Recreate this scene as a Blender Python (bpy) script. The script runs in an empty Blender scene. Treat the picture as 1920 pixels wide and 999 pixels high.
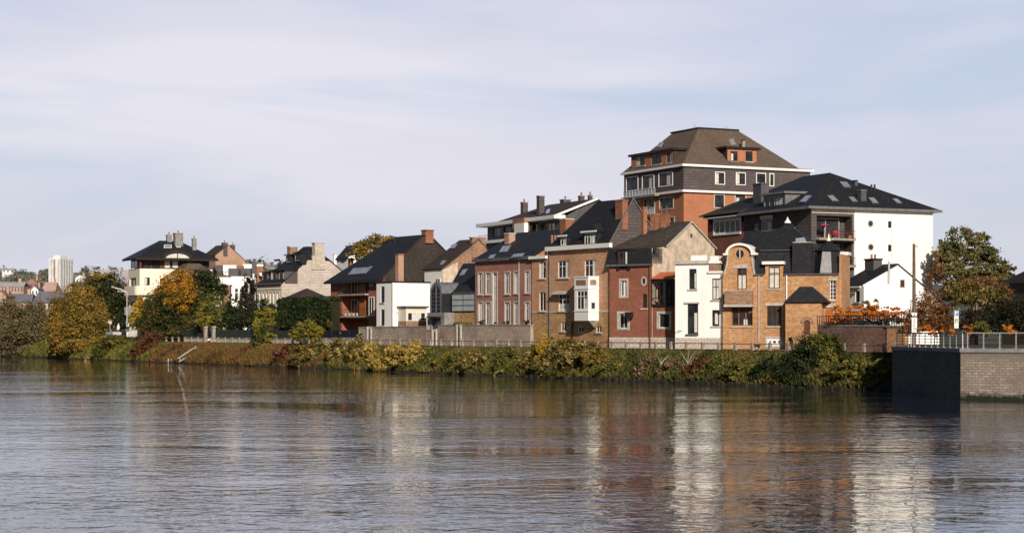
import bpy, math, random
import numpy as np
from mathutils import Vector, noise as mnoise
random.seed(7)
rng = np.random.default_rng(7)
C = bpy.context.scene.collection
# ---------------------------------------------------------------- camera model (survey of the photo)
F, CX, HY, HC = 3400.0, 960.0, 616.0, 6.2
GZ = 3.75                       # level of the riverside path
D = (-.555, .832); N = (.832, .555)      # along the bank (away, to the left) / inland
CW = 131.5
def ray(px): return ((px-CX)/F, 1.0)
def at(px, Y): return ((px-CX)/F*Y, Y)
def zz(py, Y): return HC-(py-HY)/F*Y
def yoff(px, o): return (CW+o)/(ray(px)[0]*N[0]+N[1])
def bank(px, o): return at(px, yoff(px, o))

# ---------------------------------------------------------------- objects
def tag(o, label=None, cat=None, group=None, kind=None):
    if label: o['label'] = label
    if cat: o['category'] = cat
    if group: o['group'] = group
    if kind: o['kind'] = kind
    return o
def empty(name, loc, label, cat, group=None):
    o = bpy.data.objects.new(name, None); C.objects.link(o)
    o.location = loc; o.empty_display_size = .5
    return tag(o, label, cat, group)
def rootloc(p):
    while p is not None and p.parent is not None: p = p.parent
    return Vector(p.location) if p is not None else Vector((0, 0, 0))
class MB:
    def __init__(s): s.v = []; s.f = []
    def poly(s, pts):
        i = len(s.v); s.v += [tuple(p) for p in pts]; s.f.append(tuple(range(i, i+len(pts))))
    def hexa(s, p):      # 8 pts: bottom 4 ccw, top 4
        i = len(s.v); s.v += [tuple(q) for q in p]
        for q in ((3, 2, 1, 0), (4, 5, 6, 7), (0, 1, 5, 4), (1, 2, 6, 5), (2, 3, 7, 6), (3, 0, 4, 7)):
            s.f.append(tuple(i+k for k in q))
    def slab(s, pts, t):  # polygon thickened downwards along its normal
        P = [Vector(p) for p in pts]
        n = nrm(P)
        if n.z < 0: P.reverse(); n = -n
        Q = [p-n*t for p in P]
        s.poly(P); s.poly(Q[::-1])
        for k in range(len(P)):
            j = (k+1) % len(P); s.poly([P[k], Q[k], Q[j], P[j]])
    def wbox(s, c, sx, sy, sz, d=(1, 0)):   # box: base centre c, horizontal dir d
        n = (-d[1], d[0]); pts = []
        for z in (0, sz):
            for a, b in ((-1, -1), (1, -1), (1, 1), (-1, 1)):
                pts.append((c[0]+d[0]*a*sx/2+n[0]*b*sy/2, c[1]+d[1]*a*sx/2+n[1]*b*sy/2, c[2]+z))
        s.hexa(pts)
    def tube(s, pts, rad, seg=8):
        P = [Vector(p) for p in pts]; R = rad if isinstance(rad, (list, tuple)) else [rad]*len(P)
        base = len(s.v)
        for k, p in enumerate(P):
            t = (P[min(k+1, len(P)-1)]-P[max(k-1, 0)]).normalized()
            a = t.cross(Vector((.13, .98, .1))) if abs(t.y) < .9 else t.cross(Vector((1, 0, 0)))
            a.normalize(); b = t.cross(a)
            for q in range(seg):
                an = 2*math.pi*q/seg
                s.v.append(tuple(p+(a*math.cos(an)+b*math.sin(an))*R[k]))
        for k in range(len(P)-1):
            for q in range(seg):
                s.f.append((base+k*seg+q, base+k*seg+(q+1) % seg, base+(k+1)*seg+(q+1) % seg, base+(k+1)*seg+q))
        s.f.append(tuple(base+q for q in range(seg))[::-1])
        s.f.append(tuple(base+(len(P)-1)*seg+q for q in range(seg)))
    def ball(s, c, r, sz=1.0, seg=10, rings=6):
        pts = [(c[0], c[1], c[2]+r*sz*math.cos(math.pi*k/rings)) for k in range(rings+1)]
        base = len(s.v)
        for k in range(rings+1):
            th = math.pi*k/rings
            for q in range(seg):
                a = 2*math.pi*q/seg
                rr = max(r*math.sin(th), .001)
                s.v.append((c[0]+rr*math.cos(a), c[1]+rr*math.sin(a), pts[k][2]))
        for k in range(rings):
            for q in range(seg):
                s.f.append((base+k*seg+q, base+(k+1)*seg+q, base+(k+1)*seg+(q+1) % seg, base+k*seg+(q+1) % seg))
    def build(s, name, m, parent=None, label=None, kind=None, smooth=False):
        L = rootloc(parent)
        me = bpy.data.meshes.new(name)
        W = [Vector(p) for p in s.v]
        me.from_pydata([tuple(p-L) for p in W], [], s.f)
        uv = me.uv_layers.new(name='UVMap')
        for p in me.polygons:
            n = p.normal
            if abs(n.z) > .95: t = Vector((1, 0, 0)); b = Vector((0, 1, 0))
            else:
                t = Vector((-n.y, n.x, 0)).normalized(); b = n.cross(t)
            for li in p.loop_indices:
                q = W[me.loops[li].vertex_index]
                uv.data[li].uv = (q.dot(t), q.dot(b))
            p.use_smooth = smooth
        me.materials.append(m)
        o = bpy.data.objects.new(name, me); C.objects.link(o)
        if parent is not None: o.parent = parent
        if label: o['label'] = label
        if kind: o['kind'] = kind
        return o
def nrm(P):
    n = Vector((0, 0, 0))
    for k in range(len(P)):
        a, b = P[k], P[(k+1) % len(P)]
        n += Vector(((a.y-b.y)*(a.z+b.z), (a.z-b.z)*(a.x+b.x), (a.x-b.x)*(a.y+b.y)))
    return n.normalized()

# ---------------------------------------------------------------- materials
def nt(name):
    m = bpy.data.materials.new(name); m.use_nodes = True
    return m, m.node_tree.nodes, m.node_tree.links, m.node_tree.nodes['Principled BSDF']
def rgb(c): return (c[0], c[1], c[2], 1)
def mul(c, k): return tuple(x*k for x in c)
def noisemix(n, l, vec, scale, c_in, dark, amt, detail=4, lo=.35, hi=.65):
    tx = n.new('ShaderNodeTexNoise'); tx.inputs['Scale'].default_value = scale; tx.inputs['Detail'].default_value = detail
    l.new(vec, tx.inputs['Vector'])
    mr = n.new('ShaderNodeMapRange'); mr.inputs[1].default_value = lo; mr.inputs[2].default_value = hi; mr.inputs[3].default_value = 0; mr.inputs[4].default_value = amt
    l.new(tx.outputs['Fac'], mr.inputs[0])
    mx = n.new('ShaderNodeMix'); mx.data_type = 'RGBA'
    l.new(mr.outputs[0], mx.inputs[0])
    if isinstance(c_in, tuple): mx.inputs[6].default_value = rgb(c_in)
    else: l.new(c_in, mx.inputs[6])
    mx.inputs[7].default_value = rgb(dark)
    return mx.outputs[2], tx
def plain(name, c, rough=.7, var=.25, scale=1.5, streak=False, spec=.3, metal=0):
    m, n, l, b = nt(name)
    tc = n.new('ShaderNodeTexCoord')
    vec = tc.outputs['Object']
    o, _ = noisemix(n, l, vec, scale, c, mul(c, 1-var), 1, 5)
    if streak:
        mp = n.new('ShaderNodeMapping'); mp.inputs['Scale'].default_value = (1, 1, .12); l.new(vec, mp.inputs[0])
        o, _ = noisemix(n, l, mp.outputs[0], 1.3, o, mul(c, .6), .3, 4, .5, .78)
    l.new(o, b.inputs['Base Color']); b.inputs['Roughness'].default_value = rough
    b.inputs['Specular IOR Level'].default_value = spec; b.inputs['Metallic'].default_value = metal
    return m
def brick(name, c1, c2, mortar, w=.42, h=.15, ms=.02, var=.35, rough=.85, bump=.25, stain=.5, tide=False):
    m, n, l, b = nt(name)
    uv = n.new('ShaderNodeUVMap')
    br = n.new('ShaderNodeTexBrick')
    br.inputs['Scale'].default_value = 1; br.inputs['Brick Width'].default_value = w; br.inputs['Row Height'].default_value = h
    br.inputs['Mortar Size'].default_value = ms; br.inputs['Color1'].default_value = rgb(c1); br.inputs['Color2'].default_value = rgb(c2)
    br.inputs['Mortar'].default_value = rgb(mortar); br.inputs['Bias'].default_value = 0
    l.new(uv.outputs[0], br.inputs['Vector'])
    o, tx = noisemix(n, l, uv.outputs[0], 2.6, br.outputs['Color'], mul(c1, .45), var, 6)
    o, _ = noisemix(n, l, uv.outputs[0], .28, o, mul(c2, .5), stain, 5, .42, .75)
    if tide:   # wet, algae-dark foot and drip-stained head of the masonry
        g = n.new('ShaderNodeNewGeometry'); sx = n.new('ShaderNodeSeparateXYZ'); l.new(g.outputs['Position'], sx.inputs[0])
        ad = n.new('ShaderNodeMath'); ad.operation = 'MULTIPLY_ADD'; ad.inputs[1].default_value = -1.2; l.new(tx.outputs['Fac'], ad.inputs[0]); l.new(sx.outputs['Z'], ad.inputs[2])
        for lo, hi, c in ((.1, -.35, (.02, .022, .014)), (2.4, 3.6, mul(c2, .55))):
            mr = n.new('ShaderNodeMapRange'); mr.inputs[1].default_value = lo; mr.inputs[2].default_value = hi; l.new(ad.outputs[0], mr.inputs[0])
            mx = n.new('ShaderNodeMix'); mx.data_type = 'RGBA'; l.new(mr.outputs[0], mx.inputs[0]); l.new(o, mx.inputs[6]); mx.inputs[7].default_value = rgb(c); o = mx.outputs[2]
    l.new(o, b.inputs['Base Color']); b.inputs['Roughness'].default_value = rough; b.inputs['Specular IOR Level'].default_value = .2
    bp = n.new('ShaderNodeBump'); bp.inputs['Strength'].default_value = bump; bp.inputs['Distance'].default_value = .05
    l.new(tx.outputs['Fac'], bp.inputs['Height']); l.new(bp.outputs[0], b.inputs['Normal'])
    return m
def leafmat(name, cols, nscale=.45, trans=.25):
    m, n, l, b = nt(name)
    ge = n.new('ShaderNodeNewGeometry'); tc = n.new('ShaderNodeTexCoord')
    tx = n.new('ShaderNodeTexNoise'); tx.inputs['Scale'].default_value = nscale; tx.inputs['Detail'].default_value = 3
    l.new(tc.outputs['Object'], tx.inputs['Vector'])
    a = n.new('ShaderNodeMath'); a.operation = 'MULTIPLY_ADD'; a.inputs[1].default_value = .42; a.inputs[2].default_value = -.2
    l.new(ge.outputs['Random Per Island'], a.inputs[0])
    mr = n.new('ShaderNodeMapRange'); mr.inputs[1].default_value = .3; mr.inputs[2].default_value = .7
    l.new(tx.outputs['Fac'], mr.inputs[0])
    s = n.new('ShaderNodeMath'); s.operation = 'ADD'; s.use_clamp = True
    l.new(mr.outputs[0], s.inputs[0]); l.new(a.outputs[0], s.inputs[1])
    cr = n.new('ShaderNodeValToRGB'); e = cr.color_ramp.elements
    for k, c in enumerate(cols):
        p = k/(len(cols)-1)
        if k == 0: e[0].position = 0; e[0].color = rgb(c)
        elif k == len(cols)-1: e[-1].position = 1; e[-1].color = rgb(c)
        else:
            q = e.new(p); q.color = rgb(c)
    l.new(s.outputs[0], cr.inputs[0])
    l.new(cr.outputs[0], b.inputs['Base Color']); b.inputs['Roughness'].default_value = .65; b.inputs['Specular IOR Level'].default_value = .25
    tr = n.new('ShaderNodeBsdfTranslucent'); l.new(cr.outputs[0], tr.inputs[0])
    mx = n.new('ShaderNodeMixShader'); mx.inputs[0].default_value = trans
    l.new(b.outputs[0], mx.inputs[1]); l.new(tr.outputs[0], mx.inputs[2])
    l.new(mx.outputs[0], n['Material Output'].inputs[0])
    return m
def glassmat(name, c, rough=.06):
    m, n, l, b = nt(name)
    tc = n.new('ShaderNodeTexCoord')
    o, tx = noisemix(n, l, tc.outputs['Object'], .9, c, mul(c, 3.2), 1, 2)
    l.new(o, b.inputs['Base Color']); b.inputs['Roughness'].default_value = rough; b.inputs['Specular IOR Level'].default_value = .35
    return m
class MD(dict):
    def __missing__(s, k):
        if isinstance(k, bpy.types.Material): return k
        raise KeyError(k)
M = MD()
M['gold'] = brick('yellow_brick', (.74, .41, .24), (.53, .255, .14), (.54, .37, .26), w=.5, h=.19, ms=.03, var=.55)
M['goldstone'] = brick('yellow_rubble', (.70, .43, .19), (.36, .19, .08), (.42, .29, .17), w=.7, h=.28, ms=.035, var=.6)
M['villa'] = brick('amber_brick', (.64, .345, .155), (.42, .19, .08), (.54, .37, .23), w=.5, h=.2, ms=.03, var=.6)
M['red'] = brick('red_brick', (.34, .12, .075), (.24, .08, .05), (.28, .15, .1), var=.4)
M['pink'] = brick('pink_brick', (.44, .19, .14), (.33, .135, .098), (.42, .26, .21), var=.4)
M['orange'] = brick('orange_brick', (.47, .19, .1), (.4, .155, .075), (.4, .19, .12), var=.25, stain=.3)
M['brown'] = brick('brown_red_brick', (.38, .135, .095), (.29, .1, .065), (.3, .17, .12), var=.4)
M['chim'] = brick('chimney_brick', (.42, .15, .07), (.25, .09, .05), (.32, .2, .14), w=.35, h=.16, ms=.03, var=.65)
M['oldbrick'] = brick('old_brick', (.42, .23, .14), (.25, .12, .075), (.35, .27, .2), w=.45, h=.2, ms=.035, var=.65)
M['salmon'] = brick('salmon_brick', (.5, .29, .2), (.4, .22, .15), (.45, .33, .26), var=.3)
M['stone'] = brick('rubble_stone', (.74, .6, .49), (.27, .2, .155), (.44, .35, .28), w=.42, h=.24, ms=.06, var=1.0, bump=1.0, stain=.7)
M['palestone'] = brick('pale_limestone', (.66, .59, .5), (.5, .42, .34), (.5, .44, .37), w=.8, h=.3, ms=.03, var=.45, stain=.35)
M['whitestone'] = brick('whitewashed_stone', (.78, .7, .63), (.6, .5, .44), (.36, .29, .25), w=.8, h=.3, ms=.05, var=.6, stain=.5)
M['quay'] = brick('quay_stone', (.52, .44, .38), (.3, .24, .2), (.12, .1, .085), w=.62, h=.24, ms=.03, var=.9, bump=1.0, stain=.85, tide=True)
M['gardenbrick'] = brick('garden_brick', (.26, .13, .095), (.17, .08, .06), (.3, .25, .21), w=.5, h=.2, ms=.03, var=.7, stain=.8)
M['slate'] = brick('dark_slate', (.034, .035, .041), (.019, .02, .025), (.009, .009, .011), w=.5, h=.34, ms=.035, var=.75, rough=.6, bump=.5, stain=.45)
M['slatewall'] = brick('slate_hung', (.135, .112, .112), (.1, .083, .083), (.06, .05, .05), w=.9, h=.42, ms=.04, var=.5, rough=.8, stain=.4)
M['slateb'] = brick('brown_slate', (.075, .058, .05), (.05, .04, .036), (.03, .024, .022), w=.5, h=.3, ms=.03, var=.6, rough=.85, stain=.5)
M['tilebrown'] = brick('weathered_tile', (.2, .148, .115), (.135, .1, .078), (.07, .052, .043), w=.5, h=.36, ms=.05, var=.55, rough=.9, stain=.5)
M['tilelichen'] = brick('lichen_tile', (.085, .072, .064), (.045, .04, .038), (.02, .018, .018), w=.5, h=.36, ms=.04, var=.9, rough=.9, stain=.6)
M['white'] = plain('white_render', (.88, .865, .84), .8, .06, .5, True)
M['offwhite'] = plain('off_white_render', (.88, .845, .79), .8, .06, .4, True)
M['trim'] = plain('white_paint', (.8, .79, .77), .5, .06)
M['cream'] = plain('cream_render', (.82, .76, .63), .8, .1, .4, True)
M['creamgable'] = plain('flaked_cream_render', (.66, .54, .42), .85, .35, 1.2, True)
M['panelcream'] = plain('cream_panel', (.72, .64, .52), .8, .1)
M['stonetrim'] = plain('grey_stone_trim', (.5, .46, .41), .8, .25)
M['greystone'] = plain('grey_limestone', (.27, .26, .26), .8, .35)
M['concrete'] = plain('concrete', (.36, .31, .26), .85, .4, 2)
M['lead'] = plain('lead_sheet', (.34, .33, .34), .6, .3, 2)
M['dark'] = plain('dark_metal', (.02, .02, .023), .5, .3)
M['gutter'] = plain('zinc_gutter', (.12, .12, .13), .5, .3)
M['zinc'] = plain('zinc_sheet', (.22, .22, .24), .45, .3, metal=.3)
M['steel'] = plain('galvanised_steel', (.5, .5, .5), .4, .2, metal=.3)
M['wood'] = plain('brown_wood', (.13, .055, .025), .6, .4, 6)
M['orangewood'] = plain('orange_wood', (.42, .13, .03), .6, .35, 5)
M['awning'] = plain('orange_canvas', (.46, .13, .05), .8, .15)
M['canvas'] = plain('grey_canvas', (.42, .4, .38), .9, .2)
M['pole'] = plain('weathered_pole', (.16, .11, .08), .9, .4, 5)
M['darkgrey'] = plain('anthracite_cladding', (.09, .088, .098), .7, .25)
M['bluefence'] = plain('navy_fence', (.012, .016, .03), .6, .3)
M['greenfence'] = plain('green_fence', (.035, .05, .04), .7, .3)
M['glass'] = glassmat('window_glass', (.012, .013, .016))
M['glasspale'] = glassmat('reflecting_glass', (.1, .115, .14), .12)
M['frosted'] = plain('frosted_glass', (.42, .47, .49), .25, .15, .6)
M['skyglass'] = plain('skylight_glass', (.3, .33, .38), .15, .3, .6, spec=.8)
M['curtain'] = plain('white_curtain', (.66, .63, .58), .9, .25, 3)
M['blind'] = plain('dark_blind', (.03, .022, .02), .8, .3)
M['asphalt'] = plain('path_asphalt', (.17, .135, .115), .95, .35, 1.2)
M['land'] = plain('ground_earth', (.07, .07, .035), .95, .5, .2)
M['bark'] = plain('bark', (.07, .05, .038), .95, .5, 4)
M['palebark'] = plain('pale_bark', (.34, .29, .24), .95, .3, 4)
M['pinkfl'] = plain('pink_flowers', (.6, .06, .16), .8, .5, 8)
M['redcloth'] = plain('red_cloth', (.55, .03, .06), .8, .2)
M['yellowpl'] = plain('yellow_plastic', (.6, .38, .05), .5, .2)

# ---------------------------------------------------------------- building frame
class Bld:
    def __init__(s, name, label, px, Y0, vpl, cat='house', group=None, gz=GZ):
        s.P0 = at(px, Y0); k = math.hypot((vpl-CX)/F, 1)
        s.d = ((vpl-CX)/F/k, 1/k); s.n = (s.d[1], -s.d[0]); s.gz = gz
        s.e = empty(name, (s.P0[0], s.P0[1], gz), label, cat, group)
    def P(s, u, v, z): return Vector((s.P0[0]+u*s.d[0]+v*s.n[0], s.P0[1]+u*s.d[1]+v*s.n[1], z))
    def _s(s, px, py, o, d):
        rx = ray(px)[0]      # o + a d = t (rx,1)
        a = (rx*o[1]-o[0])/(d[0]-rx*d[1]); Y = o[1]+a*d[1]
        return a, zz(py, Y)
    def fu(s, px, py, v=0): return s._s(px, py, (s.P0[0]+v*s.n[0], s.P0[1]+v*s.n[1]), s.d)
    def gv(s, px, py, u=0): return s._s(px, py, (s.P0[0]+u*s.d[0], s.P0[1]+u*s.d[1]), s.n)
    def Y(s, u, v): return s.P(u, v, 0).y
    def box(s, mb, u0, u1, v0, v1, z0, z1):
        mb.hexa([s.P(*q) for q in ((u0, v0, z0), (u1, v0, z0), (u1, v1, z0), (u0, v1, z0), (u0, v0, z1), (u1, v0, z1), (u1, v1, z1), (u0, v1, z1))])
    def slab(s, mb, pts, t=.18): mb.slab([s.P(*p) for p in pts], t)
    def rect(s, side, x0, y0, x1, y1, off=0):
        """pixel rectangle -> (a0,a1,z0,z1) on the front (F) or right end (G)"""
        ym = (y0+y1)/2; f = (lambda x, y: s.fu(x, y, off)) if side == 'F' else (lambda x, y: s.gv(x, y, off))
        a, b = f(x0, ym)[0], f(x1, ym)[0]; xm = (x0+x1)/2
        z1 = f(xm, y0)[1]; z0 = f(xm, y1)[1]
        return min(a, b), max(a, b), z0, z1
    def T(s, side, off=0):
        if side == 'F': return lambda a, o, z: s.P(a, off-o, z)
        return lambda a, o, z: s.P(off-o, a, z)
def tbox(mb, T, a0, a1, o0, o1, z0, z1):
    mb.hexa([T(*q) for q in ((a0, o0, z0), (a1, o0, z0), (a1, o1, z0), (a0, o1, z0), (a0, o0, z1), (a1, o0, z1), (a1, o1, z1), (a0, o1, z1))])
def wallgrid(mb, T, a0, a1, z0, z1, holes, dep=.2):
    A = sorted({a0, a1, *[h[0] for h in holes], *[h[1] for h in holes]}); Z = sorted({z0, z1, *[h[2] for h in holes], *[h[3] for h in holes]})
    A = [a for a in A if a0-1e-6 <= a <= a1+1e-6]; Z = [z for z in Z if z0-1e-6 <= z <= z1+1e-6]
    for i in range(len(A)-1):
        for j in range(len(Z)-1):
            am, zm = (A[i]+A[i+1])/2, (Z[j]+Z[j+1])/2
            if any(h[0] < am < h[1] and h[2] < zm < h[3] for h in holes): continue
            mb.poly([T(A[i], 0, Z[j]), T(A[i+1], 0, Z[j]), T(A[i+1], 0, Z[j+1]), T(A[i], 0, Z[j+1])])
    for a, b, c, e in holes:
        for q in (((a, c), (b, c)), ((b, c), (b, e)), ((b, e), (a, e)), ((a, e), (a, c))):
            (p, r), (p2, r2) = q
            mb.poly([T(p, 0, r), T(p2, 0, r2), T(p2, -dep, r2), T(p, -dep, r)])
CURT = [None, None, (0, .42, 0, 1), (.6, 1, 0, 1), (0, 1, .0, .35), (0, .3, 0, 1), (.1, .45, 0, .8), None]
def window(b, T, r, fm, rec=.15, nv=1, nh=0, ft=.09, sill=None, sur=None, sw=.18, lintel=None, curt='r', glass='glass', name='window', hfr=.7, parent=None, cm='curtain'):
    a0, a1, z0, z1 = r; par = parent or b.e
    o0 = -rec if rec > 0 else .012
    mb = MB()
    for q in ((a0, a0+ft, z0, z1), (a1-ft, a1, z0, z1), (a0+ft, a1-ft, z0, z0+ft), (a0+ft, a1-ft, z1-ft, z1)): tbox(mb, T, q[0], q[1], o0, o0+.07, q[2], q[3])
    for k in range(nv):
        c = a0+(a1-a0)*(k+1)/(nv+1); tbox(mb, T, c-ft*.45, c+ft*.45, o0+.002, o0+.066, z0+ft, z1-ft)
    for k in range(nh):
        c = z0+(z1-z0)*(hfr if nh == 1 else (k+1)/(nh+1)); tbox(mb, T, a0+ft, a1-ft, o0+.004, o0+.062, c-ft*.4, c+ft*.4)
    w = mb.build(name, fm, par)
    g = MB(); g.poly([T(a0+.01, o0+.03, z0+.01), T(a1-.01, o0+.03, z0+.01), T(a1-.01, o0+.03, z1-.01), T(a0+.01, o0+.03, z1-.01)])
    g.build('pane', M[glass], w)
    if curt == 'r': curt = random.choice(CURT)
    if curt:
        x0, x1, y0, y1 = curt
        g = MB(); p0 = a0+(a1-a0)*x0+.03; p1 = a0+(a1-a0)*x1-.03; q0 = z0+(z1-z0)*y0+.03; q1 = z0+(z1-z0)*y1-.03
        g.poly([T(p0, o0+.037, q0), T(p1, o0+.037, q0), T(p1, o0+.037, q1), T(p0, o0+.037, q1)]); g.build('curtain', M[cm], w)
    if sill:
        g = MB(); tbox(g, T, a0-.15, a1+.15, .003, .16, z0-.17, z0-.004); g.build('sill', sill, w)
    if sur:
        g = MB()
        for q in ((a0-sw, a0-.003, z0, z1+sw), (a1+.003, a1+sw, z0, z1+sw), (a0-.003, a1+.003, z1+.003, z1+sw), (a0-sw, a1+sw, z0-sw*.9, z0-.005)): tbox(g, T, q[0], q[1], .004, .06, q[2], q[3])
        g.build('surround', sur, w)
    if lintel:
        g = MB(); tbox(g, T, a0-.22, a1+.22, .004, .07, z1+.01, z1+.34); g.build('lintel', lintel, w)
    return w
def gable_house(b, side_len, depth, ze, zr, vr, wm, rm, holesF=(), holesG=(), z0=None, zb=None, hipL=0, over=.35, lap=.25, gm=None):
    """plain house: front at v=0, gable on u=0, ridge at vr. returns wall, roof, slope plane"""
    z0 = b.gz-.3 if z0 is None else z0; zb = ze if zb is None else zb
    mb = MB()
    wallgrid(mb, b.T('F'), 0, side_len, z0, ze, list(holesF))
    g = MB() if gm else mb
    zlow = min(ze, zb)
    wallgrid(g, b.T('G'), 0, depth, z0, zlow, list(holesG))
    g.poly([b.P(0, 0, zlow), b.P(0, depth, zlow), b.P(0, depth, zb), b.P(0, vr, zr-.05), b.P(0, 0, ze)])
    for q in ([(side_len, depth, z0), (side_len, 0, z0), (side_len, 0, ze)] + ([(side_len, vr, zr-.05)] if not hipL else []) + [(side_len, depth, zb)], [(0, depth, z0), (side_len, depth, z0), (side_len, depth, zb), (0, depth, zb)]):
        mb.poly([b.P(*p) for p in q])
    w = mb.build('wall', wm, b.e)
    if gm: g.build('gable_wall', gm, b.e)
    sl = (zr-ze)/vr; sb = (zr-zb)/(depth-vr)
    r = MB(); t = .16; ul = side_len+lap; ur = side_len-hipL if hipL else ul
    b.slab(r, [(-lap, -over, ze-over*sl+t), (ul, -over, ze-over*sl+t), (ur, vr, zr+t), (-lap, vr, zr+t)], t)
    b.slab(r, [(-lap, vr, zr+t), (ur, vr, zr+t), (ul, depth+over, zb-over*sb+t), (-lap, depth+over, zb-over*sb+t)], t)
    if hipL: b.slab(r, [(ul, -over, ze-over*sl+t), (ul, depth+over, zb-over*sb+t), (ur, vr, zr+t)], t)
    ro = r.build('roof', rm, b.e)
    pl = (b.P(0, 0, ze+t), b.P(1, 0, ze+t), b.P(0, vr, zr+t))
    return w, ro, pl
def onplane(px, py, pl):
    a, b_, c = pl; n = (b_-a).cross(c-a)
    o = Vector((0, 0, HC)); r = Vector((ray(px)[0], 1, -(py-HY)/F))
    return o+r*((a-o).dot(n)/r.dot(n)), (n if n.z > 0 else -n).normalized()
def skylight(roof, pl, quad, fm='zinc', gm='skyglass', div=1):
    P = [onplane(x, y, pl) for x, y in quad]; n = P[0][1]; P = [p[0] for p in P]
    c = sum(P, Vector())/4
    m = MB(); m.slab([p+n*.09 for p in P], .12); w = m.build('skylight', M[fm], roof)
    g = MB()
    for k in range(div):
        f0, f1 = k/div, (k+1)/div
        Q = [P[0].lerp(P[1], f0), P[0].lerp(P[1], f1), P[3].lerp(P[2], f1), P[3].lerp(P[2], f0)]
        cc = sum(Q, Vector())/4
        g.poly([cc+(p-cc)*.86+n*.1 for p in Q])
    if nrm([Vector(v) for v in g.v[:4]]).z < 0: g.f = [f[::-1] for f in g.f]
    g.build('pane', M[gm], w)
def chimney(b, roof, x0, x1, yt, yb, Y, m='chim', cap='greystone', pots=0, aspect=1.0, capt=.18):
    s = F/Y; a = (x1-x0)/s/(abs(b.d[0])+abs(b.n[0])*aspect); c = at((x0+x1)/2, Y); zt, zb = zz(yt, Y), zz(yb, Y)
    mb = MB(); mb.wbox((c[0], c[1], zb-.8), a, a*aspect, zt-zb+.8-capt, b.d); o = mb.build('chimney', M[m], roof)
    k = MB(); k.wbox((c[0], c[1], zt-capt+.002), a*1.14, a*aspect*1.14, capt, b.d); k.build('chimney_cap', M[cap], o)
    for q in range(pots):
        f = (q+.5)/pots-.5; p = MB(); x, y = c[0]+b.d[0]*a*f*.8, c[1]+b.d[1]*a*f*.8
        p.tube([(x, y, zt), (x, y, zt+.3), (x, y, zt+.55)], [.15, .13, .15], 8); p.build('chimney_pot', M['chim'], o)
    return o
def pipe(b, T, a, z0, z1, m='gutter', r=.06, name='downpipe', o=.09):
    mb = MB(); mb.tube([T(a, o, z0), T(a, o, z1)], r, 6); return mb.build(name, M[m], b.e)
def band(b, T, a0, a1, z0, z1, o, m, name='cornice', parent=None, lab=None):
    mb = MB(); tbox(mb, T, a0, a1, .004, o, z0, z1); return mb.build(name, M[m], parent or b.e)
def dormer(b, roof, x0, y0, x1, y1, vf, dep, fm, wallm, roofm, rt=.16, nv=1, nh=1, hood=.2, cheek=.3, trimm=None, peak=0):
    """box dormer standing on the front slope; its front window fills the pixel rectangle"""
    r = b.rect('F', x0, y0, x1, y1, vf); a0, a1, z0, z1 = r
    mb = MB(); b.box(mb, a0-cheek, a0-.003, vf, vf+dep, z0-.6, z1+.1); b.box(mb, a1+.003, a1+cheek, vf, vf+dep, z0-.6, z1+.1)
    b.box(mb, a0-.003, a1+.003, vf+.25, vf+dep, z0-.6, z1+.1)
    o = mb.build('dormer', M[wallm], roof)
    k = MB()
    if peak:
        um = (a0+a1)/2; zt = z1+.1
        b.slab(k, [(a0-cheek-hood, vf-hood, zt+.06), (um, vf+.4, zt+peak), (um, vf+dep, zt+peak), (a0-cheek-hood, vf+dep, zt+.06)], .1)
        b.slab(k, [(a1+cheek+hood, vf-hood, zt+.06), (um, vf+.4, zt+peak), (um, vf+dep, zt+peak), (a1+cheek+hood, vf+dep, zt+.06)], .1)
        b.slab(k, [(a0-cheek-hood, vf-hood, zt+.06), (a1+cheek+hood, vf-hood, zt+.06), (um, vf+.4, zt+peak)], .1)
    else: b.slab(k, [(a0-cheek-hood, vf-hood, z1+.14+rt), (a1+cheek+hood, vf-hood, z1+.14+rt), (a1+cheek+hood, vf+dep, z1+.2+rt), (a0-cheek-hood, vf+dep, z1+.2+rt)], rt)
    k.build('dormer_roof', M[roofm], o)
    if trimm:
        t = MB(); b.box(t, a0-cheek-hood-.02, a1+cheek+hood+.02, vf-hood-.08, vf-hood-.004, z1+.08, z1+.3); t.build('dormer_cornice', M[trimm], o)
    window(b, b.T('F', vf), r, M[fm], rec=.1, nv=nv, nh=nh, parent=o)
    return o
def railing(b, T, a0, a1, z0, z1, o, m='dark', n=12, parent=None, th=.03):
    mb = MB(); tbox(mb, T, a0, a1, o-.03, o+.03, z1-.06, z1); tbox(mb, T, a0, a1, o-.03, o+.03, z0+.05, z0+.1)
    for k in range(n+1):
        a = a0+(a1-a0)*k/n; tbox(mb, T, a-th/2, a+th/2, o-.012, o+.012, z0, z1-.062)
    return mb.build('railing', M[m], parent or b.e)
WA, WB, WC = .043, .011, .03
SUN_EL, SUN_E = 24, 5.0
# ================================================================ the riverside houses, right to left
W_, S_ = M['trim'], M['stonetrim']
def disc(T, a, z, ra, rz, o, seg=20): return [T(a+ra*math.cos(2*math.pi*k/seg), o, z+rz*math.sin(2*math.pi*k/seg)) for k in range(seg)]
def roundwin(b, T, a, z, ra, rz, sm, name='window', wd=.2, par=None):
    seg = 20; m = MB(); A = disc(T, a, z, ra, rz, .05); B = disc(T, a, z, ra+wd, rz+wd, .05); Cc = disc(T, a, z, ra+wd, rz+wd, -.05); E = disc(T, a, z, ra, rz, .012)
    for k in range(seg):
        j = (k+1) % seg; m.poly([A[k], A[j], B[j], B[k]]); m.poly([B[k], B[j], Cc[j], Cc[k]]); m.poly([A[k], A[j], E[j], E[k]])
    w = m.build(name, sm, par or b.e); g = MB(); g.poly(E); g.build('pane', M['glass'], w); return w

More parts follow.
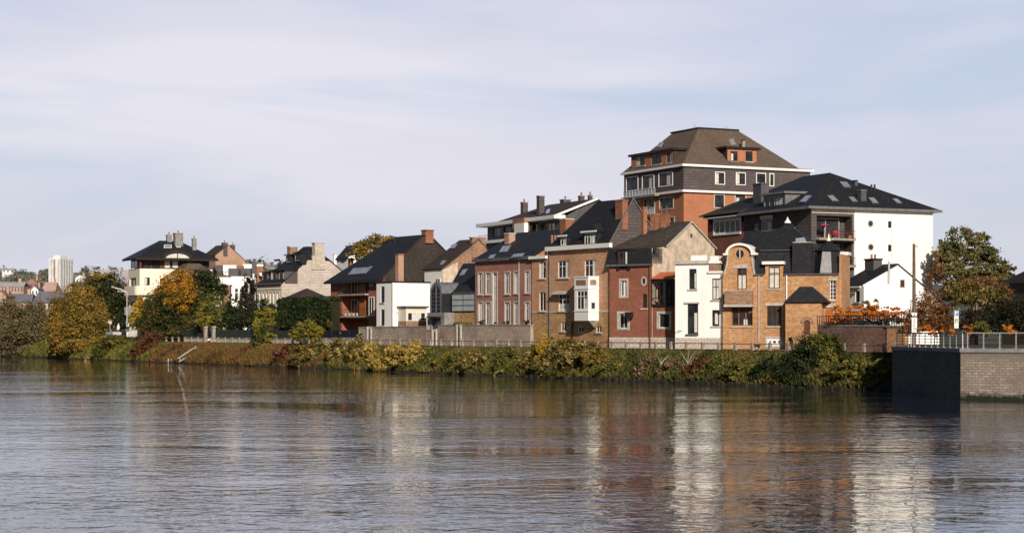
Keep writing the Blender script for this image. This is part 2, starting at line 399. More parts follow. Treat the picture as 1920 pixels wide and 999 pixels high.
# ---- amber brick villa
b = Bld('brick_villa', 'amber brick villa with curved white gable, dark mansard roofs and a small turret', 1572, 217, -8000)
TF, TG = b.T('F'), b.T('G')
fx = lambda px, py=560: b.fu(px, py)[0]
fz = lambda py, px=1450: b.fu(px, py)[1]
R = lambda *a: b.rect('F', *a)
uL, uC = fx(1355), fx(1476); ze = fz(514); dep = 6.0
h_up, h_big, h_dorm, h_low, h_grill, h_base = R(1382, 503, 1400, 543), R(1371, 574, 1411, 611), R(1441, 500, 1462, 541), R(1438, 573, 1465, 611), R(1556, 526, 1567, 562), R(1438, 634, 1466, 648)
mb = MB()
dl, dr = fx(1435), fx(1468)
wallgrid(mb, TF, uC, uL, GZ-.3, ze, [h_big, h_low, h_base, (h_up[0], h_up[1], h_up[2], ze), (h_dorm[0], h_dorm[1], h_dorm[2], ze)], .25)
# dutch gable piece above the eave, with the upper window running into it
ga, gb = fx(1409), fx(1366); gt = fz(474); gm_ = (ga+gb)/2
wallgrid(mb, TF, ga, gb, ze, gt, [(h_up[0], h_up[1], ze, h_up[3])], .25)
arc = [(gm_+(gb-ga)/2*math.cos(t), gt+fz(459)*1-gt*1 if 0 else gt+(fz(458)-gt)*math.sin(t)) for t in [math.pi*k/14 for k in range(15)]]
mb.poly([TF(a, 0, z) for a, z in arc])
mb.poly([TF(ga, 0, ze), TF(ga, 0, gt), TF(fx(1414), 0, ze)]); mb.poly([TF(gb, 0, ze), TF(gb, 0, gt), TF(fx(1358), 0, ze)])
for u in (ga, gb): mb.poly([TF(u, 0, ze), TF(u, 0, gt), TF(u, -2.5, gt), TF(u, -2.5, ze)])
wallgrid(mb, TF, dr, dl, ze, h_dorm[3]+.12, [(h_dorm[0], h_dorm[1], ze, h_dorm[3])], .25)
for u in (dr, dl): mb.poly([TF(u, 0, ze), TF(u, 0, h_dorm[3]+.12), TF(u, -2, h_dorm[3]+.12), TF(u, -2, ze)])
wallgrid(mb, TF, 0, uC, GZ-.3, ze, [h_grill], .25)
mb.poly([b.P(0, 0, GZ-.3), b.P(0, dep, GZ-.3), b.P(0, dep, ze), b.P(0, 0, ze)]); mb.poly([b.P(uL, 0, GZ-.3), b.P(uL, dep, GZ-.3), b.P(uL, dep, ze), b.P(uL, 0, ze)])
mb.poly([b.P(uL, dep, GZ-.3), b.P(0, dep, GZ-.3), b.P(0, dep, ze), b.P(uL, dep, ze)])
wall = mb.build('wall', M['villa'], b.e)
# tall end pier with white cap
mb = MB(); b.box(mb, -.02, fx(1566), 4.3, 5.95, ze-.4, b.fu(1580, 479, 5)[1]); b.box(mb, -.3, -.004, .5, 5.9, GZ-.3, b.fu(1580, 479, 5)[1]-.01); p = mb.build('end_pier', M['villa'], b.e)
mb = MB(); z = b.fu(1580, 479, 5)[1]; b.box(mb, -.45, fx(1563), 4.1, 6.1, z+.003, z+.4); mb.build('pier_cap', W_, p)
WD = M['wood']
window(b, TF, h_up, WD, .2, 1, 1, .12, None, None, lintel=None, curt=(.1, .9, 0, .7))
mb = MB(); tbox(mb, TF, fx(1402), fx(1374), .005, .09, h_up[3]+.01, h_up[3]+.45); mb.build('lintel', S_, b.e)
w = window(b, TF, h_big, M['orangewood'], .3, 2, 1, .12, S_, None, curt=(.25, .45, 0, .35))
window(b, TF, h_dorm, WD, .2, 1, 1, .12, S_, None, curt=(.05, .95, 0, .95))
window(b, TF, h_low, WD, .2, 2, 0, .1, S_, None, lintel=S_, curt=(0, 1, .5, 1), cm='blind')
window(b, TF, h_grill, M['trim'], .2, 1, 4, .07, S_, None, lintel=S_, curt=None)
window(b, TF, h_base, W_, .12, 2, 0, .3, None, S_, .22, curt=None)
roundwin(b, TF, gm_, fz(475), .5, .52, M['villa'])
mb = MB(); tbox(mb, TF, gm_-.04, gm_+.04, .02, .07, fz(483), fz(467)); mb.build('oculus_mullion', W_, b.e)
# white arched cornice
mb = MB(); ao = []; ra = (gb-ga)/2
for k in range(15):
    t = math.pi*k/14; ao.append(((gm_+(ra+.02)*math.cos(t), gt+(fz(459)-gt)*math.sin(t)), (gm_+(ra+.3)*math.cos(t), gt+(fz(459)-gt+.27)*math.sin(t))))
for k in range(14):
    (i0, o0), (i1, o1) = ao[k], ao[k+1]
    mb.hexa([TF(i0[0], -2.6, i0[1]), TF(o0[0], -2.6, o0[1]), TF(o0[0], .4, o0[1]), TF(i0[0], .4, i0[1]), TF(i1[0], -2.6, i1[1]), TF(o1[0], -2.6, o1[1]), TF(o1[0], .4, o1[1]), TF(i1[0], .4, i1[1])])
tbox(mb, TF, ga-.8, ga-.002, -.1, .4, gt-.22, gt+.02); tbox(mb, TF, gb+.002, gb+.6, -.1, .4, gt-.22, gt+.02)
mb.build('arched_cornice', W_, b.e)
for s, u0, u1 in ((0, ga, fx(1414)), (1, gb, fx(1358))):    # stone copings of the curved shoulders
    mb = MB(); k = 8; pr = []
    for i in range(k+1):
        f = i/k; pr.append((u0+(u1-u0)*f**2.2, gt-.3+(ze-gt+.3)*f))
    for i in range(k):
        a, c = pr[i], pr[i+1]; e = .18 if s else -.18
        mb.hexa([TF(a[0], -1, a[1]), TF(a[0]+e, -1, a[1]), TF(a[0]+e, .12, a[1]), TF(a[0], .12, a[1]), TF(c[0], -1, c[1]), TF(c[0]+e, -1, c[1]), TF(c[0]+e, .12, c[1]), TF(c[0], .12, c[1])])
    mb.build('gable_coping', M['stonetrim'], b.e)
mb = MB(); tbox(mb, TF, fx(1471), fx(1430), -.6, .45, fz(496)+.02, fz(490)); mb.build('dormer_hood', W_, b.e)
# balcony
r = R(1362, 546, 1413, 571); mb = MB(); tbox(mb, TF, r[0], r[1], .003, 1.0, r[2], r[3]); o = mb.build('balcony', M['oldbrick'], b.e)
mb = MB(); tbox(mb, TF, r[0]-.08, r[1]+.08, .005, 1.1, r[2]-.28, r[2]-.003); tbox(mb, TF, r[0]-.08, r[1]+.08, .9, 1.08, r[3]+.003, r[3]+.1); mb.build('balcony_slab', S_, o)
pipe(b, TF, fx(1423), fz(640), ze, 'steel', .08); pipe(b, TF, fx(1475), fz(640), ze, 'trim', .09)
for x0, x1 in ((-.1, dr-.15), (dl+.15, fx(1414)), (fx(1357), uL+.05)): mb = MB(); tbox(mb, TF, x0, x1, .005, .25, ze-.12, ze+.02); mb.build('gutter', M['gutter'], b.e)
# mansard and main roof
zm = fz(470); rb = MB(); sl = .9
def frus(mb, u0, u1, v0, v1, z0, z1, iL, iR, iF, iB):
    A = [(u0, v0), (u1, v0), (u1, v1), (u0, v1)]; Bq = [(u0+iR, v0+iF), (u1-iL, v0+iF), (u1-iL, v1-iB), (u0+iR, v1-iB)]
    mb.hexa([b.P(*p, z0) for p in A]+[b.P(*p, z1) for p in Bq])
frus(rb, fx(1525), dr-.02, .02, dep, ze+.03, zm, 0, 0, 1.0, .3); frus(rb, dl+.02, ga-.32, .02, dep, ze+.031, zm+.002, 0, 0, 1.0, .3)
frus(rb, dr-.01, dl+.01, .6, dep-.02, ze+.04, zm-.01, 0, 0, .42, .3); frus(rb, ga-.31, uL-.1, 1.2, dep-.01, ze+.05, zm-.02, .4, 0, .5, .3)
frus(rb, fx(1522), fx(1485), -.1, 3.5, ze+.02, fz(455, 1500), 0, 0, .35, 0)
pk = b.fu(1478, 414, 5)
uA, uB = fx(1524), fx(1415)
# big hip above
top = (pk[0], 5.2, pk[1]); c4 = [(uA-.4, .8, zm), (uB+.6, .8, zm), (uB+.6, 9, zm), (uA-.4, 9, zm)]
mid = [(pk[0]-.9, 4.4, pk[1]-1.0), (pk[0]+.9, 4.4, pk[1]-1.0), (pk[0]+.9, 6, pk[1]-1.0), (pk[0]-.9, 6, pk[1]-1.0)]
for k in range(4):
    j = (k+1) % 4; rb.poly([b.P(*c4[k]), b.P(*c4[j]), b.P(*mid[j]), b.P(*mid[k])]); rb.poly([b.P(*mid[k]), b.P(*mid[j]), b.P(*top)])
uq = fx(1366); zq = b.fu(1400, 437, 5)[1]
for pts in ([(uB+.5, 2.5, zm), (uq, 2.5, zm-.3), (uq-.8, 5.5, zq), (uB-3, 5.5, zq+.3)], [(uq-.8, 5.5, zq), (uB-3, 5.5, zq+.3), (uB-3, 9, zm), (uq, 9, zm)], [(uq, 2.5, zm-.3), (uq, 9, zm), (uq-.8, 5.5, zq)]): rb.poly([b.P(*p) for p in pts])
roof = rb.build('roof', M['slate'], b.e)
mb = MB(); b.box(mb, fx(1521), fx(1486), .1, 2.6, fz(455, 1500)+.003, fz(455, 1500)+.1); mb.build('roof_flashing', M['stonetrim'], roof)
mb = MB(); tbox(mb, TF, uA, ga-.9, -.95, -.86, zm+.01, zm+.13); mb.build('roof_flashing', M['gutter'], roof)
# turret: polygonal mansard with a lighter facet and a pyramid cap
tc = (fx(1548), 1.9); mb = MB(); zt = fz(470, 1545); za = fz(448, 1545); n8 = 8
def ring(r, z, ph=math.pi/8): return [b.P(tc[0]+r*math.cos(ph+2*math.pi*k/n8), tc[1]+r*math.sin(ph+2*math.pi*k/n8), z) for k in range(n8)]
r0, r1, r2 = ring(1.92, ze+.04), ring(1.35, zt), ring(1.62, zt+.02)
lite = None
for k in range(n8):
    j = (k+1) % n8; q = [r0[k], r0[j], r1[j], r1[k]]
    cc = sum((Vector(p) for p in q), Vector())/4
    if lite is None or cc.y < lite[0]: lite = (cc.y, q)
    mb.poly(q); mb.poly([r1[k], r1[j], r2[j], r2[k]]); mb.poly([r2[k], r2[j], b.P(*tc, za)])
tu = mb.build('turret', M['slate'], roof)
q = lite[1]; nn = nrm(q); nn = -nn if nn.y > 0 else nn; cc = sum((Vector(p) for p in q), Vector())/4
mb = MB(); mb.poly([Vector(p)+nn*.01 for p in [cc+(Vector(p)-cc)*.97 for p in q]]); mb.build('lead_panel', M['lead'], tu)
mb = MB(); p = b.P(*tc, za-.15); mb.tube([p, p+Vector((0, 0, .25)), p+Vector((0, 0, .9))], [.28, .14, .03], 8); mb.build('finial', W_, tu)
for px, py, yb in ((1477, 410, 417), (1490, 429, 437)):
    mb = MB(); u, z = b.fu(px, yb, 5); p = b.P(u, 4.9, z-.1); mb.tube([p, p+Vector((0, 0, .12)), p+Vector((0, 0, .5)), p+Vector((0, 0, .75))], [.42, .4, .12, .05], 10); mb.build('finial', W_, roof)
skylight(roof, (b.P(*c4[0]), b.P(*c4[1]), b.P(*mid[0])), [(1492, 448), (1508, 446), (1513, 455), (1492, 456)], 'steel', 'skyglass', 2)
# entrance block with small hipped roof
e0, e1 = fx(1556), fx(1478); zt = b.fu(1510, 567, -1.6)[1]; zp = b.fu(1510, 537, -1.6)[1]
TE = b.T('F', -1.6); hd = b.rect('F', 1507, 600, 1519, 626, -1.6)
mb = MB(); wallgrid(mb, TE, b.fu(1540, 600, -1.6)[0], e1, GZ-.3, zt, [hd], .15)
for u in (b.fu(1540, 600, -1.6)[0], e1): mb.poly([b.P(u, -1.6, GZ-.3), b.P(u, -.003, GZ-.3), b.P(u, -.003, zt), b.P(u, -1.6, zt)])
eb = mb.build('porch_wall', M['villa'], b.e)
mb = MB(); E = [(e0-.2, -1.9, zt), (e1+.2, -1.9, zt), (e1+.2, -.02, zt), (e0-.2, -.02, zt)]; Rr = [(fx(1524), -.8, zp), (fx(1502), -.8, zp), (fx(1502), -.02, zp), (fx(1524), -.02, zp)]
mb.hexa([b.P(*q) for q in E+Rr]); mb.build('porch_roof', M['slate'], b.e)
mb = MB(); am, rr_ = (hd[0]+hd[1])/2, (hd[1]-hd[0])/2; pts = [TE(hd[0], -.1, hd[2]), TE(hd[1], -.1, hd[2])]+[TE(am+rr_*math.cos(t), -.1, hd[3]-rr_+rr_*math.sin(t)) for t in [math.pi*k/10 for k in range(11)]]
mb.poly(pts); mb.build('door', WD, eb)
mb = MB()
for k in range(10):
    t0, t1 = math.pi*k/10, math.pi*(k+1)/10
    f = lambda r, t: (am+r*math.cos(t), hd[3]-rr_+r*math.sin(t))
    A, B_, C_, D_ = f(rr_+.0, t0), f(rr_+.45, t0), f(rr_+.45, t1), f(rr_+.0, t1)
    mb.hexa([TE(A[0], .004, A[1]), TE(B_[0], .004, B_[1]), TE(C_[0], .004, C_[1]), TE(D_[0], .004, D_[1]), TE(A[0], .05, A[1]), TE(B_[0], .05, B_[1]), TE(C_[0], .05, C_[1]), TE(D_[0], .05, D_[1])])
mb.build('door_arch', M['oldbrick'], eb)
r = R(1548, 580, 1562, 612); mb = MB(); tbox(mb, TF, r[0], r[1], .004, .06, r[2], r[3]); mb.build('side_door', M['orangewood'], b.e)
mb = MB(); tbox(mb, TF, fx(1564), fx(1510), .006, .2, fz(577), fz(571)); mb.build('door_lintel', S_, b.e)

# ---- white narrow house
b = Bld('white_townhouse', 'narrow white rendered townhouse with black window frames and a French door', 1355, 222.6, -6000)
TF = b.T('F'); fx = lambda px, py=560: b.fu(px, py)[0]; fz = lambda py, px=1310: b.fu(px, py)[1]; R = lambda *a: b.rect('F', *a)
u1, u2 = fx(1328), fx(1266); zA = fz(495, 1297); zB = fz(512, 1341); zp = fz(633)
hs = [R(1292, 504, 1306, 542), R(1289, 569, 1309, 626), R(1335, 522, 1349, 562), R(1335, 581, 1349, 611)]
mb = MB(); wallgrid(mb, TF, u1, u2, zp, zA, hs[:2], .25); wallgrid(mb, TF, 0, u1, zp, zB, hs[2:], .25)
for u, z in ((0, zB), (u1, zA), (u2, zA)): mb.poly([b.P(u, 0, zp), b.P(u, 7, zp), b.P(u, 7, z), b.P(u, 0, z)])
for q in ([(0, 0, zB), (u1, 0, zB), (u1, 7, zB), (0, 7, zB)], [(u1, 0, zA), (u2, 0, zA), (u2, 7, zA), (u1, 7, zA)], [(0, 7, zp), (u2, 7, zp), (u2, 7, zB), (0, 7, zB)]): mb.poly([b.P(*p) for p in q])
mb.build('wall', M['white'], b.e)
mb = MB(); tbox(mb, TF, -.02, u2, -7, .05, GZ-.3, zp-.002); mb.build('plinth', M['whitestone'], b.e)
mb = MB(); tbox(mb, TF, u1-.15, u2+.1, -.6, .3, zA+.002, zA+.42); mb.build('cornice', S_, b.e)
mb = MB(); tbox(mb, TF, -.05, u1+.02, -.6, .25, zB+.002, zB+.25); mb.build('cornice', W_, b.e)
r = R(1293, 480, 1322, 491); mb = MB(); tbox(mb, TF, r[0], r[1], -.8, -.45, zA+.42, r[3]); 
for k in range(7): tbox(mb, TF, r[0]+k*(r[1]-r[0])/7+.06, r[0]+(k+.6)*(r[1]-r[0])/7, -.75, -.5, r[3]-.01, r[3]+.14)
mb.build('parapet', M['white'], b.e)
r = R(1330, 494, 1348, 510); mb = MB(); tbox(mb, TF, r[0], r[1], -1.5, -.05, zB+.26, r[3]); q = mb.build('attic_box', M['oldbrick'], b.e)
mb = MB(); tbox(mb, TF, r[0]-.2, r[1]+.2, -1.6, .1, r[3]+.003, r[3]+.35); tbox(mb, TF, r[0]+.1, r[1]-.1, -1.5, -.1, r[3]+.35, r[3]+.95); mb.build('attic_cap', W_, q)
DK = M['dark']
window(b, TF, hs[0], DK, .2, 1, 1, .1, S_, None, hfr=.8, curt=(.1, .35, 0, .8)); window(b, TF, hs[1], DK, .2, 1, 1, .12, None, None, hfr=.75, curt=(.1, .42, .05, .7), name='french_door')
mb = MB(); tbox(mb, TF, fx(1312), fx(1284), .004, .22, fz(569), fz(566)); mb.build('lintel', S_, b.e)
mb = MB(); tbox(mb, TF, fx(1310), fx(1287), .004, .3, hs[1][2]-.15, hs[1][2]-.003); mb.build('door_step', M['gutter'], b.e)
window(b, TF, hs[2], DK, .2, 1, 1, .1, S_, None, hfr=.6, curt=(.08, .92, 0, .95)); window(b, TF, hs[3], DK, .2, 0, 0, .1, S_, None, curt=(.2, .7, .1, .8))
pipe(b, TF, fx(1353), fz(640), zB, 'steel', .07)
mb = MB(); rr = random.Random(3)   # scribbled graffiti tag on the plaster
u, z = b.fu(1283, 620); 
for k in range(3):
    pts = [TF(u+.2+i*.075+k*.2, .012, z-.12+.3*rr.random()-.12*k) for i in range(9)]; mb.tube(pts, .022, 4)
mb.build('graffiti', M['gutter'], b.e)

# ---- red brick house, its glazed veranda wing, cream gable
b = Bld('red_brick_house', 'red brick house with cream gable end, slate mansard and a glazed veranda', 1222, 230.5, -3430)
TF, TG = b.T('F'), b.T('G'); fx = lambda px, py=560: b.fu(px, py)[0]; fz = lambda py, px=1180: b.fu(px, py)[1]; R = lambda *a: b.rect('F', *a)
u2 = fx(1143); zW = fz(499); zp = fz(632)
hs = [R(1164, 526, 1175, 555), R(1203, 551, 1213, 578), R(1161, 588, 1177, 615)]
mb = MB(); wallgrid(mb, TF, 0, u2, zp, zW, hs, .25)
mb.poly([b.P(u2, 0, zp), b.P(u2, 9, zp), b.P(u2, 9, zW), b.P(u2, 0, zW)])
# veranda wing (to the right, u<0)
uw = fx(1266); zv = fz(574, 1240); hw = R(1234, 588, 1254, 614); vw = .15
TW = b.T('F', vw); wallgrid(mb, TW, uw, -.01, zp, zv, [hw], .25)
wall = mb.build('wall', M['red'], b.e)
mb = MB(); tbox(mb, TF, uw, u2, -3, .06, GZ-.3, zp-.002); mb.build('plinth', M['whitestone'], b.e)
window(b, TF, hs[0], M['trim'], .2, 1, 0, .08, None, S_, .28, curt=(.2, .7, 0, .9)); window(b, TF, hs[1], M['orangewood'], .2, 0, 0, .1, S_, None, curt=None); window(b, TF, hs[2], M['trim'], .2, 1, 0, .06, S_, S_, .32, curt=(0, .2, 0, 1))
window(b, TW, hw, M['trim'], .2, 0, 0, .07, S_, S_, .3, curt=None)
a, z = b.fu(1207.5, 527); roundwin(b, TF, a, z, .22, .42, S_, wd=.2)
pipe(b, TF, fx(1219), GZ, zW+.2, 'wood', .11)
mb = MB(); r = R(1179, 585, 1190, 599); tbox(mb, TF, r[0], r[1], .3, .9, r[2]+.2, r[3]); tbox(mb, TF, r[0]+.2, r[1]+.1, .004, .3, r[2]+.3, r[3]-.3); mb.build('wall_lantern', DK, b.e)
# mansard band with dormer
zm = fz(466); d_ = R(1160, 470, 1176, 496)
mb = MB(); t = .02
A = [(0, -.25, zW), (u2, -.25, zW), (u2, .9, zm), (0, .9, zm)]
mb.hexa([b.P(0, -.25, zW+.25), b.P(u2+.3, -.25, zW+.25), b.P(u2+.3, 2.5, zW+.25), b.P(0, 2.5, zW+.25), b.P(0, .25, zm), b.P(u2+.3, .25, zm), b.P(u2+.3, 2.5, zm), b.P(0, 2.5, zm)])
ms = mb.build('mansard', M['slate'], b.e)
mb = MB(); tbox(mb, TF, -.1, u2+.3, -.1, .42, zW+.003, zW+.24); mb.build('gutter', M['gutter'], b.e)
dormer(b, ms, 1160, 471, 1177, 497, -.3, 1.6, 'wood', 'slate', 'slate', .12, 1, 0, .1, .25)
# main gable roof
va, za = b.gv(1295, 417); vb, zb = b.gv(1340, 465); ve, zE = b.gv(1250, 461)
mb = MB(); mb.poly([b.P(0, .05, zp), b.P(0, vb, zp), b.P(0, vb, zb), b.P(0, va, za), b.P(0, ve, zE), b.P(0, .05, zm-.05)]); mb.build('gable_wall', M['creamgable'], b.e)
mb = MB()
b.slab(mb, [(-.12, ve-.5, zE-.1), (u2+.2, .3, zm+.1), (u2-.4, va, za+.15), (-.12, va, za+.15)], .15); b.slab(mb, [(-.12, va, za+.15), (u2-.4, va, za+.15), (u2, vb+.3, zb-.1), (-.12, vb+.3, zb-.1)], .15)
b.slab(mb, [(-.05, .2, zm+.02), (u2+.2, .2, zm+.02), (u2+.2, ve, zE+.06), (-.05, ve, zE+.06)], .1)
mb.poly([b.P(u2, .3, zm), b.P(u2-.4, va, za), b.P(u2, vb, zb)])
roof = mb.build('roof', M['tilelichen'], b.e)
skylight(roof, (b.P(-.12, ve-.5, zE-.1), b.P(u2+.2, .3, zm+.1), b.P(u2-.4, va, za+.15)), [(1210, 433), (1222, 431), (1217, 442), (1205, 443)], 'trim', 'skyglass')
mb = MB(); b.box(mb, -.25, -.121, va-.3, va+.3, za-.1, za+.15)
for f0, f1 in (((ve-.3, zE+.02), (va, za+.17)), ((va, za+.17), (vb+.2, zb))):
    mb.hexa([b.P(-.26, f0[0], f0[1]-.2), b.P(-.13, f0[0], f0[1]-.2), b.P(-.13, f1[0], f1[1]-.2), b.P(-.26, f1[0], f1[1]-.2), b.P(-.26, f0[0], f0[1]), b.P(-.13, f0[0], f0[1]), b.P(-.13, f1[0], f1[1]), b.P(-.26, f1[0], f1[1])])
mb.build('verge_board', S_, roof)
v0_, z0_ = b.gv(1296, 442); mb = MB(); tbox(mb, TG, v0_-.2, v0_+.2, .004, .05, z0_-.25, z0_+.25); mb.build('vent', M['wood'], b.e)
for x0, x1 in ((1219, 1237), (1238, 1256)): chimney(b, roof, x0, x1, 402, 421, b.Y(1, va), 'chim', 'chim')
for px in (1240, 1250): mb = MB(); p = Vector((*at(px, b.Y(1, va)), zz(402, b.Y(1, va)))); mb.tube([p, p+Vector((0, 0, 1.1))], .09, 6); mb.build('flue', M['pole'], roof)
# glazed veranda
zt = fz(523, 1240); va_ = 1.9
mb = MB(); b.box(mb, uw, -.02, vw-.25, vw+.12, zv+.003, zv+.28); b.box(mb, uw, -.02, vw-.25, vw+.12, zt-.35, zt)
for k in range(7):
    u = uw+(-.02-uw)*k/6; b.box(mb, u-.05 if k else u, u+.05, vw-.2, vw-.05, zv+.28, zt-.35)
b.box(mb, uw, -.02, vw-.2, vw-.05, zv+1.0, zv+1.08)
ver = mb.build('veranda', DK, b.e)
mb = MB(); mb.poly([b.P(uw, va_, zv), b.P(-.02, va_, zv), b.P(-.02, va_, zt), b.P(uw, va_, zt)]); mb.poly([b.P(uw, vw, zv+.3), b.P(-.02, vw, zv+.3), b.P(-.02, va_, zv+.3), b.P(uw, va_, zv+.3)]); mb.build('veranda_back', M['wood'], ver)
g = MB(); g.poly([b.P(uw, vw-.1, zv+.28), b.P((uw*.45), vw-.1, zv+.28), b.P(uw*.45, vw-.1, zt-.4), b.P(uw, vw-.1, zt-.4)]); g.build('pane', M['glass'], ver)
mb = MB(); b.slab(mb, [(uw, vw-.5, zt+.05), (-.1, vw-.5, zt+.05), (-.1, va_, zt+.95), (uw, va_, zt+.95)], .06); mb.build('veranda_roof', M['awning'], ver)
mb = MB()
for k in range(3):
    u = uw*.2+uw*.25*k; b.box(mb, u-.25, u+.25, vw+.5, vw+.9, zv+.3, zv+.85); b.box(mb, u-.25, u+.25, vw+.85, vw+.93, zv+.85, zv+1.4)
mb.build('veranda_seat', M['orangewood'], ver)

# ---- golden brick house with white bay
b = Bld('yellow_brick_house', 'yellow brick house with white oriel bay and two white dormers on a steep slate roof', 1145, 234.8, -1320)
TF, TG = b.T('F'), b.T('G'); fx = lambda px, py=560: b.fu(px, py)[0]; fz = lambda py, px=1090: b.fu(px, py)[1]; R = lambda *a: b.rect('F', *a)
u1, u2 = fx(1031), fx(997); ze = fz(467); zs = fz(584); zL = fz(485, 1014)
up = [R(1046, 489, 1067, 521), R(1096, 487, 1118, 519), R(1047, 551, 1067, 583)]; lo = [R(1052, 604, 1061, 621), R(1084, 612, 1094, 623), R(1118, 612, 1128, 623)]
ul = [R(1011, 491, 1023, 522), R(1011, 548, 1023, 583)]
vr, zr = b.gv(1186, 373); dep = vr*2+1.5
mb = MB(); wallgrid(mb, TF, 0, u1, zs, ze, up, .22); wallgrid(mb, TF, u1, u2, zs, zL, ul, .22)
for u, z in ((0, ze), (u1, ze), (u2, zL)): mb.poly([b.P(u, 0, zs), b.P(u, dep, zs), b.P(u, dep, z), b.P(u, 0, z)])
mb.poly([b.P(u1, 0, zL), b.P(u2, 0, zL), b.P(u2, dep, zL), b.P(u1, dep, zL)]); mb.poly([b.P(0, dep, zs), b.P(u2, dep, zs), b.P(u2, dep, zL), b.P(0, dep, zL)])
mb.build('wall', M['gold'], b.e)
mb = MB(); wallgrid(mb, TF, 0, u2, GZ-.3, zs-.003, lo, .22); mb.poly([b.P(0, 0, GZ-.3), b.P(0, dep, GZ-.3), b.P(0, dep, zs-.003), b.P(0, 0, zs-.003)]); mb.poly([b.P(u2, 0, GZ-.3), b.P(u2, dep, GZ-.3), b.P(u2, dep, zs-.003), b.P(u2, 0, zs-.003)])
mb.build('basement_wall', M['goldstone'], b.e)
band(b, TF, -.01, u2, zs-.12, zs+.1, .06, S_, 'string_course')
band(b, TF, -.35, u1+.5, ze-.02, ze+.55, .5, W_); band(b, TF, u1+.51, u2+.3, zL-.02, zL+.38, .4, W_)
for r, s in zip(up, (1, 1, 0)): window(b, TF, r, W_, .18, 2, 1, .1, S_, None, hfr=.68, curt=(0, .3, 0, 1) if s else (0, 1, 0, .45))
for r in lo: window(b, TF, r, W_, .15, 1, 0, .08, S_, None, curt=None)
window(b, TF, ul[0], W_, .18, 1, 1, .1, S_, None, curt=(.5, 1, 0, 1)); window(b, TF, ul[1], W_, .18, 1, 0, .1, S_, None, curt=(0, 1, .5, 1), cm='blind')
mb = MB(); r = R(1041, 545, 1067, 551); b.slab(mb, [(r[0], -.85, r[2]-.05), (r[1], -.85, r[2]-.05), (r[1], -.02, r[3]), (r[0], -.02, r[3])], .06); mb.build('awning', M['canvas'], b.e)
pipe(b, TF, u1, fz(640), ze, 'gutter', .09); pipe(b, TF, fx(1074), GZ, fz(604), 'dark', .13)
# oriel bay
pr = 1.7; q = b.rect('F', 1077, 519, 1103, 601, -pr); a0, a1 = q[0], q[1]; z0, z1, z2, z3 = b.fu(1090, 601, -pr)[1], b.fu(1090, 583, -pr)[1], b.fu(1090, 541, -pr)[1], b.fu(1090, 519, -pr)[1]
TB = b.T('F', -pr); wb = b.rect('F', 1082, 545, 1101, 580, -pr)
mb = MB(); wallgrid(mb, TB, a0, a1, z0, z3, [wb], .12)
TBG = lambda a, o, z: b.P(a0-o, a, z); wg = b.gv(1110, 560, a0)[0], b.gv(1119, 560, a0)[0], b.gv(1115, 580, a0)[1], b.gv(1115, 566, a0)[1]
wg = (-pr+.45, -.5, wg[2], wg[3]); wallgrid(mb, TBG, -pr, -.003, z0, z3, [wg], .12)
mb.poly([b.P(a1, -pr, z0), b.P(a1, -.003, z0), b.P(a1, -.003, z3), b.P(a1, -pr, z3)]); mb.poly([b.P(a0, -pr, z0), b.P(a1, -pr, z0), b.P(a1, -.003, z0), b.P(a0, -.003, z0)]); mb.poly([b.P(a0, -pr, z2+.6), b.P(a1, -pr, z2+.6), b.P(a1, -.003, z2+.6), b.P(a0, -.003, z2+.6)])
bay = mb.build('oriel_bay', M['trim'], b.e)
window(b, TB, wb, W_, .1, 2, 1, .1, None, None, curt=(0, .35, 0, .6), parent=bay); window(b, TBG, wg, W_, .1, 0, 0, .08, None, None, curt=None, parent=bay)
mb = MB()
for zq, h in ((z1, .1), (z2, .14), (z3, .16)): b.box(mb, a0-.08, a1+.08, -pr-.08, -.004, zq-h/2, zq+h/2)
mb.build('bay_moulding', M['trim'], bay)
mb = MB(); tbox(mb, TB, a0+.5, a1-.4, .003, .03, z2+.45, z3-.4); tbox(mb, TBG, -pr+.3, -.4, .003, .03, z2+.45, z3-.4); mb.build('parapet_panel', M['oldbrick'], bay)
mb = MB(); mb.hexa([b.P(a0, -pr+.1, z0-.02), b.P(a1, -pr+.1, z0-.02), b.P(a1, -.01, z0-.02), b.P(a0, -.01, z0-.02)][::-1]+[b.P(a0+.5, -.4, z0-.9), b.P(a1-.5, -.4, z0-.9), b.P(a1-.5, -.01, z0-.9), b.P(a0+.5, -.01, z0-.9)][::-1]); mb.build('bay_corbel', M['concrete'], bay)
# steep roof
zq = ze+.55; hl = 6.0; rb = MB()
b.slab(rb, [(-.05, -.3, zq-.05), (u1+.2, -.3, zq-.05), (u1-hl, vr, zr+.1), (-.05, vr, zr+.1)], .14); b.slab(rb, [(-.05, vr, zr+.1), (u1-hl, vr, zr+.1), (u1+.2, dep+.2, zq), (-.05, dep+.2, zq)], .14); b.slab(rb, [(u1+.2, -.3, zq-.05), (u1+.2, dep+.2, zq), (u1-hl, vr, zr+.1)], .14)
roof = rb.build('roof', M['slate'], b.e)
mb = MB(); mb.poly([b.P(0, 0, ze-.5), b.P(0, dep, ze-.5), b.P(0, dep, zq), b.P(0, vr, zr), b.P(0, 0, zq)]); mb.build('gable_wall', M['slatewall'], b.e)
mb = MB()
for f0, f1 in (((-.3, zq), (vr, zr+.12)), ((vr, zr+.12), (dep, zq))): mb.hexa([b.P(-.2, f0[0], f0[1]-.2), b.P(-.06, f0[0], f0[1]-.2), b.P(-.06, f1[0], f1[1]-.2), b.P(-.2, f1[0], f1[1]-.2), b.P(-.2, f0[0], f0[1]+.1), b.P(-.06, f0[0], f0[1]+.1), b.P(-.06, f1[0], f1[1]+.1), b.P(-.2, f1[0], f1[1]+.1)])
mb.build('verge_board', M['gutter'], roof)
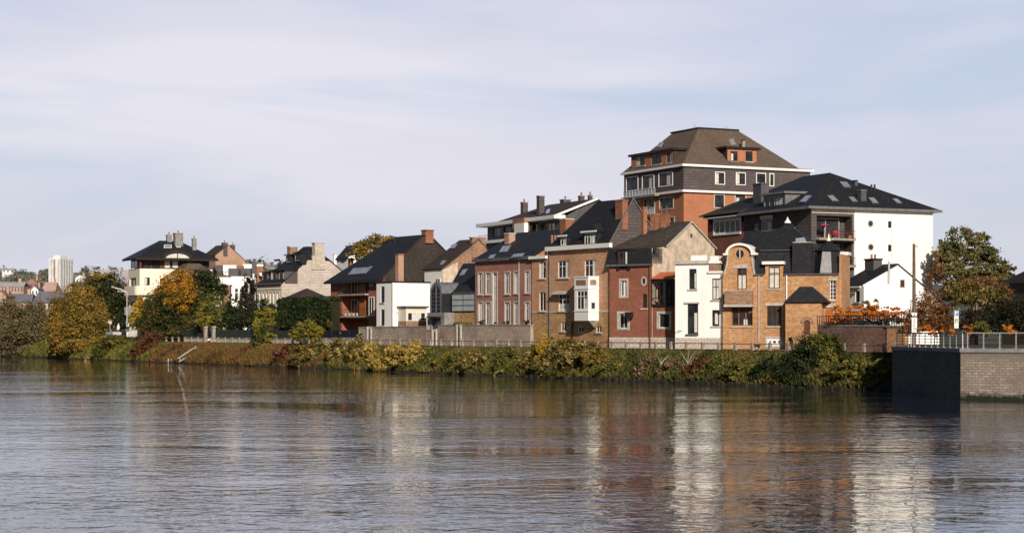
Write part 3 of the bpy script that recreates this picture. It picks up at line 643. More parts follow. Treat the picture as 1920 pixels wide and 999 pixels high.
dormer(b, roof, 1051, 445, 1062, 460, -.25, 2.2, 'trim', 'slate', 'slate', .14, 1, 1, .2, .2, 'trim', .5); dormer(b, roof, 1096, 437, 1117, 458, -.25, 2.2, 'trim', 'slate', 'slate', .14, 3, 1, .25, .25, 'trim', 1.2)
chimney(b, roof, 1154, 1177, 375, 420, b.Y(.4, vr-1), 'chim', 'chim', 0, .6); chimney(b, roof, 1200, 1213, 388, 440, b.Y(.2, vr+1.2), 'chim', 'chim', 0, .8)
chimney(b, roof, 1050, 1075, 410, 440, b.Y(u1-1.5, 4), 'chim', 'stonetrim'); 
for px in (1035, 1041): mb = MB(); p = Vector((*at(px, b.Y(u1, 3)), zz(456, b.Y(u1, 3))-.6)); mb.tube([p, p+Vector((0, 0, 1.7))], [.2, .16], 8); mb.build('chimney_pot', M['oldbrick'], roof)

# ---- pink brick row
b = Bld('pink_brick_house', 'long pink brick house with tall white narrow windows and a plain slate roof', 997, 250, -1320)
TF, TG = b.T('F'), b.T('G'); fx = lambda px, py=560: b.fu(px, py)[0]; fz = lambda py, px=945: b.fu(px, py)[1]; R = lambda *a: b.rect('F', *a)
u2 = fx(891); ze = fz(484, 945); vr, zr = b.fu(976, 438, 7.4)[0], 0
vr = 7.4; zr = b.fu(976, 438, vr)[1]
cols = [(897, 905, 512, 552, 567, 609), (911, 920, 512, 552, 567, 609), (947, 956, 511, 551, 567, 606), (964, 972, 510, 550, 567, 608), (985, 993, 509, 549, 567, 606)]
hs = [R(c[0], c[2], c[1], c[3]) for c in cols]+[R(c[0], c[4], c[1], c[5]) for c in cols]; st = R(924, 511, 932, 609)
w, roof, pl = gable_house(b, u2, 13, ze, zr, vr, M['pink'], M['slate'], hs+[st], lap=.3)
for r in hs: window(b, TF, r, W_, .16, 1, 1, .11, S_, S_, .2, hfr=.75, curt=random.choice([(0, .4, 0, 1), (0, 1, 0, 1), (.1, .9, 0, .8), None]))
window(b, TF, st, W_, .1, 0, 3, .14, None, S_, .15, curt=(0, 1, .05, .95), name='stair_window')
band(b, TF, -.1, u2+.3, ze-.35, ze+.1, .45, M['gutter']); pipe(b, TF, fx(974), fz(609), ze-.4, 'steel', .07)
for q, d_ in (([(943, 462), (960, 460), (951, 473), (935, 474)], 2), ([(920, 479), (931, 477), (924, 486), (914, 487)], 2), ([(964, 477), (985, 475), (978, 483), (956, 485)], 3)): skylight(roof, pl, q, 'gutter', 'skyglass', d_)
chimney(b, roof, 946, 966, 437, 458, b.Y(u2*.72, vr-.5), 'salmon', 'stonetrim')

# ---- slate extension with barrel roofed stair window, glass box
b = Bld('slate_extension', 'dark slate house with a barrel-vaulted zinc window, pale glass box and grey stone entrance', 892, 262, -1320)
TF = b.T('F'); fx = lambda px, py=560, v=0: b.fu(px, py, v)[0]; fz = lambda py, px=850: b.fu(px, py)[1]; R = lambda *a: b.rect('F', *a)
uA, uB, uC = fx(847), fx(833), fx(801)
# dark slope rising behind
mb = MB(); v1 = 6.5; zt = b.fu(872, 494, v1)[1]; zl = fz(550, 845); uL, uT, uR = fx(836, 550, .3), fx(868, 495, v1), fx(898, 493, v1)
b.slab(mb, [(.1, .3, zl), (uL, .3, zl), (uT, v1, zt), (uR, v1, zt)], .15); mb.poly([b.P(uL, .3, GZ), b.P(uL, v1, GZ), b.P(uT, v1, zt-.1), b.P(uL, .3, zl-.1)]); mb.poly([b.P(uR, v1, GZ), b.P(uL, v1, GZ), b.P(uT, v1, zt-.1), b.P(uR, v1, zt-.1)])
roof = mb.build('roof', M['slate'], b.e)
skylight(roof, (b.P(.1, .3, zl), b.P(uL, .3, zl), b.P(uT, v1, zt)), [(868, 506), (878, 504), (870, 516), (861, 518)], 'gutter', 'skyglass')
mb = MB(); b.box(mb, 0, uA, .15, 3, fz(586), fz(548)); b.box(mb, uA+.002, uC, .5, 4, GZ-.3, fz(552)); mb.build('wall', M['slatewall'], b.e)
mb = MB(); b.box(mb, 0, uA, .1, 3, GZ-.3, fz(586)-.003); mb.build('base_wall', M['goldstone'], b.e)
r = R(848, 551, 890, 583); mb = MB()
for k in range(3):
    a = r[0]+(r[1]-r[0])*k/2; tbox(mb, TF, a-.05, a+.05, -.1, .06, r[2], r[3])
for k in range(4):
    z = r[2]+(r[3]-r[2])*k/3; tbox(mb, TF, r[0]-.05, r[1]+.05, -.098, .055, z-.05, z+.05)
gb_ = mb.build('glass_box', M['gutter'], b.e); g = MB(); g.poly([TF(r[0], 0, r[2]), TF(r[1], 0, r[2]), TF(r[1], 0, r[3]), TF(r[0], 0, r[3])]); g.build('pane', M['frosted'], gb_)
# barrel vault
va = -1.2; aw = b.rect('F', 808, 534, 827, 586, va); am, ra = (aw[0]+aw[1])/2, (aw[1]-aw[0])/2; zc = aw[3]-ra*.9; TV = b.T('F', va)
mb = MB(); n_ = 12; pts = [(am+(ra+.2)*math.cos(math.pi*k/n_), zc+(ra+.25)*math.sin(math.pi*k/n_)) for k in range(n_+1)]; pts = [(pts[0][0], aw[2])]+pts+[(pts[-1][0], aw[2])]
bw = MB()
for k in range(len(pts)-1): (mb if 0 < k < len(pts)-2 else bw).poly([b.P(pts[k][0], va, pts[k][1]), b.P(pts[k+1][0], va, pts[k+1][1]), b.P(pts[k+1][0], 3.4, pts[k+1][1]), b.P(pts[k][0], 3.4, pts[k][1])])
bw.build('stair_wall', M['slate'], b.e)
for j in range(4): # standing seams
    v = va+.05+j*.9
    for k in range(1, len(pts)-2):
        A, B_ = pts[k], pts[k+1]; mb.hexa([b.P(A[0], v, A[1]), b.P(B_[0], v, B_[1]), b.P(B_[0], v+.06, B_[1]), b.P(A[0], v+.06, A[1]), b.P(A[0]+(A[0]-am)*.03, v, A[1]+.06), b.P(B_[0]+(B_[0]-am)*.03, v, B_[1]+.06), b.P(B_[0]+(B_[0]-am)*.03, v+.06, B_[1]+.06), b.P(A[0]+(A[0]-am)*.03, v+.06, A[1]+.06)])
ba = mb.build('barrel_roof', M['zinc'], b.e)
mb = MB(); inn = [(am+ra*.82*math.cos(math.pi*k/n_), zc+ra*.85*math.sin(math.pi*k/n_)) for k in range(n_+1)]; inn = [(inn[0][0], aw[2])]+inn+[(inn[-1][0], aw[2])]
for k in range(len(pts)-1): mb.poly([TV(pts[k][0], 0, pts[k][1]), TV(pts[k+1][0], 0, pts[k+1][1]), TV(inn[k+1][0], 0, inn[k+1][1]), TV(inn[k][0], 0, inn[k][1])])
tbox(mb, TV, am-.06, am+.06, -.1, .03, aw[2], zc+ra*.8)
for k in range(5): z = aw[2]+(zc-aw[2])*(k+1)/5; tbox(mb, TV, am-ra*.8, am+ra*.8, -.1, .02, z-.04, z+.04)
aw_ = mb.build('arched_window', M['zinc'], ba); g = MB(); g.poly([TV(a, -.05, z) for a, z in inn]); g.build('pane', M['glass'], aw_)
# entrance
ve = -1.6; q = b.rect('F', 801, 586, 833, 620, ve); dr_ = b.rect('F', 809, 596, 826, 620, ve); TE = b.T('F', ve)
mb = MB(); wallgrid(mb, TE, q[0], q[1], GZ-.3, q[3], [(dr_[0], dr_[1], GZ-.2, dr_[3])], .3)
for u in (q[0], q[1]): mb.poly([b.P(u, ve, GZ-.3), b.P(u, .5, GZ-.3), b.P(u, .5, q[3]), b.P(u, ve, q[3])])
mb.poly([b.P(q[0], ve, q[3]), b.P(q[1], ve, q[3]), b.P(q[1], .5, q[3]), b.P(q[0], .5, q[3])]); en = mb.build('entrance', M['greystone'], b.e)
mb = MB(); tbox(mb, TE, dr_[0], dr_[1], -.25, -.2, GZ-.2, dr_[3]); mb.build('door', M['darkgrey'], en); mb = MB(); tbox(mb, TE, dr_[0]-.2, dr_[1]+.2, .004, .8, dr_[3]+.02, dr_[3]+.22); mb.build('door_canopy', M['dark'], en)

# ---- cream gabled house behind with brick stack
b = Bld('cream_gabled_house', 'cream house with brown slate roof and broad brick chimney gable behind the barrel window', 829, 286, -1100)
TF = b.T('F'); R = lambda *a: b.rect('F', *a); va, za = b.gv(896, 446); vb = b.gv(930, 470)[0]; ze = b.fu(829, 503)[1]; u2 = b.fu(796, 503)[0]
w, roof, pl = gable_house(b, u2, vb+2, ze, za-.3, va, M['white'], M['slateb'], [R(818, 523, 826, 532), R(803, 540, 809, 553)] if 0 else [], over=.3, gm=M['oldbrick'])
window(b, TF, R(817, 522, 826, 532), W_, -1, 1, 0, .1, S_, None); window(b, TF, R(803, 541, 810, 555), W_, -1, 1, 0, .1)
for q in ([(848, 459), (859, 457), (853, 466), (843, 467)], [(829, 489), (838, 488), (831, 497), (824, 498)]): skylight(roof, pl, q, 'gutter', 'skyglass')
chimney(b, roof, 881, 911, 445, 474, b.Y(.3, va), 'oldbrick', 'oldbrick', 0, 3.0)
v0, z0 = b.gv(829, 503); v1, z1 = b.gv(858, 483); z2 = b.gv(858, 520)[1]
mb = MB(); mb.poly([b.P(-.03, .05, GZ), b.P(-.03, v1, GZ), b.P(-.03, v1, z1-.7), b.P(-.03, .05, z0-.3)]); mb.build('gable_render', M['creamgable'], b.e)

# ---- white box house
b = Bld('white_box_house', 'bright white flat-roofed block with a slim brick chimney beside the brown-brick flats', 736, 281, -1320)
TF, TG = b.T('F'), b.T('G'); R = lambda *a: b.rect('F', *a); u2 = b.fu(706, 560)[0]; v2 = b.gv(806, 560)[0]; zt = b.gv(770, 530)[1]
hs = [R(714, 537, 721, 567), R(714, 580, 721, 610)]
mb = MB(); wallgrid(mb, TF, 0, u2, GZ-.3, zt, hs, .2); wallgrid(mb, TG, 0, v2, GZ-.3, zt, [], .2)
for q in ([(u2, 0, GZ), (u2, v2, GZ), (u2, v2, zt), (u2, 0, zt)], [(0, v2, GZ), (u2, v2, GZ), (u2, v2, zt), (0, v2, zt)], [(0, 0, zt), (u2, 0, zt), (u2, v2, zt), (0, v2, zt)]): mb.poly([b.P(*p) for p in q])
mb.build('wall', M['white'], b.e)
for r in hs: window(b, TF, r, DK, .15, 0, 1, .1, S_, None, curt=None)
mb = MB(); b.box(mb, -.12, u2+.12, -.12, v2+.1, zt+.003, zt+.22); roof = mb.build('roof', M['dark'], b.e)
mb = MB(); mb.tube([b.P(-.08, -.08, GZ), b.P(-.08, -.08, zt)], .07, 6); mb.build('downpipe', M['stonetrim'], b.e)
chimney(b, roof, 741, 757, 476, 532, b.Y(u2*.4, 2.2), 'salmon', 'chim')
mb = MB()
for px, py in ((744, 587), (753, 587)): a, z = b.gv(px, py); tbox(mb, TG, a-.15, a+.15, .004, .08, z-.1, z+.1)
mb.build('wall_vent', S_, b.e)
a0, a1, z0, z1 = b.rect('G', 760, 576, 803, 603); uo = -2.5; a0, a1, z0, z1 = b.rect('G', 761, 577, 800, 602, uo); zb = b.gv(780, 622, uo)[1]
T2 = b.T('G', uo); mb = MB(); tbox(mb, T2, a0, a1, -2.4, 0, z0-.003, z1); an = mb.build('annex', M['panelcream'], b.e)
mb = MB(); tbox(mb, T2, a0, a1, -2.4, .03, GZ-.3, z0-.006); mb.build('annex_base', M['oldbrick'], an); mb = MB(); tbox(mb, T2, a0-.2, a1+.2, -2.45, .35, z1+.003, z1+.28); mb.build('annex_roof', M['gutter'], an)
window(b, T2, b.rect('G', 764, 586, 797, 601, uo), W_, -1, 3, 0, .07, None, None, curt=(.25, .75, 0, 1), parent=an)

# ---- brown brick flats with balconies
b = Bld('brick_apartment_house', 'brown brick flats with recessed wooden balconies under a huge dark slate roof', 720, 293, -1320, 'apartment house')
TF, TG = b.T('F'), b.T('G'); fx = lambda px, py=560, v=0: b.fu(px, py, v)[0]; fz = lambda py, px=665: b.fu(px, py)[1]; R = lambda *a: b.rect('F', *a)
u2 = fx(620); ze = fz(520); va, za = b.gv(797, 442); vb = b.gv(848, 470)[0]*1.35
lg = [(fx(691), fx(641), fz(551), fz(521)), (fx(691), fx(641), fz(592), fz(557)), (fx(691), fx(641), GZ-.2, fz(599))]
mb = MB(); wallgrid(mb, TF, 0, u2, GZ-.3, ze, lg, 1.9)
mb.poly([b.P(0, 0, GZ), b.P(0, vb, GZ), b.P(0, vb, ze), b.P(0, 0, ze)]); mb.poly([b.P(u2, 0, GZ), b.P(u2, vb, GZ), b.P(u2, vb, ze), b.P(u2, 0, ze)])
for l in lg: mb.poly([TF(l[0], -1.9, l[2]), TF(l[1], -1.9, l[2]), TF(l[1], -1.9, l[3]), TF(l[0], -1.9, l[3])])
mb.build('wall', M['brown'], b.e)
mb = MB(); mb.poly([b.P(-.02, .05, ze-3), b.P(-.02, vb, ze-3), b.P(-.02, vb, ze-.5), b.P(-.02, va+1, za), b.P(-.02, va-.6, za), b.P(-.02, .05, ze)]); mb.build('gable_wall', M['slateb'], b.e)
hl = 9.5; rb = MB()
b.slab(rb, [(-.15, -.9, ze-.55), (u2+.5, -.9, ze-.55), (u2-hl, va-.6, za+.15), (-.15, va-.6, za+.15)], .2); b.slab(rb, [(-.15, va+1, za+.15), (u2-hl, va+1, za+.15), (u2+.5, vb, ze-.5), (-.15, vb, ze-.5)], .2); b.slab(rb, [(-.15, va-.6, za+.15), (u2-hl, va-.6, za+.15), (u2-hl, va+1, za+.15), (-.15, va+1, za+.15)], .2); b.slab(rb, [(u2+.5, -.9, ze-.55), (u2+.5, vb, ze-.5), (u2-hl, va+1, za+.15), (u2-hl, va-.6, za+.15)], .2)
roof = rb.build('roof', M['slate'], b.e)
mb = MB(); b.box(mb, -.3, u2+.5, -1.1, -.8, ze-.95, ze-.6); mb.build('gutter', M['dark'], roof)
pl = (b.P(0, -.9, ze-.55), b.P(5, -.9, ze-.55), b.P(0, va-.6, za+.15))
skylight(roof, pl, [(664, 503), (697, 501), (686, 513), (652, 516)], 'zinc', 'skyglass', 6)
skylight(roof, pl, [(692, 501), (699, 499), (696, 504), (689, 506)], 'gutter', 'skyglass')
chimney(b, roof, 790, 813, 431, 447, b.Y(.8, va), 'chim', 'chim', 0, 1.0); mb = MB(); p = b.P(u2*.35, va-2, za-1.2); mb.tube([p, p+Vector((0, 0, 1.3))], .15, 6); mb.build('flue', M['dark'], roof)
for l, h in zip(lg[:2], (1.05, 1.1)):
    mb = MB(); tbox(mb, TF, l[0]-.1, l[1]+.1, -1.8, .7, l[2]-.28, l[2]-.002); o = mb.build('balcony', M['concrete'], b.e)
    railing(b, TF, l[0], l[1], l[2]+.01, l[2]+h, .6, 'dark', 22, o)
    mb = MB(); a = l[0]+(l[1]-l[0])*.36; tbox(mb, TF, l[0]+(l[1]-l[0])*.16, l[0]+(l[1]-l[0])*.46, -.35, -.28, l[2], l[3]-.05); mb.build('timber_screen', M['orangewood'], o)
    mb = MB(); tbox(mb, TF, a+.8, a+2.6, -1.6, -1.5, l[2], l[3]-.25); mb.build('timber_screen', M['wood'], o)
    r = (l[1]-2.6, l[1]-.5, l[2]+.05, l[3]-.3); window(b, b.T('F', 1.6), r, W_, -1, 1, 0, .14, parent=o, curt=None)
    mb = MB(); tbox(mb, TF, l[0]+.05, l[0]+.3, -.2, .1, l[2], l[3]); tbox(mb, TF, a-.1, a+.06, -.05, .1, l[2], l[3]); mb.build('balcony_post', M['dark'], o)
l = lg[1]
for k in range(4): mb = MB(); a = l[0]+(l[1]-l[0])*(.4+.15*k); tbox(mb, TF, a-.22, a+.22, -.1, .3, l[2], l[2]+.45); mb.build('planter', M['panelcream'], b.e)
mb = MB(); tbox(mb, TF, fx(703), fx(691)-.1, .01, .5, fz(553), fz(520)); mb.build('render_panel', M['salmon'], b.e) if 0 else None
for px, py in ((629, 565), (629, 607)): a, z = b.fu(px, py); roundwin(b, TF, a, z, .35, .75, S_, wd=.15)
window(b, TF, R(625, 527, 633, 533), W_, -1, 0, 0, .08, curt=None)
window(b, TF, R(693, 523, 699, 536), W_, -1, 0, 0, .08, curt=None); window(b, TF, R(692, 556, 702, 592), W_, -1, 1, 0, .14, curt=None)
# ================================================================ buildings behind
# ---- tall block
b = Bld('apartment_tower', 'tall orange brick apartment block with slate-hung storey and brown tiled mansard roof', 1282, 282, -740, 'apartment block')
TF, TG = b.T('F'), b.T('G'); R = lambda *a: b.rect('F', *a); G = lambda *a: b.rect('G', *a)
U, V = b.fu(1172, 340)[0], b.gv(1517, 340)[0]; z1 = b.gv(1282, 356)[1]; z2 = b.gv(1282, 312)[1]
gh = [G(1340, 366, 1357, 389), G(1379, 366, 1397, 389)]; fh = [R(1237, 372, 1262, 391), R(1256, 408, 1264, 418)]
fb = [R(1190, 376, 1200, 398), R(1208, 374, 1227, 400)]
mb = MB(); wallgrid(mb, TG, 0, V, GZ, z1, gh, .25); wallgrid(mb, TF, 0, U, GZ, z1, fh+fb, .3)
mb.poly([b.P(U, 0, GZ), b.P(U, V, GZ), b.P(U, V, z1), b.P(U, 0, z1)]); mb.poly([b.P(0, V, GZ), b.P(U, V, GZ), b.P(U, V, z1), b.P(0, V, z1)]); mb.build('wall', M['orange'], b.e)
sg = [G(1341, 324, 1357, 345), G(1380, 325, 1396, 346), G(1418, 326, 1434, 343)]; sf = [R(1176, 333, 1197, 357), R(1206, 330, 1227, 356), R(1237, 325, 1262, 348)]
e = .12; TG2, TF2 = b.T('G', -e), b.T('F', -e)
mb = MB(); wallgrid(mb, TG2, -e, V+e, z1+.003, z2, sg, .25); wallgrid(mb, TF2, -e, U+e, z1+.003, z2, sf, .3)
for q in ([(U+e, -e, z1), (U+e, V+e, z1), (U+e, V+e, z2), (U+e, -e, z2)], [(-e, V+e, z1), (U+e, V+e, z1), (U+e, V+e, z2), (-e, V+e, z2)]): mb.poly([b.P(*p) for p in q])
sw = mb.build('slate_storey', M['slatewall'], b.e)
mb = MB(); b.box(mb, -.5, U+.5, -.5, V+.5, z1-.34, z1-.003); mb.build('string_course', M['trim'], b.e)
mb = MB(); b.box(mb, -.55, U+.6, -.55, V+.6, z2+.003, z2+.36); mb.build('cornice', M['trim'], b.e)
FR = M['stonetrim']
for r in gh: window(b, TG, r, DK, .15, 1, 0, .08, FR, FR, .2)
for r, s in zip(sg, (2, 2, 1)): window(b, TG2, r, DK, .15, 1, 0, .09, None, W_, .13, parent=sw, curt=(0, .42, 0, 1) if s == 2 else None)
window(b, TG2, G(1443, 327, 1449, 348), DK, -1, 0, 0, .1, None, W_, .15, parent=sw, curt=None)
for r in fh+fb: window(b, TF, r, DK, .2, 1, 0, .09, None, FR, .22)
for r in sf: window(b, TF2, r, DK, .2, 1, 0, .09, None, W_, .16, parent=sw, curt=None if r is sf[0] else (0, .5, 0, 1))
for y0, y1, x0, x1 in ((355, 368, 1170, 1229), (391, 403, 1188, 1228)):
    r = b.rect('F', x0, y0, x1, y1, -1.1); mb = MB(); b.box(mb, r[0], r[1], -1.2, -.05-e, r[2]-.25, r[2]); o = mb.build('balcony', M['concrete'], b.e)
    mb = MB(); b.box(mb, r[0], r[1], -1.18, -1.14, r[2]+.01, r[3]-.12); mb.build('balcony_panel', M['frosted'], o); railing(b, b.T('F', -1.1), r[0], r[1], r[2], r[3], .15, 'trim', 10, o)
t = 7.4; zt = zz(241, b.Y(t, t)); zc = z2+.36; rb = MB(); vr1 = 15; ur = U-2.5
A = [(-.4, -.4, zc), (U+.4, -.4, zc), (U+.4, V-2, zc), (-.4, V-2, zc)]; B_ = [(t, t, zt), (ur, t, zt-.1), (ur, vr1, zt-.1), (t, vr1, zt)]
rb.hexa([b.P(*q) for q in A+B_]); roof = rb.build('roof', M['tilebrown'], b.e)
mb = MB(); b.box(mb, t-.15, ur+.2, t-.15, vr1+.15, zt-.05, zt+.2); mb.build('roof_edge', M['dark'], roof)
mb = MB(); b.box(mb, -.2, U, V-1.9, V+.4, zc+.003, zc+.12); mb.build('flat_roof', M['gutter'], b.e)
# dormers
def boxdormer(side, x0, y0, x1, y1, off, dep, wins, ov=.35):
    T = b.T(side, off); r = b.rect(side, x0, y0, x1, y1, off); mb = MB(); hs = [b.rect(side, *w, off) for w in wins]
    wallgrid(mb, T, r[0], r[1], r[2], r[3], hs, .2); o = mb.build('dormer', M['orange'], roof)
    for c0, c1 in ((r[0]-.12, r[0]-.003), (r[1]+.003, r[1]+.12)): mb = MB(); tbox(mb, T, c0, c1, -dep, -.02, r[2]-.2, r[3]); mb.build('dormer_cheek', M['slateb'], o)
    mb = MB(); tbox(mb, T, r[0]-.2-ov, r[1]+.2+ov, -dep, ov, r[3]+.003, r[3]+.35); mb.build('dormer_roof', M['dark'], o)
    for h in hs: window(b, T, h, DK, .15, 1, 0, .09, FR, None, parent=o)
    return r
boxdormer('G', 1364, 280, 1419, 305, .7, 6, [(1370, 284, 1383, 303), (1398, 284, 1411, 303)])
boxdormer('F', 1184, 288, 1262, 312, .3, 5, [(1192, 294, 1209, 313) if 0 else (1193, 293, 1209, 311), (1221, 288, 1240, 308), (1250, 286, 1259, 305)])
plg = (b.P(-.4, -.4, zc), b.P(-.4, V-2, zc), b.P(t, t, zt)); plf = (b.P(-.4, -.4, zc), b.P(U+.4, -.4, zc), b.P(t, t, zt))
skylight(roof, plg, [(1367, 263), (1375, 261), (1379, 271), (1371, 272)], 'steel', 'skyglass'); skylight(roof, plf, [(1237, 268), (1244, 267), (1239, 276), (1231, 277)], 'steel', 'skyglass')
chimney(b, roof, 1390, 1397, 262, 274, b.Y(4, 11), 'concrete', 'dark')
for px, py in ((1303, 234), (1358, 237), (1364, 238)):
    mb = MB(); Yq = b.Y(t+2, t+3); p = Vector((*at(px, Yq), zt)); mb.tube([p, Vector((p.x, p.y, zz(py, Yq)))], .12, 6); mb.build('flue', M['steel'], roof)

# ---- white block with dark hipped roof
b = Bld('white_apartment_block', 'white rendered apartment block with dark hipped roof, portholes and flowery balcony', 1521, 242, -610, 'apartment block')
TF, TG = b.T('F'), b.T('G'); R = lambda *a: b.rect('F', *a); G = lambda *a: b.rect('G', *a)
U, V = 26.7, b.gv(1747, 450)[0]; ze = b.gv(1521, 386)[1]; va = V/2; zp = zz(324, b.Y(10, 10))
l1, l2 = G(1531, 405, 1597, 447), G(1531, 454, 1597, 497)
vW = b.gv(1600, 450)[0]
mb = MB(); wallgrid(mb, TG, 0, vW+.3, GZ, ze, [l1, l2], 1.7)
fw = [R(1339, 412, 1388, 438), R(1412, 418, 1422, 434), R(1427, 412, 1448, 433)]
uM = b.fu(1395, 430)[0]
wallgrid(mb, TF, 0, uM, GZ, ze, fw[1:], .2)
mb.poly([b.P(0, V, GZ), b.P(U, V, GZ), b.P(U, V, ze), b.P(0, V, ze)])
for l in (l1, l2): mb.poly([TG(l[0], -1.7, l[2]), TG(l[1], -1.7, l[2]), TG(l[1], -1.7, l[3]), TG(l[0], -1.7, l[3])])
mb.build('wall', M['slatewall'], b.e)
mb = MB(); wallgrid(mb, TF, uM, U, GZ, ze-1.2, fw[:1], .2); mb.poly([b.P(U, 0, GZ), b.P(U, V, GZ), b.P(U, V, ze), b.P(U, 0, ze)]); mb.build('brick_wall', M['red'], b.e)
mb = MB(); b.box(mb, -.25, .4, vW, V, GZ, b.gv(1670, 397)[1]); ww = mb.build('white_wall', M['offwhite'], b.e)
mb = MB(); b.box(mb, -.12, .3, vW-.02, V+.05, b.gv(1670, 397)[1]+.003, ze-.002); b.box(mb, -.1, -.003, 0, vW-.03, ze-.9, ze-.003); mb.build('frieze', M['cream'], b.e)
TWW = b.T('G', -.25)
for px, py in ((1630, 419.5), (1630.5, 463.5)): a, z = b.gv(px, py); roundwin(b, TWW, a, z, .36, .36, M['stonetrim'], par=ww, wd=.14)
for y0, y1 in ((415, 427), (459, 471)): window(b, TWW, G(1663, y0, 1668, y1), DK, -1, 0, 0, .07, None, None, parent=ww, curt=None)
pipe(b, TWW, b.gv(1669, 480)[0], b.gv(1669, 520)[1], b.gv(1669, 400)[1], 'trim', .05)
for l in (l1, l2):
    TR = b.T('G', 1.5); r = (l[0]+.2, l[0]+(l[1]-l[0])*.82, l[2]+.05, l[3]-.2); w = window(b, TR, r, M['steel'], -1, 1, 0, .12, curt=None, glass='glass')
    mb = MB(); tbox(mb, TG, l[0]-.2, l[1]+.1, -1.6, .9, l[2]-.3, l[2]-.003); o = mb.build('balcony', M['concrete'], b.e)
    railing(b, TG, l[0]-.15, l[1]+.05, l[2], l[2]+1.05, .82, 'dark', 26, o)
balc = (b, l1)
window(b, TF, fw[0], W_, .12, 4, 0, .22, W_, W_, .25, curt=None); window(b, TF, fw[1], DK, .15, 0, 0, .1); window(b, TF, fw[2], W_, .15, 2, 0, .12, curt=(.1, .5, 0, .8))
r = R(1429, 404, 1449, 411); mb = MB(); tbox(mb, TF, r[0], r[1], .01, .35, r[2], r[3]); mb.build('roller_blind', M['panelcream'], b.e)
rb = MB(); ov = .9; zo = ze-.1; rf = 10.0; E = [(-ov, -ov), (U, -ov), (U, V+ov), (-ov, V+ov)]; r1, r2 = (rf, va), (16.7, va)
b.slab(rb, [(*E[0], zo), (*E[1], zo), (*r2, zp), (*r1, zp)], .12); b.slab(rb, [(*E[3], zo), (*E[0], zo), (*r1, zp)], .12); b.slab(rb, [(*E[2], zo), (*E[3], zo), (*r1, zp), (*r2, zp)], .12); b.slab(rb, [(*E[1], zo), (*E[2], zo), (*r2, zp)], .12)
roof = rb.build('roof', M['slate'], b.e)
mb = MB(); b.box(mb, -ov-.15, -ov-.002, -ov-.1, V+ov+.1, zo-.3, zo+.03); b.box(mb, -ov, uM, -ov-.15, -ov-.002, zo-.3, zo+.03); mb.build('gutter', M['zinc'], roof)
mb = MB(); b.box(mb, -ov+.02, U, -ov+.02, V+ov-.02, zo-.28, zo-.15); mb.build('soffit', M['trim'], roof)
pg = (b.P(*E[3], zo), b.P(*E[0], zo), b.P(*r1, zp)); pf = (b.P(*E[0], zo), b.P(*E[1], zo), b.P(*r1, zp))
for q in ([(1573, 341), (1588, 342), (1596, 352), (1582, 352)], [(1550, 367), (1562, 367), (1573, 378), (1560, 378)], [(1590, 370), (1600, 370), (1609, 379), (1598, 379)], [(1627, 371), (1638, 371), (1648, 382), (1636, 382)], [(1672, 373), (1682, 373), (1692, 382), (1682, 382)]): skylight(roof, pg, q, 'gutter', 'skyglass')
skylight(roof, pf, [(1512, 367), (1523, 367), (1510, 380), (1497, 380)], 'gutter', 'skyglass')
chimney(b, roof, 1608, 1624, 356, 373, b.Y(2, 8.5), 'darkgrey', 'zinc', 0); chimney(b, roof, 1413, 1440, 344, 384, b.Y(17, 2), 'darkgrey', 'gutter', 0, .6); chimney(b, roof, 1600, 1608, 338, 346, b.Y(7, 10), 'darkgrey', 'dark', 0)
for px in (1634, 1640): mb = MB(); Yq = b.Y(6, 11); p = Vector((*at(px, Yq), zz(346, Yq))); mb.tube([p, p-Vector((0, 0, 1.6))], .13, 6); mb.build('flue', M['dark'], roof)
r = b.rect('F', 1433, 367, 1471, 388, .6); o = dormer(b, roof, 1433, 367, 1471, 388, .6, 7, 'steel', 'zinc', 'zinc', .3, 3, 0, .4, .2)
# mottled lean-to roof at the far left end
rb = MB(); u0 = uM-.5; zl = b.fu(1340, 404)[1]; b.slab(rb, [(u0, -1, zl), (U+.9, -1, zl), (U+.9, 7, zl+2.9), (u0, 7, zl+2.9)], .15); rb.build('lower_roof', M['tilelichen'], b.e)

# ---- things on the balcony
b, l1 = balc
def balthing(name, label, cat, px, build, group=None, o=.35):
    a, z = b.gv(px, 446); e = empty(name, tuple(b.T('G')(a, o, l1[2]+.002)), label, cat, group); build(e, Vector(e.location)); return e
def parasol(e, p):
    m = MB(); m.tube([p, p+Vector((0, 0, 1.9))], .03, 6); m.build('pole', M['trim'], e)
    m = MB(); n = 8; t_ = p+Vector((0, 0, 2.0))
    for k in range(n):
        a0, a1 = 2*math.pi*k/n, 2*math.pi*(k+1)/n; m.poly([t_, p+Vector((.75*math.cos(a0), .75*math.sin(a0), 1.65)), p+Vector((.75*math.cos(a1), .75*math.sin(a1), 1.65))])
    m.build('canopy', M['pinkfl'], e)
def pot(e, p):
    m = MB(); m.tube([p, p+Vector((0, 0, .4))], [.2, .28], 8); m.build('pot', M['yellowpl'], e)
    m = MB(); r_ = random.Random(5)
    for k in range(60):
        q = p+Vector((r_.gauss(0, .22), r_.gauss(0, .22), .65+r_.gauss(0, .17))); d = .09; m.poly([q+Vector((r_.uniform(-d, d), r_.uniform(-d, d), r_.uniform(-d, d))) for _ in range(4)])
    m.build('flowers', M['pinkfl'], e)
def seat(e, p):
    m = MB(); m.wbox(p+Vector((0, 0, .4)), .7, .6, .1, b.n); m.build('seat', M['redcloth'], e)
    m = MB(); m.wbox(p+Vector((b.d[0]*.3, b.d[1]*.3, .5)), .7, .08, .55, b.n); m.build('backrest', M['redcloth'], e)
    for sx in (-.28, .28):
        for sy in (-.22, .22): m = MB(); m.wbox(p+Vector((b.n[0]*sx+b.d[0]*sy, b.n[1]*sx+b.d[1]*sy, 0)), .05, .05, .4, b.n); m.build('leg', M['trim'], e)
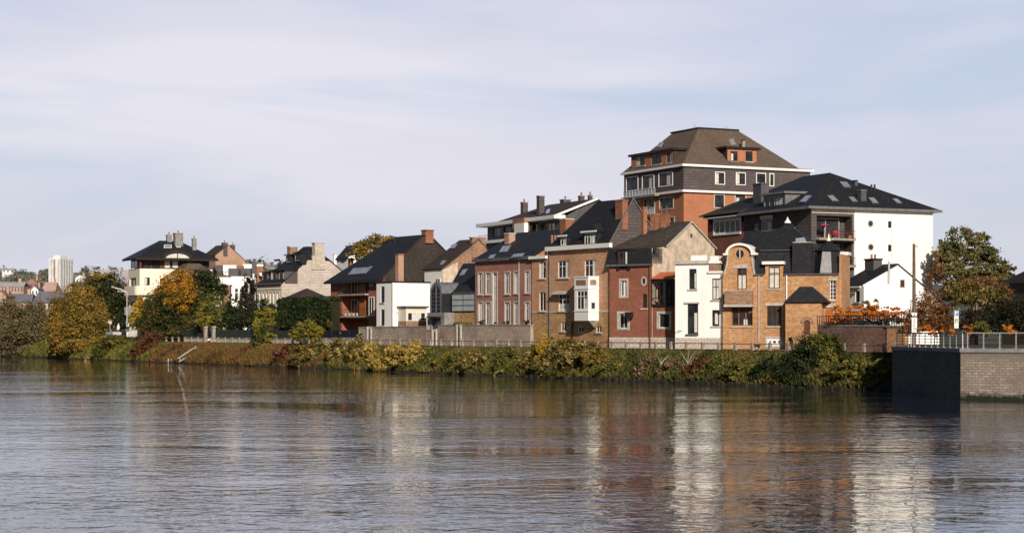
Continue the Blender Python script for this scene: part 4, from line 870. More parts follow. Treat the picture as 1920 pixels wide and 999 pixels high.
balthing('parasol', 'small pink parasol standing on the flowery balcony of the white block', 'parasol', 1543, parasol)
balthing('garden_chair', 'red garden chair on the balcony of the white block', 'chair', 1566, seat)
balthing('flower_pot', 'yellow flower pot with pink blooms at the left of the red chair', 'flower pot', 1552, pot, 'flower pots on the balcony')
balthing('flower_pot', 'yellow flower pot with pink blooms at the right end of the balcony', 'flower pot', 1590, pot, 'flower pots on the balcony')

# ---- low white gabled house
b = Bld('low_white_house', 'low white gabled house with dark slate roof behind the orange hedge', 1618, 230, -610)
TF, TG = b.T('F'), b.T('G'); va, za = b.gv(1683, 494); vb, zb = b.gv(1761, 562); ze = b.fu(1618, 533)[1]; u2 = b.fu(1575, 560)[0]
w, roof, pl = gable_house(b, u2, vb, ze, za-.15, va, M['white'], M['slate'], [b.rect('F', 1604, 545, 1612, 566)], zb=zb, over=.45, lap=.12)
window(b, TF, b.rect('F', 1604, 545, 1612, 566), DK, .15, 0, 0, .1, S_, None, curt=None); window(b, TG, b.rect('G', 1688, 525, 1695, 538), M['wood'], -1, 0, 0, .1, None, S_, .1, curt=None)
pipe(b, TG, b.gv(1665, 520)[0], b.gv(1665, 530)[1], b.gv(1665, 490)[1], 'steel', .13, 'flue', .2); chimney(b, roof, 1623, 1652, 485, 497, b.Y(4, va-1.5), 'darkgrey', 'dark', 2, .7)
mb = MB(); b.box(mb, -.15, u2, -.6, -.4, ze-.42, ze-.22); mb.build('gutter', M['trim'], b.e); pipe(b, TG, .05, GZ, ze-.2, 'steel', .06)

# ---- terrace block behind
b = Bld('terrace_block', 'flat block behind the rooftops with a dark glazed top floor, white eaves and brown roof', 1052, 297, -700, 'apartment block')
TF, TG = b.T('F'), b.T('G'); R = lambda *a: b.rect('F', *a); U = b.fu(914, 430)[0]; ze = b.fu(1045, 411)[1]; z1 = b.fu(980, 446)[1]; va, za = b.gv(1118, 372); V = va*2
ws = [R(924, 426, 941, 444), R(945, 424, 962, 441), R(989, 420, 1008, 438), R(1014, 418, 1040, 434)]
mb = MB(); wallgrid(mb, TF, 0, U, z1, ze, ws, .3); mb.poly([b.P(0, 0, GZ), b.P(0, V, GZ), b.P(0, V, ze), b.P(0, va, za), b.P(0, 0, ze)]); mb.poly([b.P(U, 0, z1), b.P(U, V, z1), b.P(U, V, ze), b.P(U, 0, ze)]); mb.build('wall', M['darkgrey'], b.e)
mb = MB(); b.box(mb, .02, U+.6, -.9, V-.5, GZ, z1-.5); mb.build('lower_wall', M['dark'], b.e); mb = MB(); b.box(mb, .05, U+1.2, -1.5, V-.6, z1-.5+.003, z1-.003); mb.build('terrace_slab', M['trim'], b.e)
railing(b, TF, .1, U+1, z1, z1+1, 1.35, 'dark', 40)
for r in ws: window(b, TF, r, DK, .2, 3, 0, .12, curt=random.choice([(.3, .55, 0, 1), (.05, .25, 0, 1)]))
mb = MB(); b.box(mb, -.6, U+1.5, -1.6, .5, ze+.003, ze+.6); mb.build('eaves', M['trim'], b.e)
rb = MB(); b.slab(rb, [(-.3, -1.2, ze+.7), (U-7, -1.2, ze+.7), (U-11, va, za), (-.3, va, za)], .2); b.slab(rb, [(-.3, va, za), (U-11, va, za), (U-7, V+.5, ze), (-.3, V+.5, ze)], .2); b.slab(rb, [(U-7, -1.2, ze+.7), (U-7, V+.5, ze), (U-11, va, za)], .2); roof = rb.build('roof', M['slateb'], b.e)
mb = MB()
for f0, f1 in (((-1.4, ze+.6), (va, za+.1)),): mb.hexa([b.P(-.6, f0[0], f0[1]-.35), b.P(-.31, f0[0], f0[1]-.35), b.P(-.31, f1[0], f1[1]-.35), b.P(-.6, f1[0], f1[1]-.35), b.P(-.6, f0[0], f0[1]), b.P(-.31, f0[0], f0[1]), b.P(-.31, f1[0], f1[1]), b.P(-.6, f1[0], f1[1])])
mb.build('verge_board', M['trim'], roof)
for x0, x1, yt, yb in ((976, 990, 379, 396), (1050, 1070, 374, 390), (1084, 1096, 367, 386), (1102, 1111, 366, 380)): chimney(b, roof, x0, x1, yt, yb, b.Y(max(1, (1110-x0)*.2), va-.5), 'slatewall', 'greystone', 1)
chimney(b, roof, 1006, 1021, 367, 410, b.Y(8, 2), 'slatewall', 'greystone')
skylight(roof, (b.P(-.3, -1.2, ze+.7), b.P(5, -1.2, ze+.7), b.P(-.3, va, za)), [(1026, 393), (1033, 392), (1030, 401), (1022, 402)], 'gutter', 'skyglass')
for nm, mt, q in (('stair_head', 'oldbrick', (961, 409, 983, 440)), ('lift_head', 'white', (970, 419, 989, 440))):
    r = b.rect('F', *q, -2.2); mb = MB(); b.box(mb, r[0], r[1], -2.2-(nm == 'lift_head')*.6, -1.2-(nm == 'lift_head')*.9, r[2], r[3]); mb.build(nm, M[mt], b.e)

# ---- whitewashed stone house with buttress chimney
b = Bld('stone_gable_house', 'whitewashed stone house with broad chimney gable and grey dormers on a slate roof', 528, 332, -1320)
TF, TG = b.T('F'), b.T('G'); R = lambda *a: b.rect('F', *a); U = b.fu(482, 550)[0]; ze = b.fu(528, 530)[1]; v1, z1 = b.gv(576, 487); v2, z2 = b.gv(619, 489); v3, z3 = b.gv(640, 506); va = (v1+v2)/2; za = zz(463, b.Y(3, va))
hs = [R(486+6.6*k, 548, 489.5+6.6*k, 582) for k in range(6)]
mb = MB(); wallgrid(mb, TF, 0, U, GZ, ze, hs, .3); mb.poly([b.P(U, 0, GZ), b.P(U, v3, GZ), b.P(U, v3, z3), b.P(U, 0, ze)]); mb.build('wall', M['panelcream'], b.e)
mb = MB(); mb.poly([b.P(0, 0, GZ), b.P(0, v3, GZ), b.P(0, v3, z3), b.P(0, v2, z2), b.P(0, v1, z1), b.P(0, 0, ze)]); mb.poly([b.P(0, v3, GZ), b.P(U, v3, GZ), b.P(U, v3, z3), b.P(0, v3, z3)]); mb.build('gable_wall', M['whitestone'], b.e)
for r in hs: window(b, TF, r, W_, .2, 0, 2, .1, None, S_, .18, curt=None)
rb = MB(); sl = (z1-ze)/v1
b.slab(rb, [(-.2, -.4, ze-.3), (U+.3, -.4, ze-.3), (U-5, va-.5, za+.1), (3.4, va-.5, za+.1), (-.2, v1, z1+.1)], .15); b.slab(rb, [(-.2, v1, z1+.1), (3.4, va-.5, za+.1), (3.4, va+.5, za+.1), (-.2, v2, z2+.1)], .15); b.slab(rb, [(3.4, va+.5, za+.1), (U-5, va+.5, za+.1), (U+.3, v3+.4, z3-.3), (-.2, v3+.4, z3-.3), (-.2, v2, z2+.1)], .15); b.slab(rb, [(U+.3, -.4, ze-.3), (U+.3, v3+.4, z3-.3), (U-5, va+.5, za+.1), (U-5, va-.5, za+.1)], .15)
roof = rb.build('roof', M['slate'], b.e)
chimney(b, roof, 585, 608, 455, 492, b.Y(.3, va), 'palestone', 'stonetrim', 0, 1.6); chimney(b, roof, 538, 558, 462, 484, b.Y(U-4, va), 'oldbrick', 'stonetrim', 0, 1.2)
mb = MB(); a0, a1 = b.gv(584, 500)[0], b.gv(609, 500)[0]; mb.hexa([b.P(-.25, a0, b.gv(590, 505)[1]), b.P(.2, a0, b.gv(590, 505)[1]), b.P(.2, a1, b.gv(590, 505)[1]), b.P(-.25, a1, b.gv(590, 505)[1])]+[b.P(-.25, a0+.1, z1+.8), b.P(.2, a0+.1, z1+.8), b.P(.2, a1-.1, z1+.8), b.P(-.25, a1-.1, z1+.8)]); mb.build('chimney_breast', M['palestone'], roof)
for q, vf in (((492, 512, 500, 527), .6), ((508, 509, 517, 526), .6), ((523, 509, 533, 525), .6), ((537, 480, 545, 492), 3.6), ((553, 476, 562, 489), 3.6)): dormer(b, roof, *q, vf, 2.6 if vf < 1 else 1.3, 'stonetrim', 'slatewall' if vf < 1 else 'slate', 'slate', .18, 0, 0, .3, .25)
band(b, TF, -.1, U+.2, ze-.25, ze, .4, M['gutter']); band(b, TF, 0, U, ze-1.25, ze-1.1, .08, S_, 'string_course')
# low pavilion roof in front of it
c = at(575, 322); e_ = empty('pavilion', (*c, GZ), 'low pavilion with dark pyramid roof behind the clipped hedge', 'pavilion')
mb = MB(); zt, zb = zz(540, 322), zz(562, 322); mb.wbox((*c, GZ), 6.2, 6.2, zb-GZ, b.d); mb.build('wall', M['palestone'], e_)
mb = MB(); q = [Vector((c[0]+b.d[0]*x+b.n[0]*y, c[1]+b.d[1]*x+b.n[1]*y, zb)) for x, y in ((-3.6, -3.6), (3.6, -3.6), (3.6, 3.6), (-3.6, 3.6))]; t_ = Vector((*c, zt))
for k in range(4): mb.poly([q[k], q[(k+1) % 4], t_])
mb.poly(q); mb.build('roof', M['slateb'], e_)
# small white house behind
b = Bld('small_white_house', 'small white house with steep dark roof half hidden behind the flats', 652, 360, -900); va, za = b.gv(672, 460); ze = b.fu(652, 483)[1]
w, roof, pl = gable_house(b, b.fu(631, 485)[0], va*2, ze, za, va, M['white'], M['slate'], lap=.1); chimney(b, roof, 624, 631, 476, 492, 372, 'white', 'stonetrim'); window(b, b.T('F'), b.rect('F', 640, 485, 646, 492), DK, -1, 1, 0, .12)
chimney(b, roof, 652, 663, 484, 493, 352, 'chim', 'chim', 0, .6)

# ---- cream rounded apartment house far left
b = Bld('cream_apartment_house', 'cream apartment house with dark hipped roof, glazed top floor and rounded balconies', 262, 372, -800, 'apartment house')
TF, TG = b.T('F'), b.T('G'); R = lambda *a: b.rect('F', *a); G = lambda *a: b.rect('G', *a); U = b.fu(241, 520)[0]; V = b.gv(398, 500)[0]; zs = b.gv(300, 504)[1]; ze = b.gv(300, 484)[1]
gh = [G(271, 520, 281, 535), G(300, 522, 310, 536), G(271, 560, 281, 575)]; fh = [R(243, 521, 255, 536), R(243, 565, 255, 590)]
mb = MB(); wallgrid(mb, TG, 0, V, GZ, zs, gh, .3); wallgrid(mb, TF, 0, U, GZ, zs, fh, .5)
mb.poly([b.P(U, 0, GZ), b.P(U, V, GZ), b.P(U, V, zs), b.P(U, 0, zs)]); mb.poly([b.P(0, V, GZ), b.P(U, V, GZ), b.P(U, V, zs), b.P(0, V, zs)]); mb.poly([b.P(0, 0, zs), b.P(U, 0, zs), b.P(U, V, zs), b.P(0, V, zs)]); mb.build('wall', M['cream'], b.e)
mb = MB(); b.box(mb, 1.2, U-.5, 1.2, V-.5, zs+.003, ze); b.box(mb, -.05, .35, 0, .35, zs+.003, ze); mb.build('top_floor', M['wood'], b.e)
T3 = b.T('G', 1.2)
for x0, x1 in ((270, 283), (285, 300), (307, 320), (322, 335), (338, 352), (362, 375), (378, 392)): window(b, T3, b.rect('G', x0, 488, x1, 503, 1.2), DK, -1, 0, 0, .12, curt=(.1, .9, 0, 1) if 306 < x0 < 325 else None)
window(b, TF, R(246, 488, 258, 503), DK, -1, 1, 0, .1, curt=None)
for r in gh: window(b, TG, r, DK, .2, 1, 0, .1, curt=random.choice([(0, .6, 0, 1), None]))
for r in fh: window(b, TF, r, DK, .3, 2, 0, .12, curt=(.3, .6, 0, 1))
rb = MB(); o_ = 1.0; zt = zz(451, b.Y(3, V/2)); q = [(-o_, -o_, ze), (U+o_, -o_, ze), (U+o_, V+o_, ze), (-o_, V+o_, ze)]; r1, r2 = (U*.5, V*.35, zt), (U*.5, V*.62, zt)
for pts in ([q[0], q[1], r1], [q[3], q[0], r1, r2], [q[2], q[3], r2], [q[1], q[2], r2, r1]): b.slab(rb, pts, .3)
roof = rb.build('roof', M['slate'], b.e); mb = MB(); b.box(mb, -o_-.1, -o_-.003, -o_, V+o_, ze-.45, ze-.02); b.box(mb, -o_, U+o_, -o_-.1, -o_-.003, ze-.45, ze-.02); mb.build('fascia', M['blind'], roof)
pg = (b.P(*q[3]), b.P(*q[0]), b.P(*r1))
for k in ([(308, 459), (321, 459), (322, 465), (307, 465)], [(329, 457), (337, 457), (339, 464), (331, 464)]): skylight(roof, pg, k, 'trim', 'skyglass')
for x0, x1, yt, yb in ((311, 323, 440, 456), (324, 344, 437, 456), (359, 369, 447, 466)): chimney(b, roof, x0, x1, yt, yb, b.Y(U*.5, V*.5), 'greystone', 'concrete', 1)
# arched white dormer window on the eaves
va0, va1 = b.gv(307, 490)[0], b.gv(353, 490)[0]; am = (va0+va1)/2; ra = (va1-va0)/2; zb_ = b.gv(330, 486)[1]; h = b.gv(330, 475)[1]-zb_
T4 = b.T('G', -.9); n_ = 14; oo = [(am+(ra+.6)*math.cos(math.pi*k/n_), zb_+(h+.6)*math.sin(math.pi*k/n_)) for k in range(n_+1)]; ii = [(am+ra*math.cos(math.pi*k/n_), zb_+h*math.sin(math.pi*k/n_)) for k in range(n_+1)]
mb = MB()
for k in range(n_):
    mb.hexa([T4(ii[k][0], -3, ii[k][1]), T4(oo[k][0], -3, oo[k][1]), T4(oo[k][0], .2, oo[k][1]), T4(ii[k][0], .2, ii[k][1]), T4(ii[k+1][0], -3, ii[k+1][1]), T4(oo[k+1][0], -3, oo[k+1][1]), T4(oo[k+1][0], .2, oo[k+1][1]), T4(ii[k+1][0], .2, ii[k+1][1])])
ad = mb.build('arched_dormer', M['blind'], roof); mb = MB(); mb.poly([T4(a, .02, z) for a, z in ii]); mb.build('arched_pane', M['curtain'], ad); mb = MB(); tbox(mb, T4, am-.08, am+.08, .03, .09, zb_, zb_+h); mb.build('mullion', M['dark'], ad)
def roundbalcony(y0, y1, x0, x1):
    zb, zt = b.fu(262, y1)[1], b.fu(262, y0)[1]; mb = MB(); A = [(U*.9, -.003)]; 
    for k in range(9):
        t_ = math.pi/2*k/8; A.append((.6-1.9*math.sin(t_) if 0 else .3-1.4*math.sin(t_), .3-1.4*math.cos(t_)))
    A.insert(1, (U*.9, -1.1)); A.append((-1.1, b.gv(x1, y0)[0])); A.append((-.003, b.gv(x1, y0)[0])); A.append((-.003, -.003))
    n = len(A)
    for k in range(n-1): mb.poly([b.P(*A[k], zb), b.P(*A[k+1], zb), b.P(*A[k+1], zt), b.P(*A[k], zt)])
    mb.poly([b.P(*p, zb) for p in A]); mb.poly([b.P(*p, zb+.2) for p in A]); mb.build('balcony', M['cream'], b.e)
roundbalcony(536, 553, 241, 285); roundbalcony(575, 590, 241, 280)
# ---- small hipped roof house in front of it, brick gable, modern white cluster
b = Bld('brown_roof_house', 'house with brown hipped roof tucked behind the orange tree', 343, 368, -800); U, V = 8, b.gv(396, 510)[0]; ze = b.gv(370, 511)[1]; zt = b.gv(370, 496)[1]+.3
mb = MB(); b.box(mb, 0, U, 0, V, GZ, ze); mb.build('wall', M['panelcream'], b.e); mb = MB(); mb.hexa([b.P(-.4, -.4, ze+.003), b.P(U, -.4, ze+.003), b.P(U, V+.4, ze+.003), b.P(-.4, V+.4, ze+.003), b.P(2.2, V*.3, zt), b.P(U-2.5, V*.3, zt), b.P(U-2.5, V*.7, zt), b.P(2.2, V*.7, zt)]); mb.build('roof', M['tilebrown'], b.e)
b = Bld('brick_gable_house', 'tall salmon brick gable with twin chimneys above the modern white houses', 404, 440, -1100); va, za = b.gv(428, 459.5); ze = b.fu(404, 478)[1]; V = b.gv(460, 490)[0]
w, roof, pl = gable_house(b, 8, V, ze, za, va, M['salmon'], M['slateb'], zb=b.gv(460, 489)[1], lap=.05); chimney(b, roof, 415, 427, 455, 475, b.Y(1, va-1.5), 'slatewall', 'oldbrick', 1); chimney(b, roof, 432, 441, 459, 475, b.Y(1, va+1), 'slatewall', 'oldbrick', 1)
e_ = empty('modern_house', (*at(440, 372), GZ), 'modern white and anthracite stepped house with an orange chimney and satellite dish', 'house')
def fbox(name, mt, x0, y0, x1, y1, Y, dp=5, par=None, base=None):
    d = (1, .12); k = math.hypot(*d); d = (d[0]/k, d[1]/k); c = at((x0+x1)/2, Y); w = (x1-x0)/F*Y; z0, z1 = (zz(y1, Y) if base is None else base), zz(y0, Y); nn = (-d[1], d[0])
    mb = MB(); mb.wbox((c[0]+nn[0]*dp/2, c[1]+nn[1]*dp/2, z0), w, dp, z1-z0, d); return mb.build(name, M[mt], par or e_)
wl = fbox('wall', 'white', 434, 518, 468, 560, 368, 6, base=GZ); fbox('wing', 'white', 400, 520, 434, 560, 374, 6, base=GZ)
fbox('upper_floor', 'darkgrey', 400, 497, 418, 514, 384, 6); fbox('upper_floor', 'white', 418, 497, 443, 516, 385, 6); fbox('upper_floor', 'darkgrey', 428, 503, 447, 526, 377, 4); fbox('upper_floor', 'white', 456, 495, 472, 505, 392, 4, base=8); fbox('upper_floor', 'darkgrey', 447, 503, 474, 520, 380, 5); fbox('stair_tower', 'darkgrey', 472, 492, 482, 530, 378, 4)
fbox('roof_panel', 'chim', 442, 498, 457, 503, 388, 3); st = fbox('chimney', 'chim', 482, 499, 493, 525, 372, 1.2, base=9); fbox('chimney_cap', 'white', 481.5, 495.5, 493.5, 499, 372, 1.4, par=st); fbox('low_wing', 'white', 478, 520, 490, 560, 376, 3, base=GZ); fbox('brick_wing', 'oldbrick', 418, 534, 434, 562, 371, 2, base=GZ)
for k in range(3): fbox('window', 'dark', 441+9*k, 541, 446+9*k, 546, 367.5, .3, wl); fbox('window', 'dark', 441+9*k, 549, 446+9*k, 560, 367.5, .3, wl)
fbox('window', 'glass', 448, 506, 452, 520, 376, .3); fbox('window', 'curtain', 473.5, 513, 477, 524, 377, .3)
c = Vector((*at(490, 370.5), zz(513, 370.5))); mb = MB(); mb.poly([c+Vector((.42*math.cos(t_), -.1*math.cos(t_), .5*math.sin(t_))) for t_ in [2*math.pi*k/14 for k in range(14)]]); mb.build('satellite_dish', M['trim'], st)
# dark house at the right edge
b = Bld('dark_roofed_house', 'shadowed house with broad black slate roof at the right edge', 2026, 215, -610); e0 = zz(532, 228)
mb = MB(); b.box(mb, 0, 14, 0, 14, GZ, e0); mb.build('wall', M['slateb'], b.e); mb = MB(); zt = zz(470, 222); mb.hexa([b.P(-.6, -.6, e0), b.P(14, -.6, e0), b.P(14, 14.6, e0), b.P(-.6, 14.6, e0), b.P(5, 5.5, zt), b.P(9, 5.5, zt), b.P(9, 9, zt), b.P(5, 9, zt)]); roof = mb.build('roof', M['slate'], b.e)
skylight(roof, (b.P(-.6, -.6, e0), b.P(-.6, 14.6, e0), b.P(5, 5.5, zt)), [(2046, 521), (2056, 521), (2062, 528), (2050, 528)], 'gutter', 'skyglass')
# ================================================================ water, bank, path, land
def SO(s, o, z=0): 
    w0 = (36.9, 181.7); off = 0
    return Vector((w0[0]+D[0]*s+N[0]*o, w0[1]+D[1]*s+N[1]*o, z))
def s_of(px, o): p = bank(px, o); return (p[0]-36.9)*D[0]+(p[1]-181.7)*D[1]
def grid(name, m, fn, ni, nj, kind='structure', smooth=True):
    v = [fn(i/ni, j/nj) for i in range(ni+1) for j in range(nj+1)]
    mb = MB(); mb.v = v; mb.f = [(i*(nj+1)+j, (i+1)*(nj+1)+j, (i+1)*(nj+1)+j+1, i*(nj+1)+j+1) for i in range(ni) for j in range(nj)]
    o = mb.build(name, m, None, None, kind, smooth); 
    return o
def nz(x, y, s=1., k=0): return mnoise.noise((x*s, y*s, k))
# water
m, n, l, bs = nt('river_water')
bs.inputs['Base Color'].default_value = (.010, .019, .032, 1); bs.inputs['Roughness'].default_value = .01; bs.inputs['IOR'].default_value = 1.33
bs.inputs['Specular IOR Level'].default_value = .8
geo = n.new('ShaderNodeNewGeometry')
def wn(sx, sy, scale, detail, rot, dist=0):
    mp = n.new('ShaderNodeMapping'); mp.inputs['Scale'].default_value = (sx, sy, 1); mp.inputs['Rotation'].default_value = (0, 0, rot); l.new(geo.outputs['Position'], mp.inputs[0])
    t = n.new('ShaderNodeTexNoise'); t.inputs['Scale'].default_value = scale; t.inputs['Detail'].default_value = detail; t.inputs['Distortion'].default_value = dist; l.new(mp.outputs[0], t.inputs['Vector']); return t.outputs['Fac']
def mth(op, a, b_=None, c=None):
    q = n.new('ShaderNodeMath'); q.operation = op
    for i, x in enumerate((a, b_, c)):
        if x is None: continue
        if isinstance(x, (int, float)): q.inputs[i].default_value = x
        else: l.new(x, q.inputs[i])
    return q.outputs[0]
w1 = wn(.85, 1, .95, 2, .08, .7); w2 = wn(1, 1, 3.0, 2, -.15, .6); w3 = wn(.5, 1, .3, 2, .25); pt = wn(.35, 1, .05, 4, .2, .8)
patch = n.new('ShaderNodeMapRange'); patch.inputs[1].default_value = .38; patch.inputs[2].default_value = .62; patch.inputs[3].default_value = .4; patch.inputs[4].default_value = 1.5; l.new(pt, patch.inputs[0])
hgt = mth('ADD', mth('MULTIPLY', w1, WA), mth('ADD', mth('MULTIPLY', w2, WB), mth('MULTIPLY', w3, WC)))
hgt = mth('MULTIPLY', hgt, patch.outputs[0])
bp = n.new('ShaderNodeBump'); bp.inputs['Strength'].default_value = 1; bp.inputs['Distance'].default_value = 1; l.new(hgt, bp.inputs['Height']); l.new(bp.outputs[0], bs.inputs['Normal'])
mb = MB(); mb.poly([(-3000, -60, 0), (600, -60, 0), (600, 4000, 0), (-3000, 4000, 0)]); mb.build('water', m, None, None, 'structure')
# bank slope
S1 = 380
M['earth'] = plain('bank_earth', (.04, .031, .02), .95, .6, .8)
def bankf(a, c):
    s = -6+(S1+6)*a; o = -1.0+5.4*c; z = -.5+(GZ+.4)*min(1, max(0, c))**.8
    p = SO(s, o, z); k = math.sin(math.pi*c); p.z += .35*k*nz(s, o, .5); p += Vector((N[0], N[1], 0))*(.5*nz(s, 3, .23)*(1-c)); return p
grid('river_bank', M['earth'], bankf, 260, 8)
mb = MB(); mb.poly([SO(-2, 4.35, GZ), SO(S1, 4.35, GZ), SO(S1, 9.6, GZ), SO(-2, 9.6, GZ)]); mb.build('path', M['asphalt'], None, None, 'structure')
mb = MB(); mb.poly([SO(-30, 4.3, GZ-.02), SO(3500, 4.3, GZ-.02), SO(3500, 3500, GZ-.02), SO(-2500, 3500, GZ-.02), SO(-2500, 30, GZ-.02), SO(-30, 30, GZ-.02)]); mb.build('ground', M['land'], None, None, 'structure')
M['hill'] = plain('hazy_hillside', (.13, .145, .11), 1, .5, .02)
def sm(a, b_, x): t = min(1, max(0, (x-a)/(b_-a))); return t*t*(3-2*t)
def hz(X, Y): return GZ-1.5+53*sm(620, 2300, Y)*sm(5.2, 3.2, abs(X/Y-.2)*4)*(1+.35*nz(X, Y, .0016, 4.))
grid('hills', M['hill'], lambda a, c: Vector((lambda X, Y: (X, Y, hz(X, Y)))(*at(-3500+9500*a, 600+2600*c))), 120, 30)
# stone toe along the water
mb = MB()
for k in range(110):
    s = random.choice((random.uniform(-3, 60), random.uniform(20, 50), random.uniform(-3, 150))); q = SO(s, -.35+random.uniform(-.5, .2)); w = random.uniform(.3, 1.5); h = random.uniform(.12, .4)
    b0 = [Vector((q.x+D[0]*x*w+N[0]*y*.4, q.y+D[1]*x*w+N[1]*y*.4, -.15)) for x, y in ((-.5, -1), (.5, -.8), (.6, .9), (-.4, 1))]
    mb.hexa(b0+[v.lerp(q, .25)+Vector((0, 0, .15+h*random.uniform(.6, 1.1))) for v in b0])
mb.build('shore_stones', M['earth'], None, None, 'stuff')
mb = MB(); mb.hexa([SO(22, -.2, -.2), SO(48, -.2, -.2), SO(48, .9, -.2), SO(22, .9, -.2), SO(22, -.2, .28), SO(48, -.2, .22), SO(48, .9, .24), SO(22, .9, .3)]); mb.build('concrete_ledge', M['concrete'], None, None, 'structure')
# quay
cq = at(1801, 159.7); fq = at(1673, 176.5); rq = (at(1920, 156.5)[0], 156.5); k = 12; rq = (cq[0]+(rq[0]-cq[0])*k, cq[1]+(rq[1]-cq[1])*k); QZ = 4.47
e_ = empty('quay_wall', (*cq, 0), 'big stone quay wall with one side black in shadow at the right', 'quay wall')
mb = MB(); foot = [fq, cq, rq, (rq[0]+10, rq[1]+60), (fq[0]+6, fq[1]+22)]
M['quayshade'] = brick('shade_black_stone', (.2, .18, .17), (.11, .1, .095), (.04, .036, .035), w=.62, h=.24, ms=.03, var=.9, bump=1.0, stain=.85)  # darker copy of the quay stone; the side's shade is put into its colour
sb = MB(); sb.poly([(*fq, -1), (*cq, -1), (*cq, QZ-.35), (*fq, QZ-.35)]); sb.build('shaded_side', M['quayshade'], e_)
for i in range(1, 5):
    a, c = foot[i], foot[(i+1) % 5]; mb.poly([(*a, -1), (*c, -1), (*c, QZ-.35), (*a, QZ-.35)])
mb.poly([(*p, QZ-.35) for p in foot]); mb.build('wall', M['quay'], e_)
mb = MB(); ce = [(p[0]+(dx), p[1]+dy) for p, (dx, dy) in zip(foot, ((-.1, .1), (-.1, -.1), (.2, -.1), (.2, .2), (0, .2)))]
mb.v = [(*p, QZ-.349) for p in ce]+[(*p, QZ) for p in ce]; mb.f = [(0, 1, 2, 3, 4), (5, 6, 7, 8, 9)]+[(i, (i+1) % 5, (i+1) % 5+5, i+5) for i in range(5)]; mb.build('coping', M['greystone'], e_)
M['grass'] = plain('lawn', (.06, .075, .025), .95, .5, .8)
gq = [(p[0], p[1]) for p in foot]; inn = [(fq[0]+1.5, fq[1]+1), (cq[0]+1.4, cq[1]+1.2), (rq[0], rq[1]+1.2), foot[3], foot[4]]
mb = MB(); mb.poly([(*p, QZ+.02) for p in inn]); mb.build('lawn', M['grass'], None, None, 'structure')
# quay railing: silver stretch and dark mesh stretch
def railposts(name, label, A, B_, n, z0, h, m1, m2, rails, gap=(0, 1), mid='dark'):
    d = Vector((B_[0]-A[0], B_[1]-A[1], 0)); L = d.length; d.normalize(); e = empty(name, (*A, z0), label, 'railing')
    for i in range(n):
        p = Vector((*A, z0))+d*L*(i/(n-1)); mb = MB(); mb.wbox(p, .07, .07, h, (d.x, d.y)); mb.wbox(p, .2, .2, .05, (d.x, d.y))
        for q in range(4): mb.wbox(p+Vector((0, 0, .15+q*h/4.6)), .11, .11, .07, (d.x, d.y))
        mb.build('post', M[m1], e)
    for f in rails:
        mb = MB(); mb.tube([Vector((*A, z0+h*f)), Vector((*B_, z0+h*f))], .05 if f > .9 else .025, 6); mb.build('rail', M[m2 if f > .9 else mid], e)
    return e
i_ = lambda p, q, f: (p[0]+(q[0]-p[0])*f, p[1]+(q[1]-p[1])*f)
qc = (cq[0]+.35, cq[1]+.4); 
railposts('quay_railing', 'silver pipe railing on the sunlit edge of the quay', (cq[0]+.7, cq[1]+.3), i_(cq, rq, .35), 17, QZ, 1.35, 'steel', 'steel', (1, .55), )
railposts('mesh_railing', 'dark railing with striped white posts on the shaded side of the quay', (fq[0]+.4, fq[1]-.2), (cq[0]+.35, cq[1]+.7), 12, QZ, 1.3, 'steel', 'dark', (1, .8, .6, .4, .2))
# riverside railing
sR = s_of(300, 4.6); nP = 66; e_ = empty('riverside_railing', tuple(SO(4, 4.6, GZ)), 'long low railing of concrete posts and iron pipe along the riverside path', 'railing')
for i in range(nP):
    s = 4+(sR-4)*i/(nP-1); mb = MB(); p = SO(s, 4.6, GZ-.2); mb.wbox(p, .34, .26, 1.05, D); mb.wbox(p+Vector((0, 0, 1.05)), .26, .2, .06, D); mb.build('post', M['concrete'], e_)
mb = MB(); mb.tube([SO(4, 4.6, GZ+.72), SO(sR, 4.6, GZ+.72)], .05, 6); mb.build('rail', M['pole'], e_)
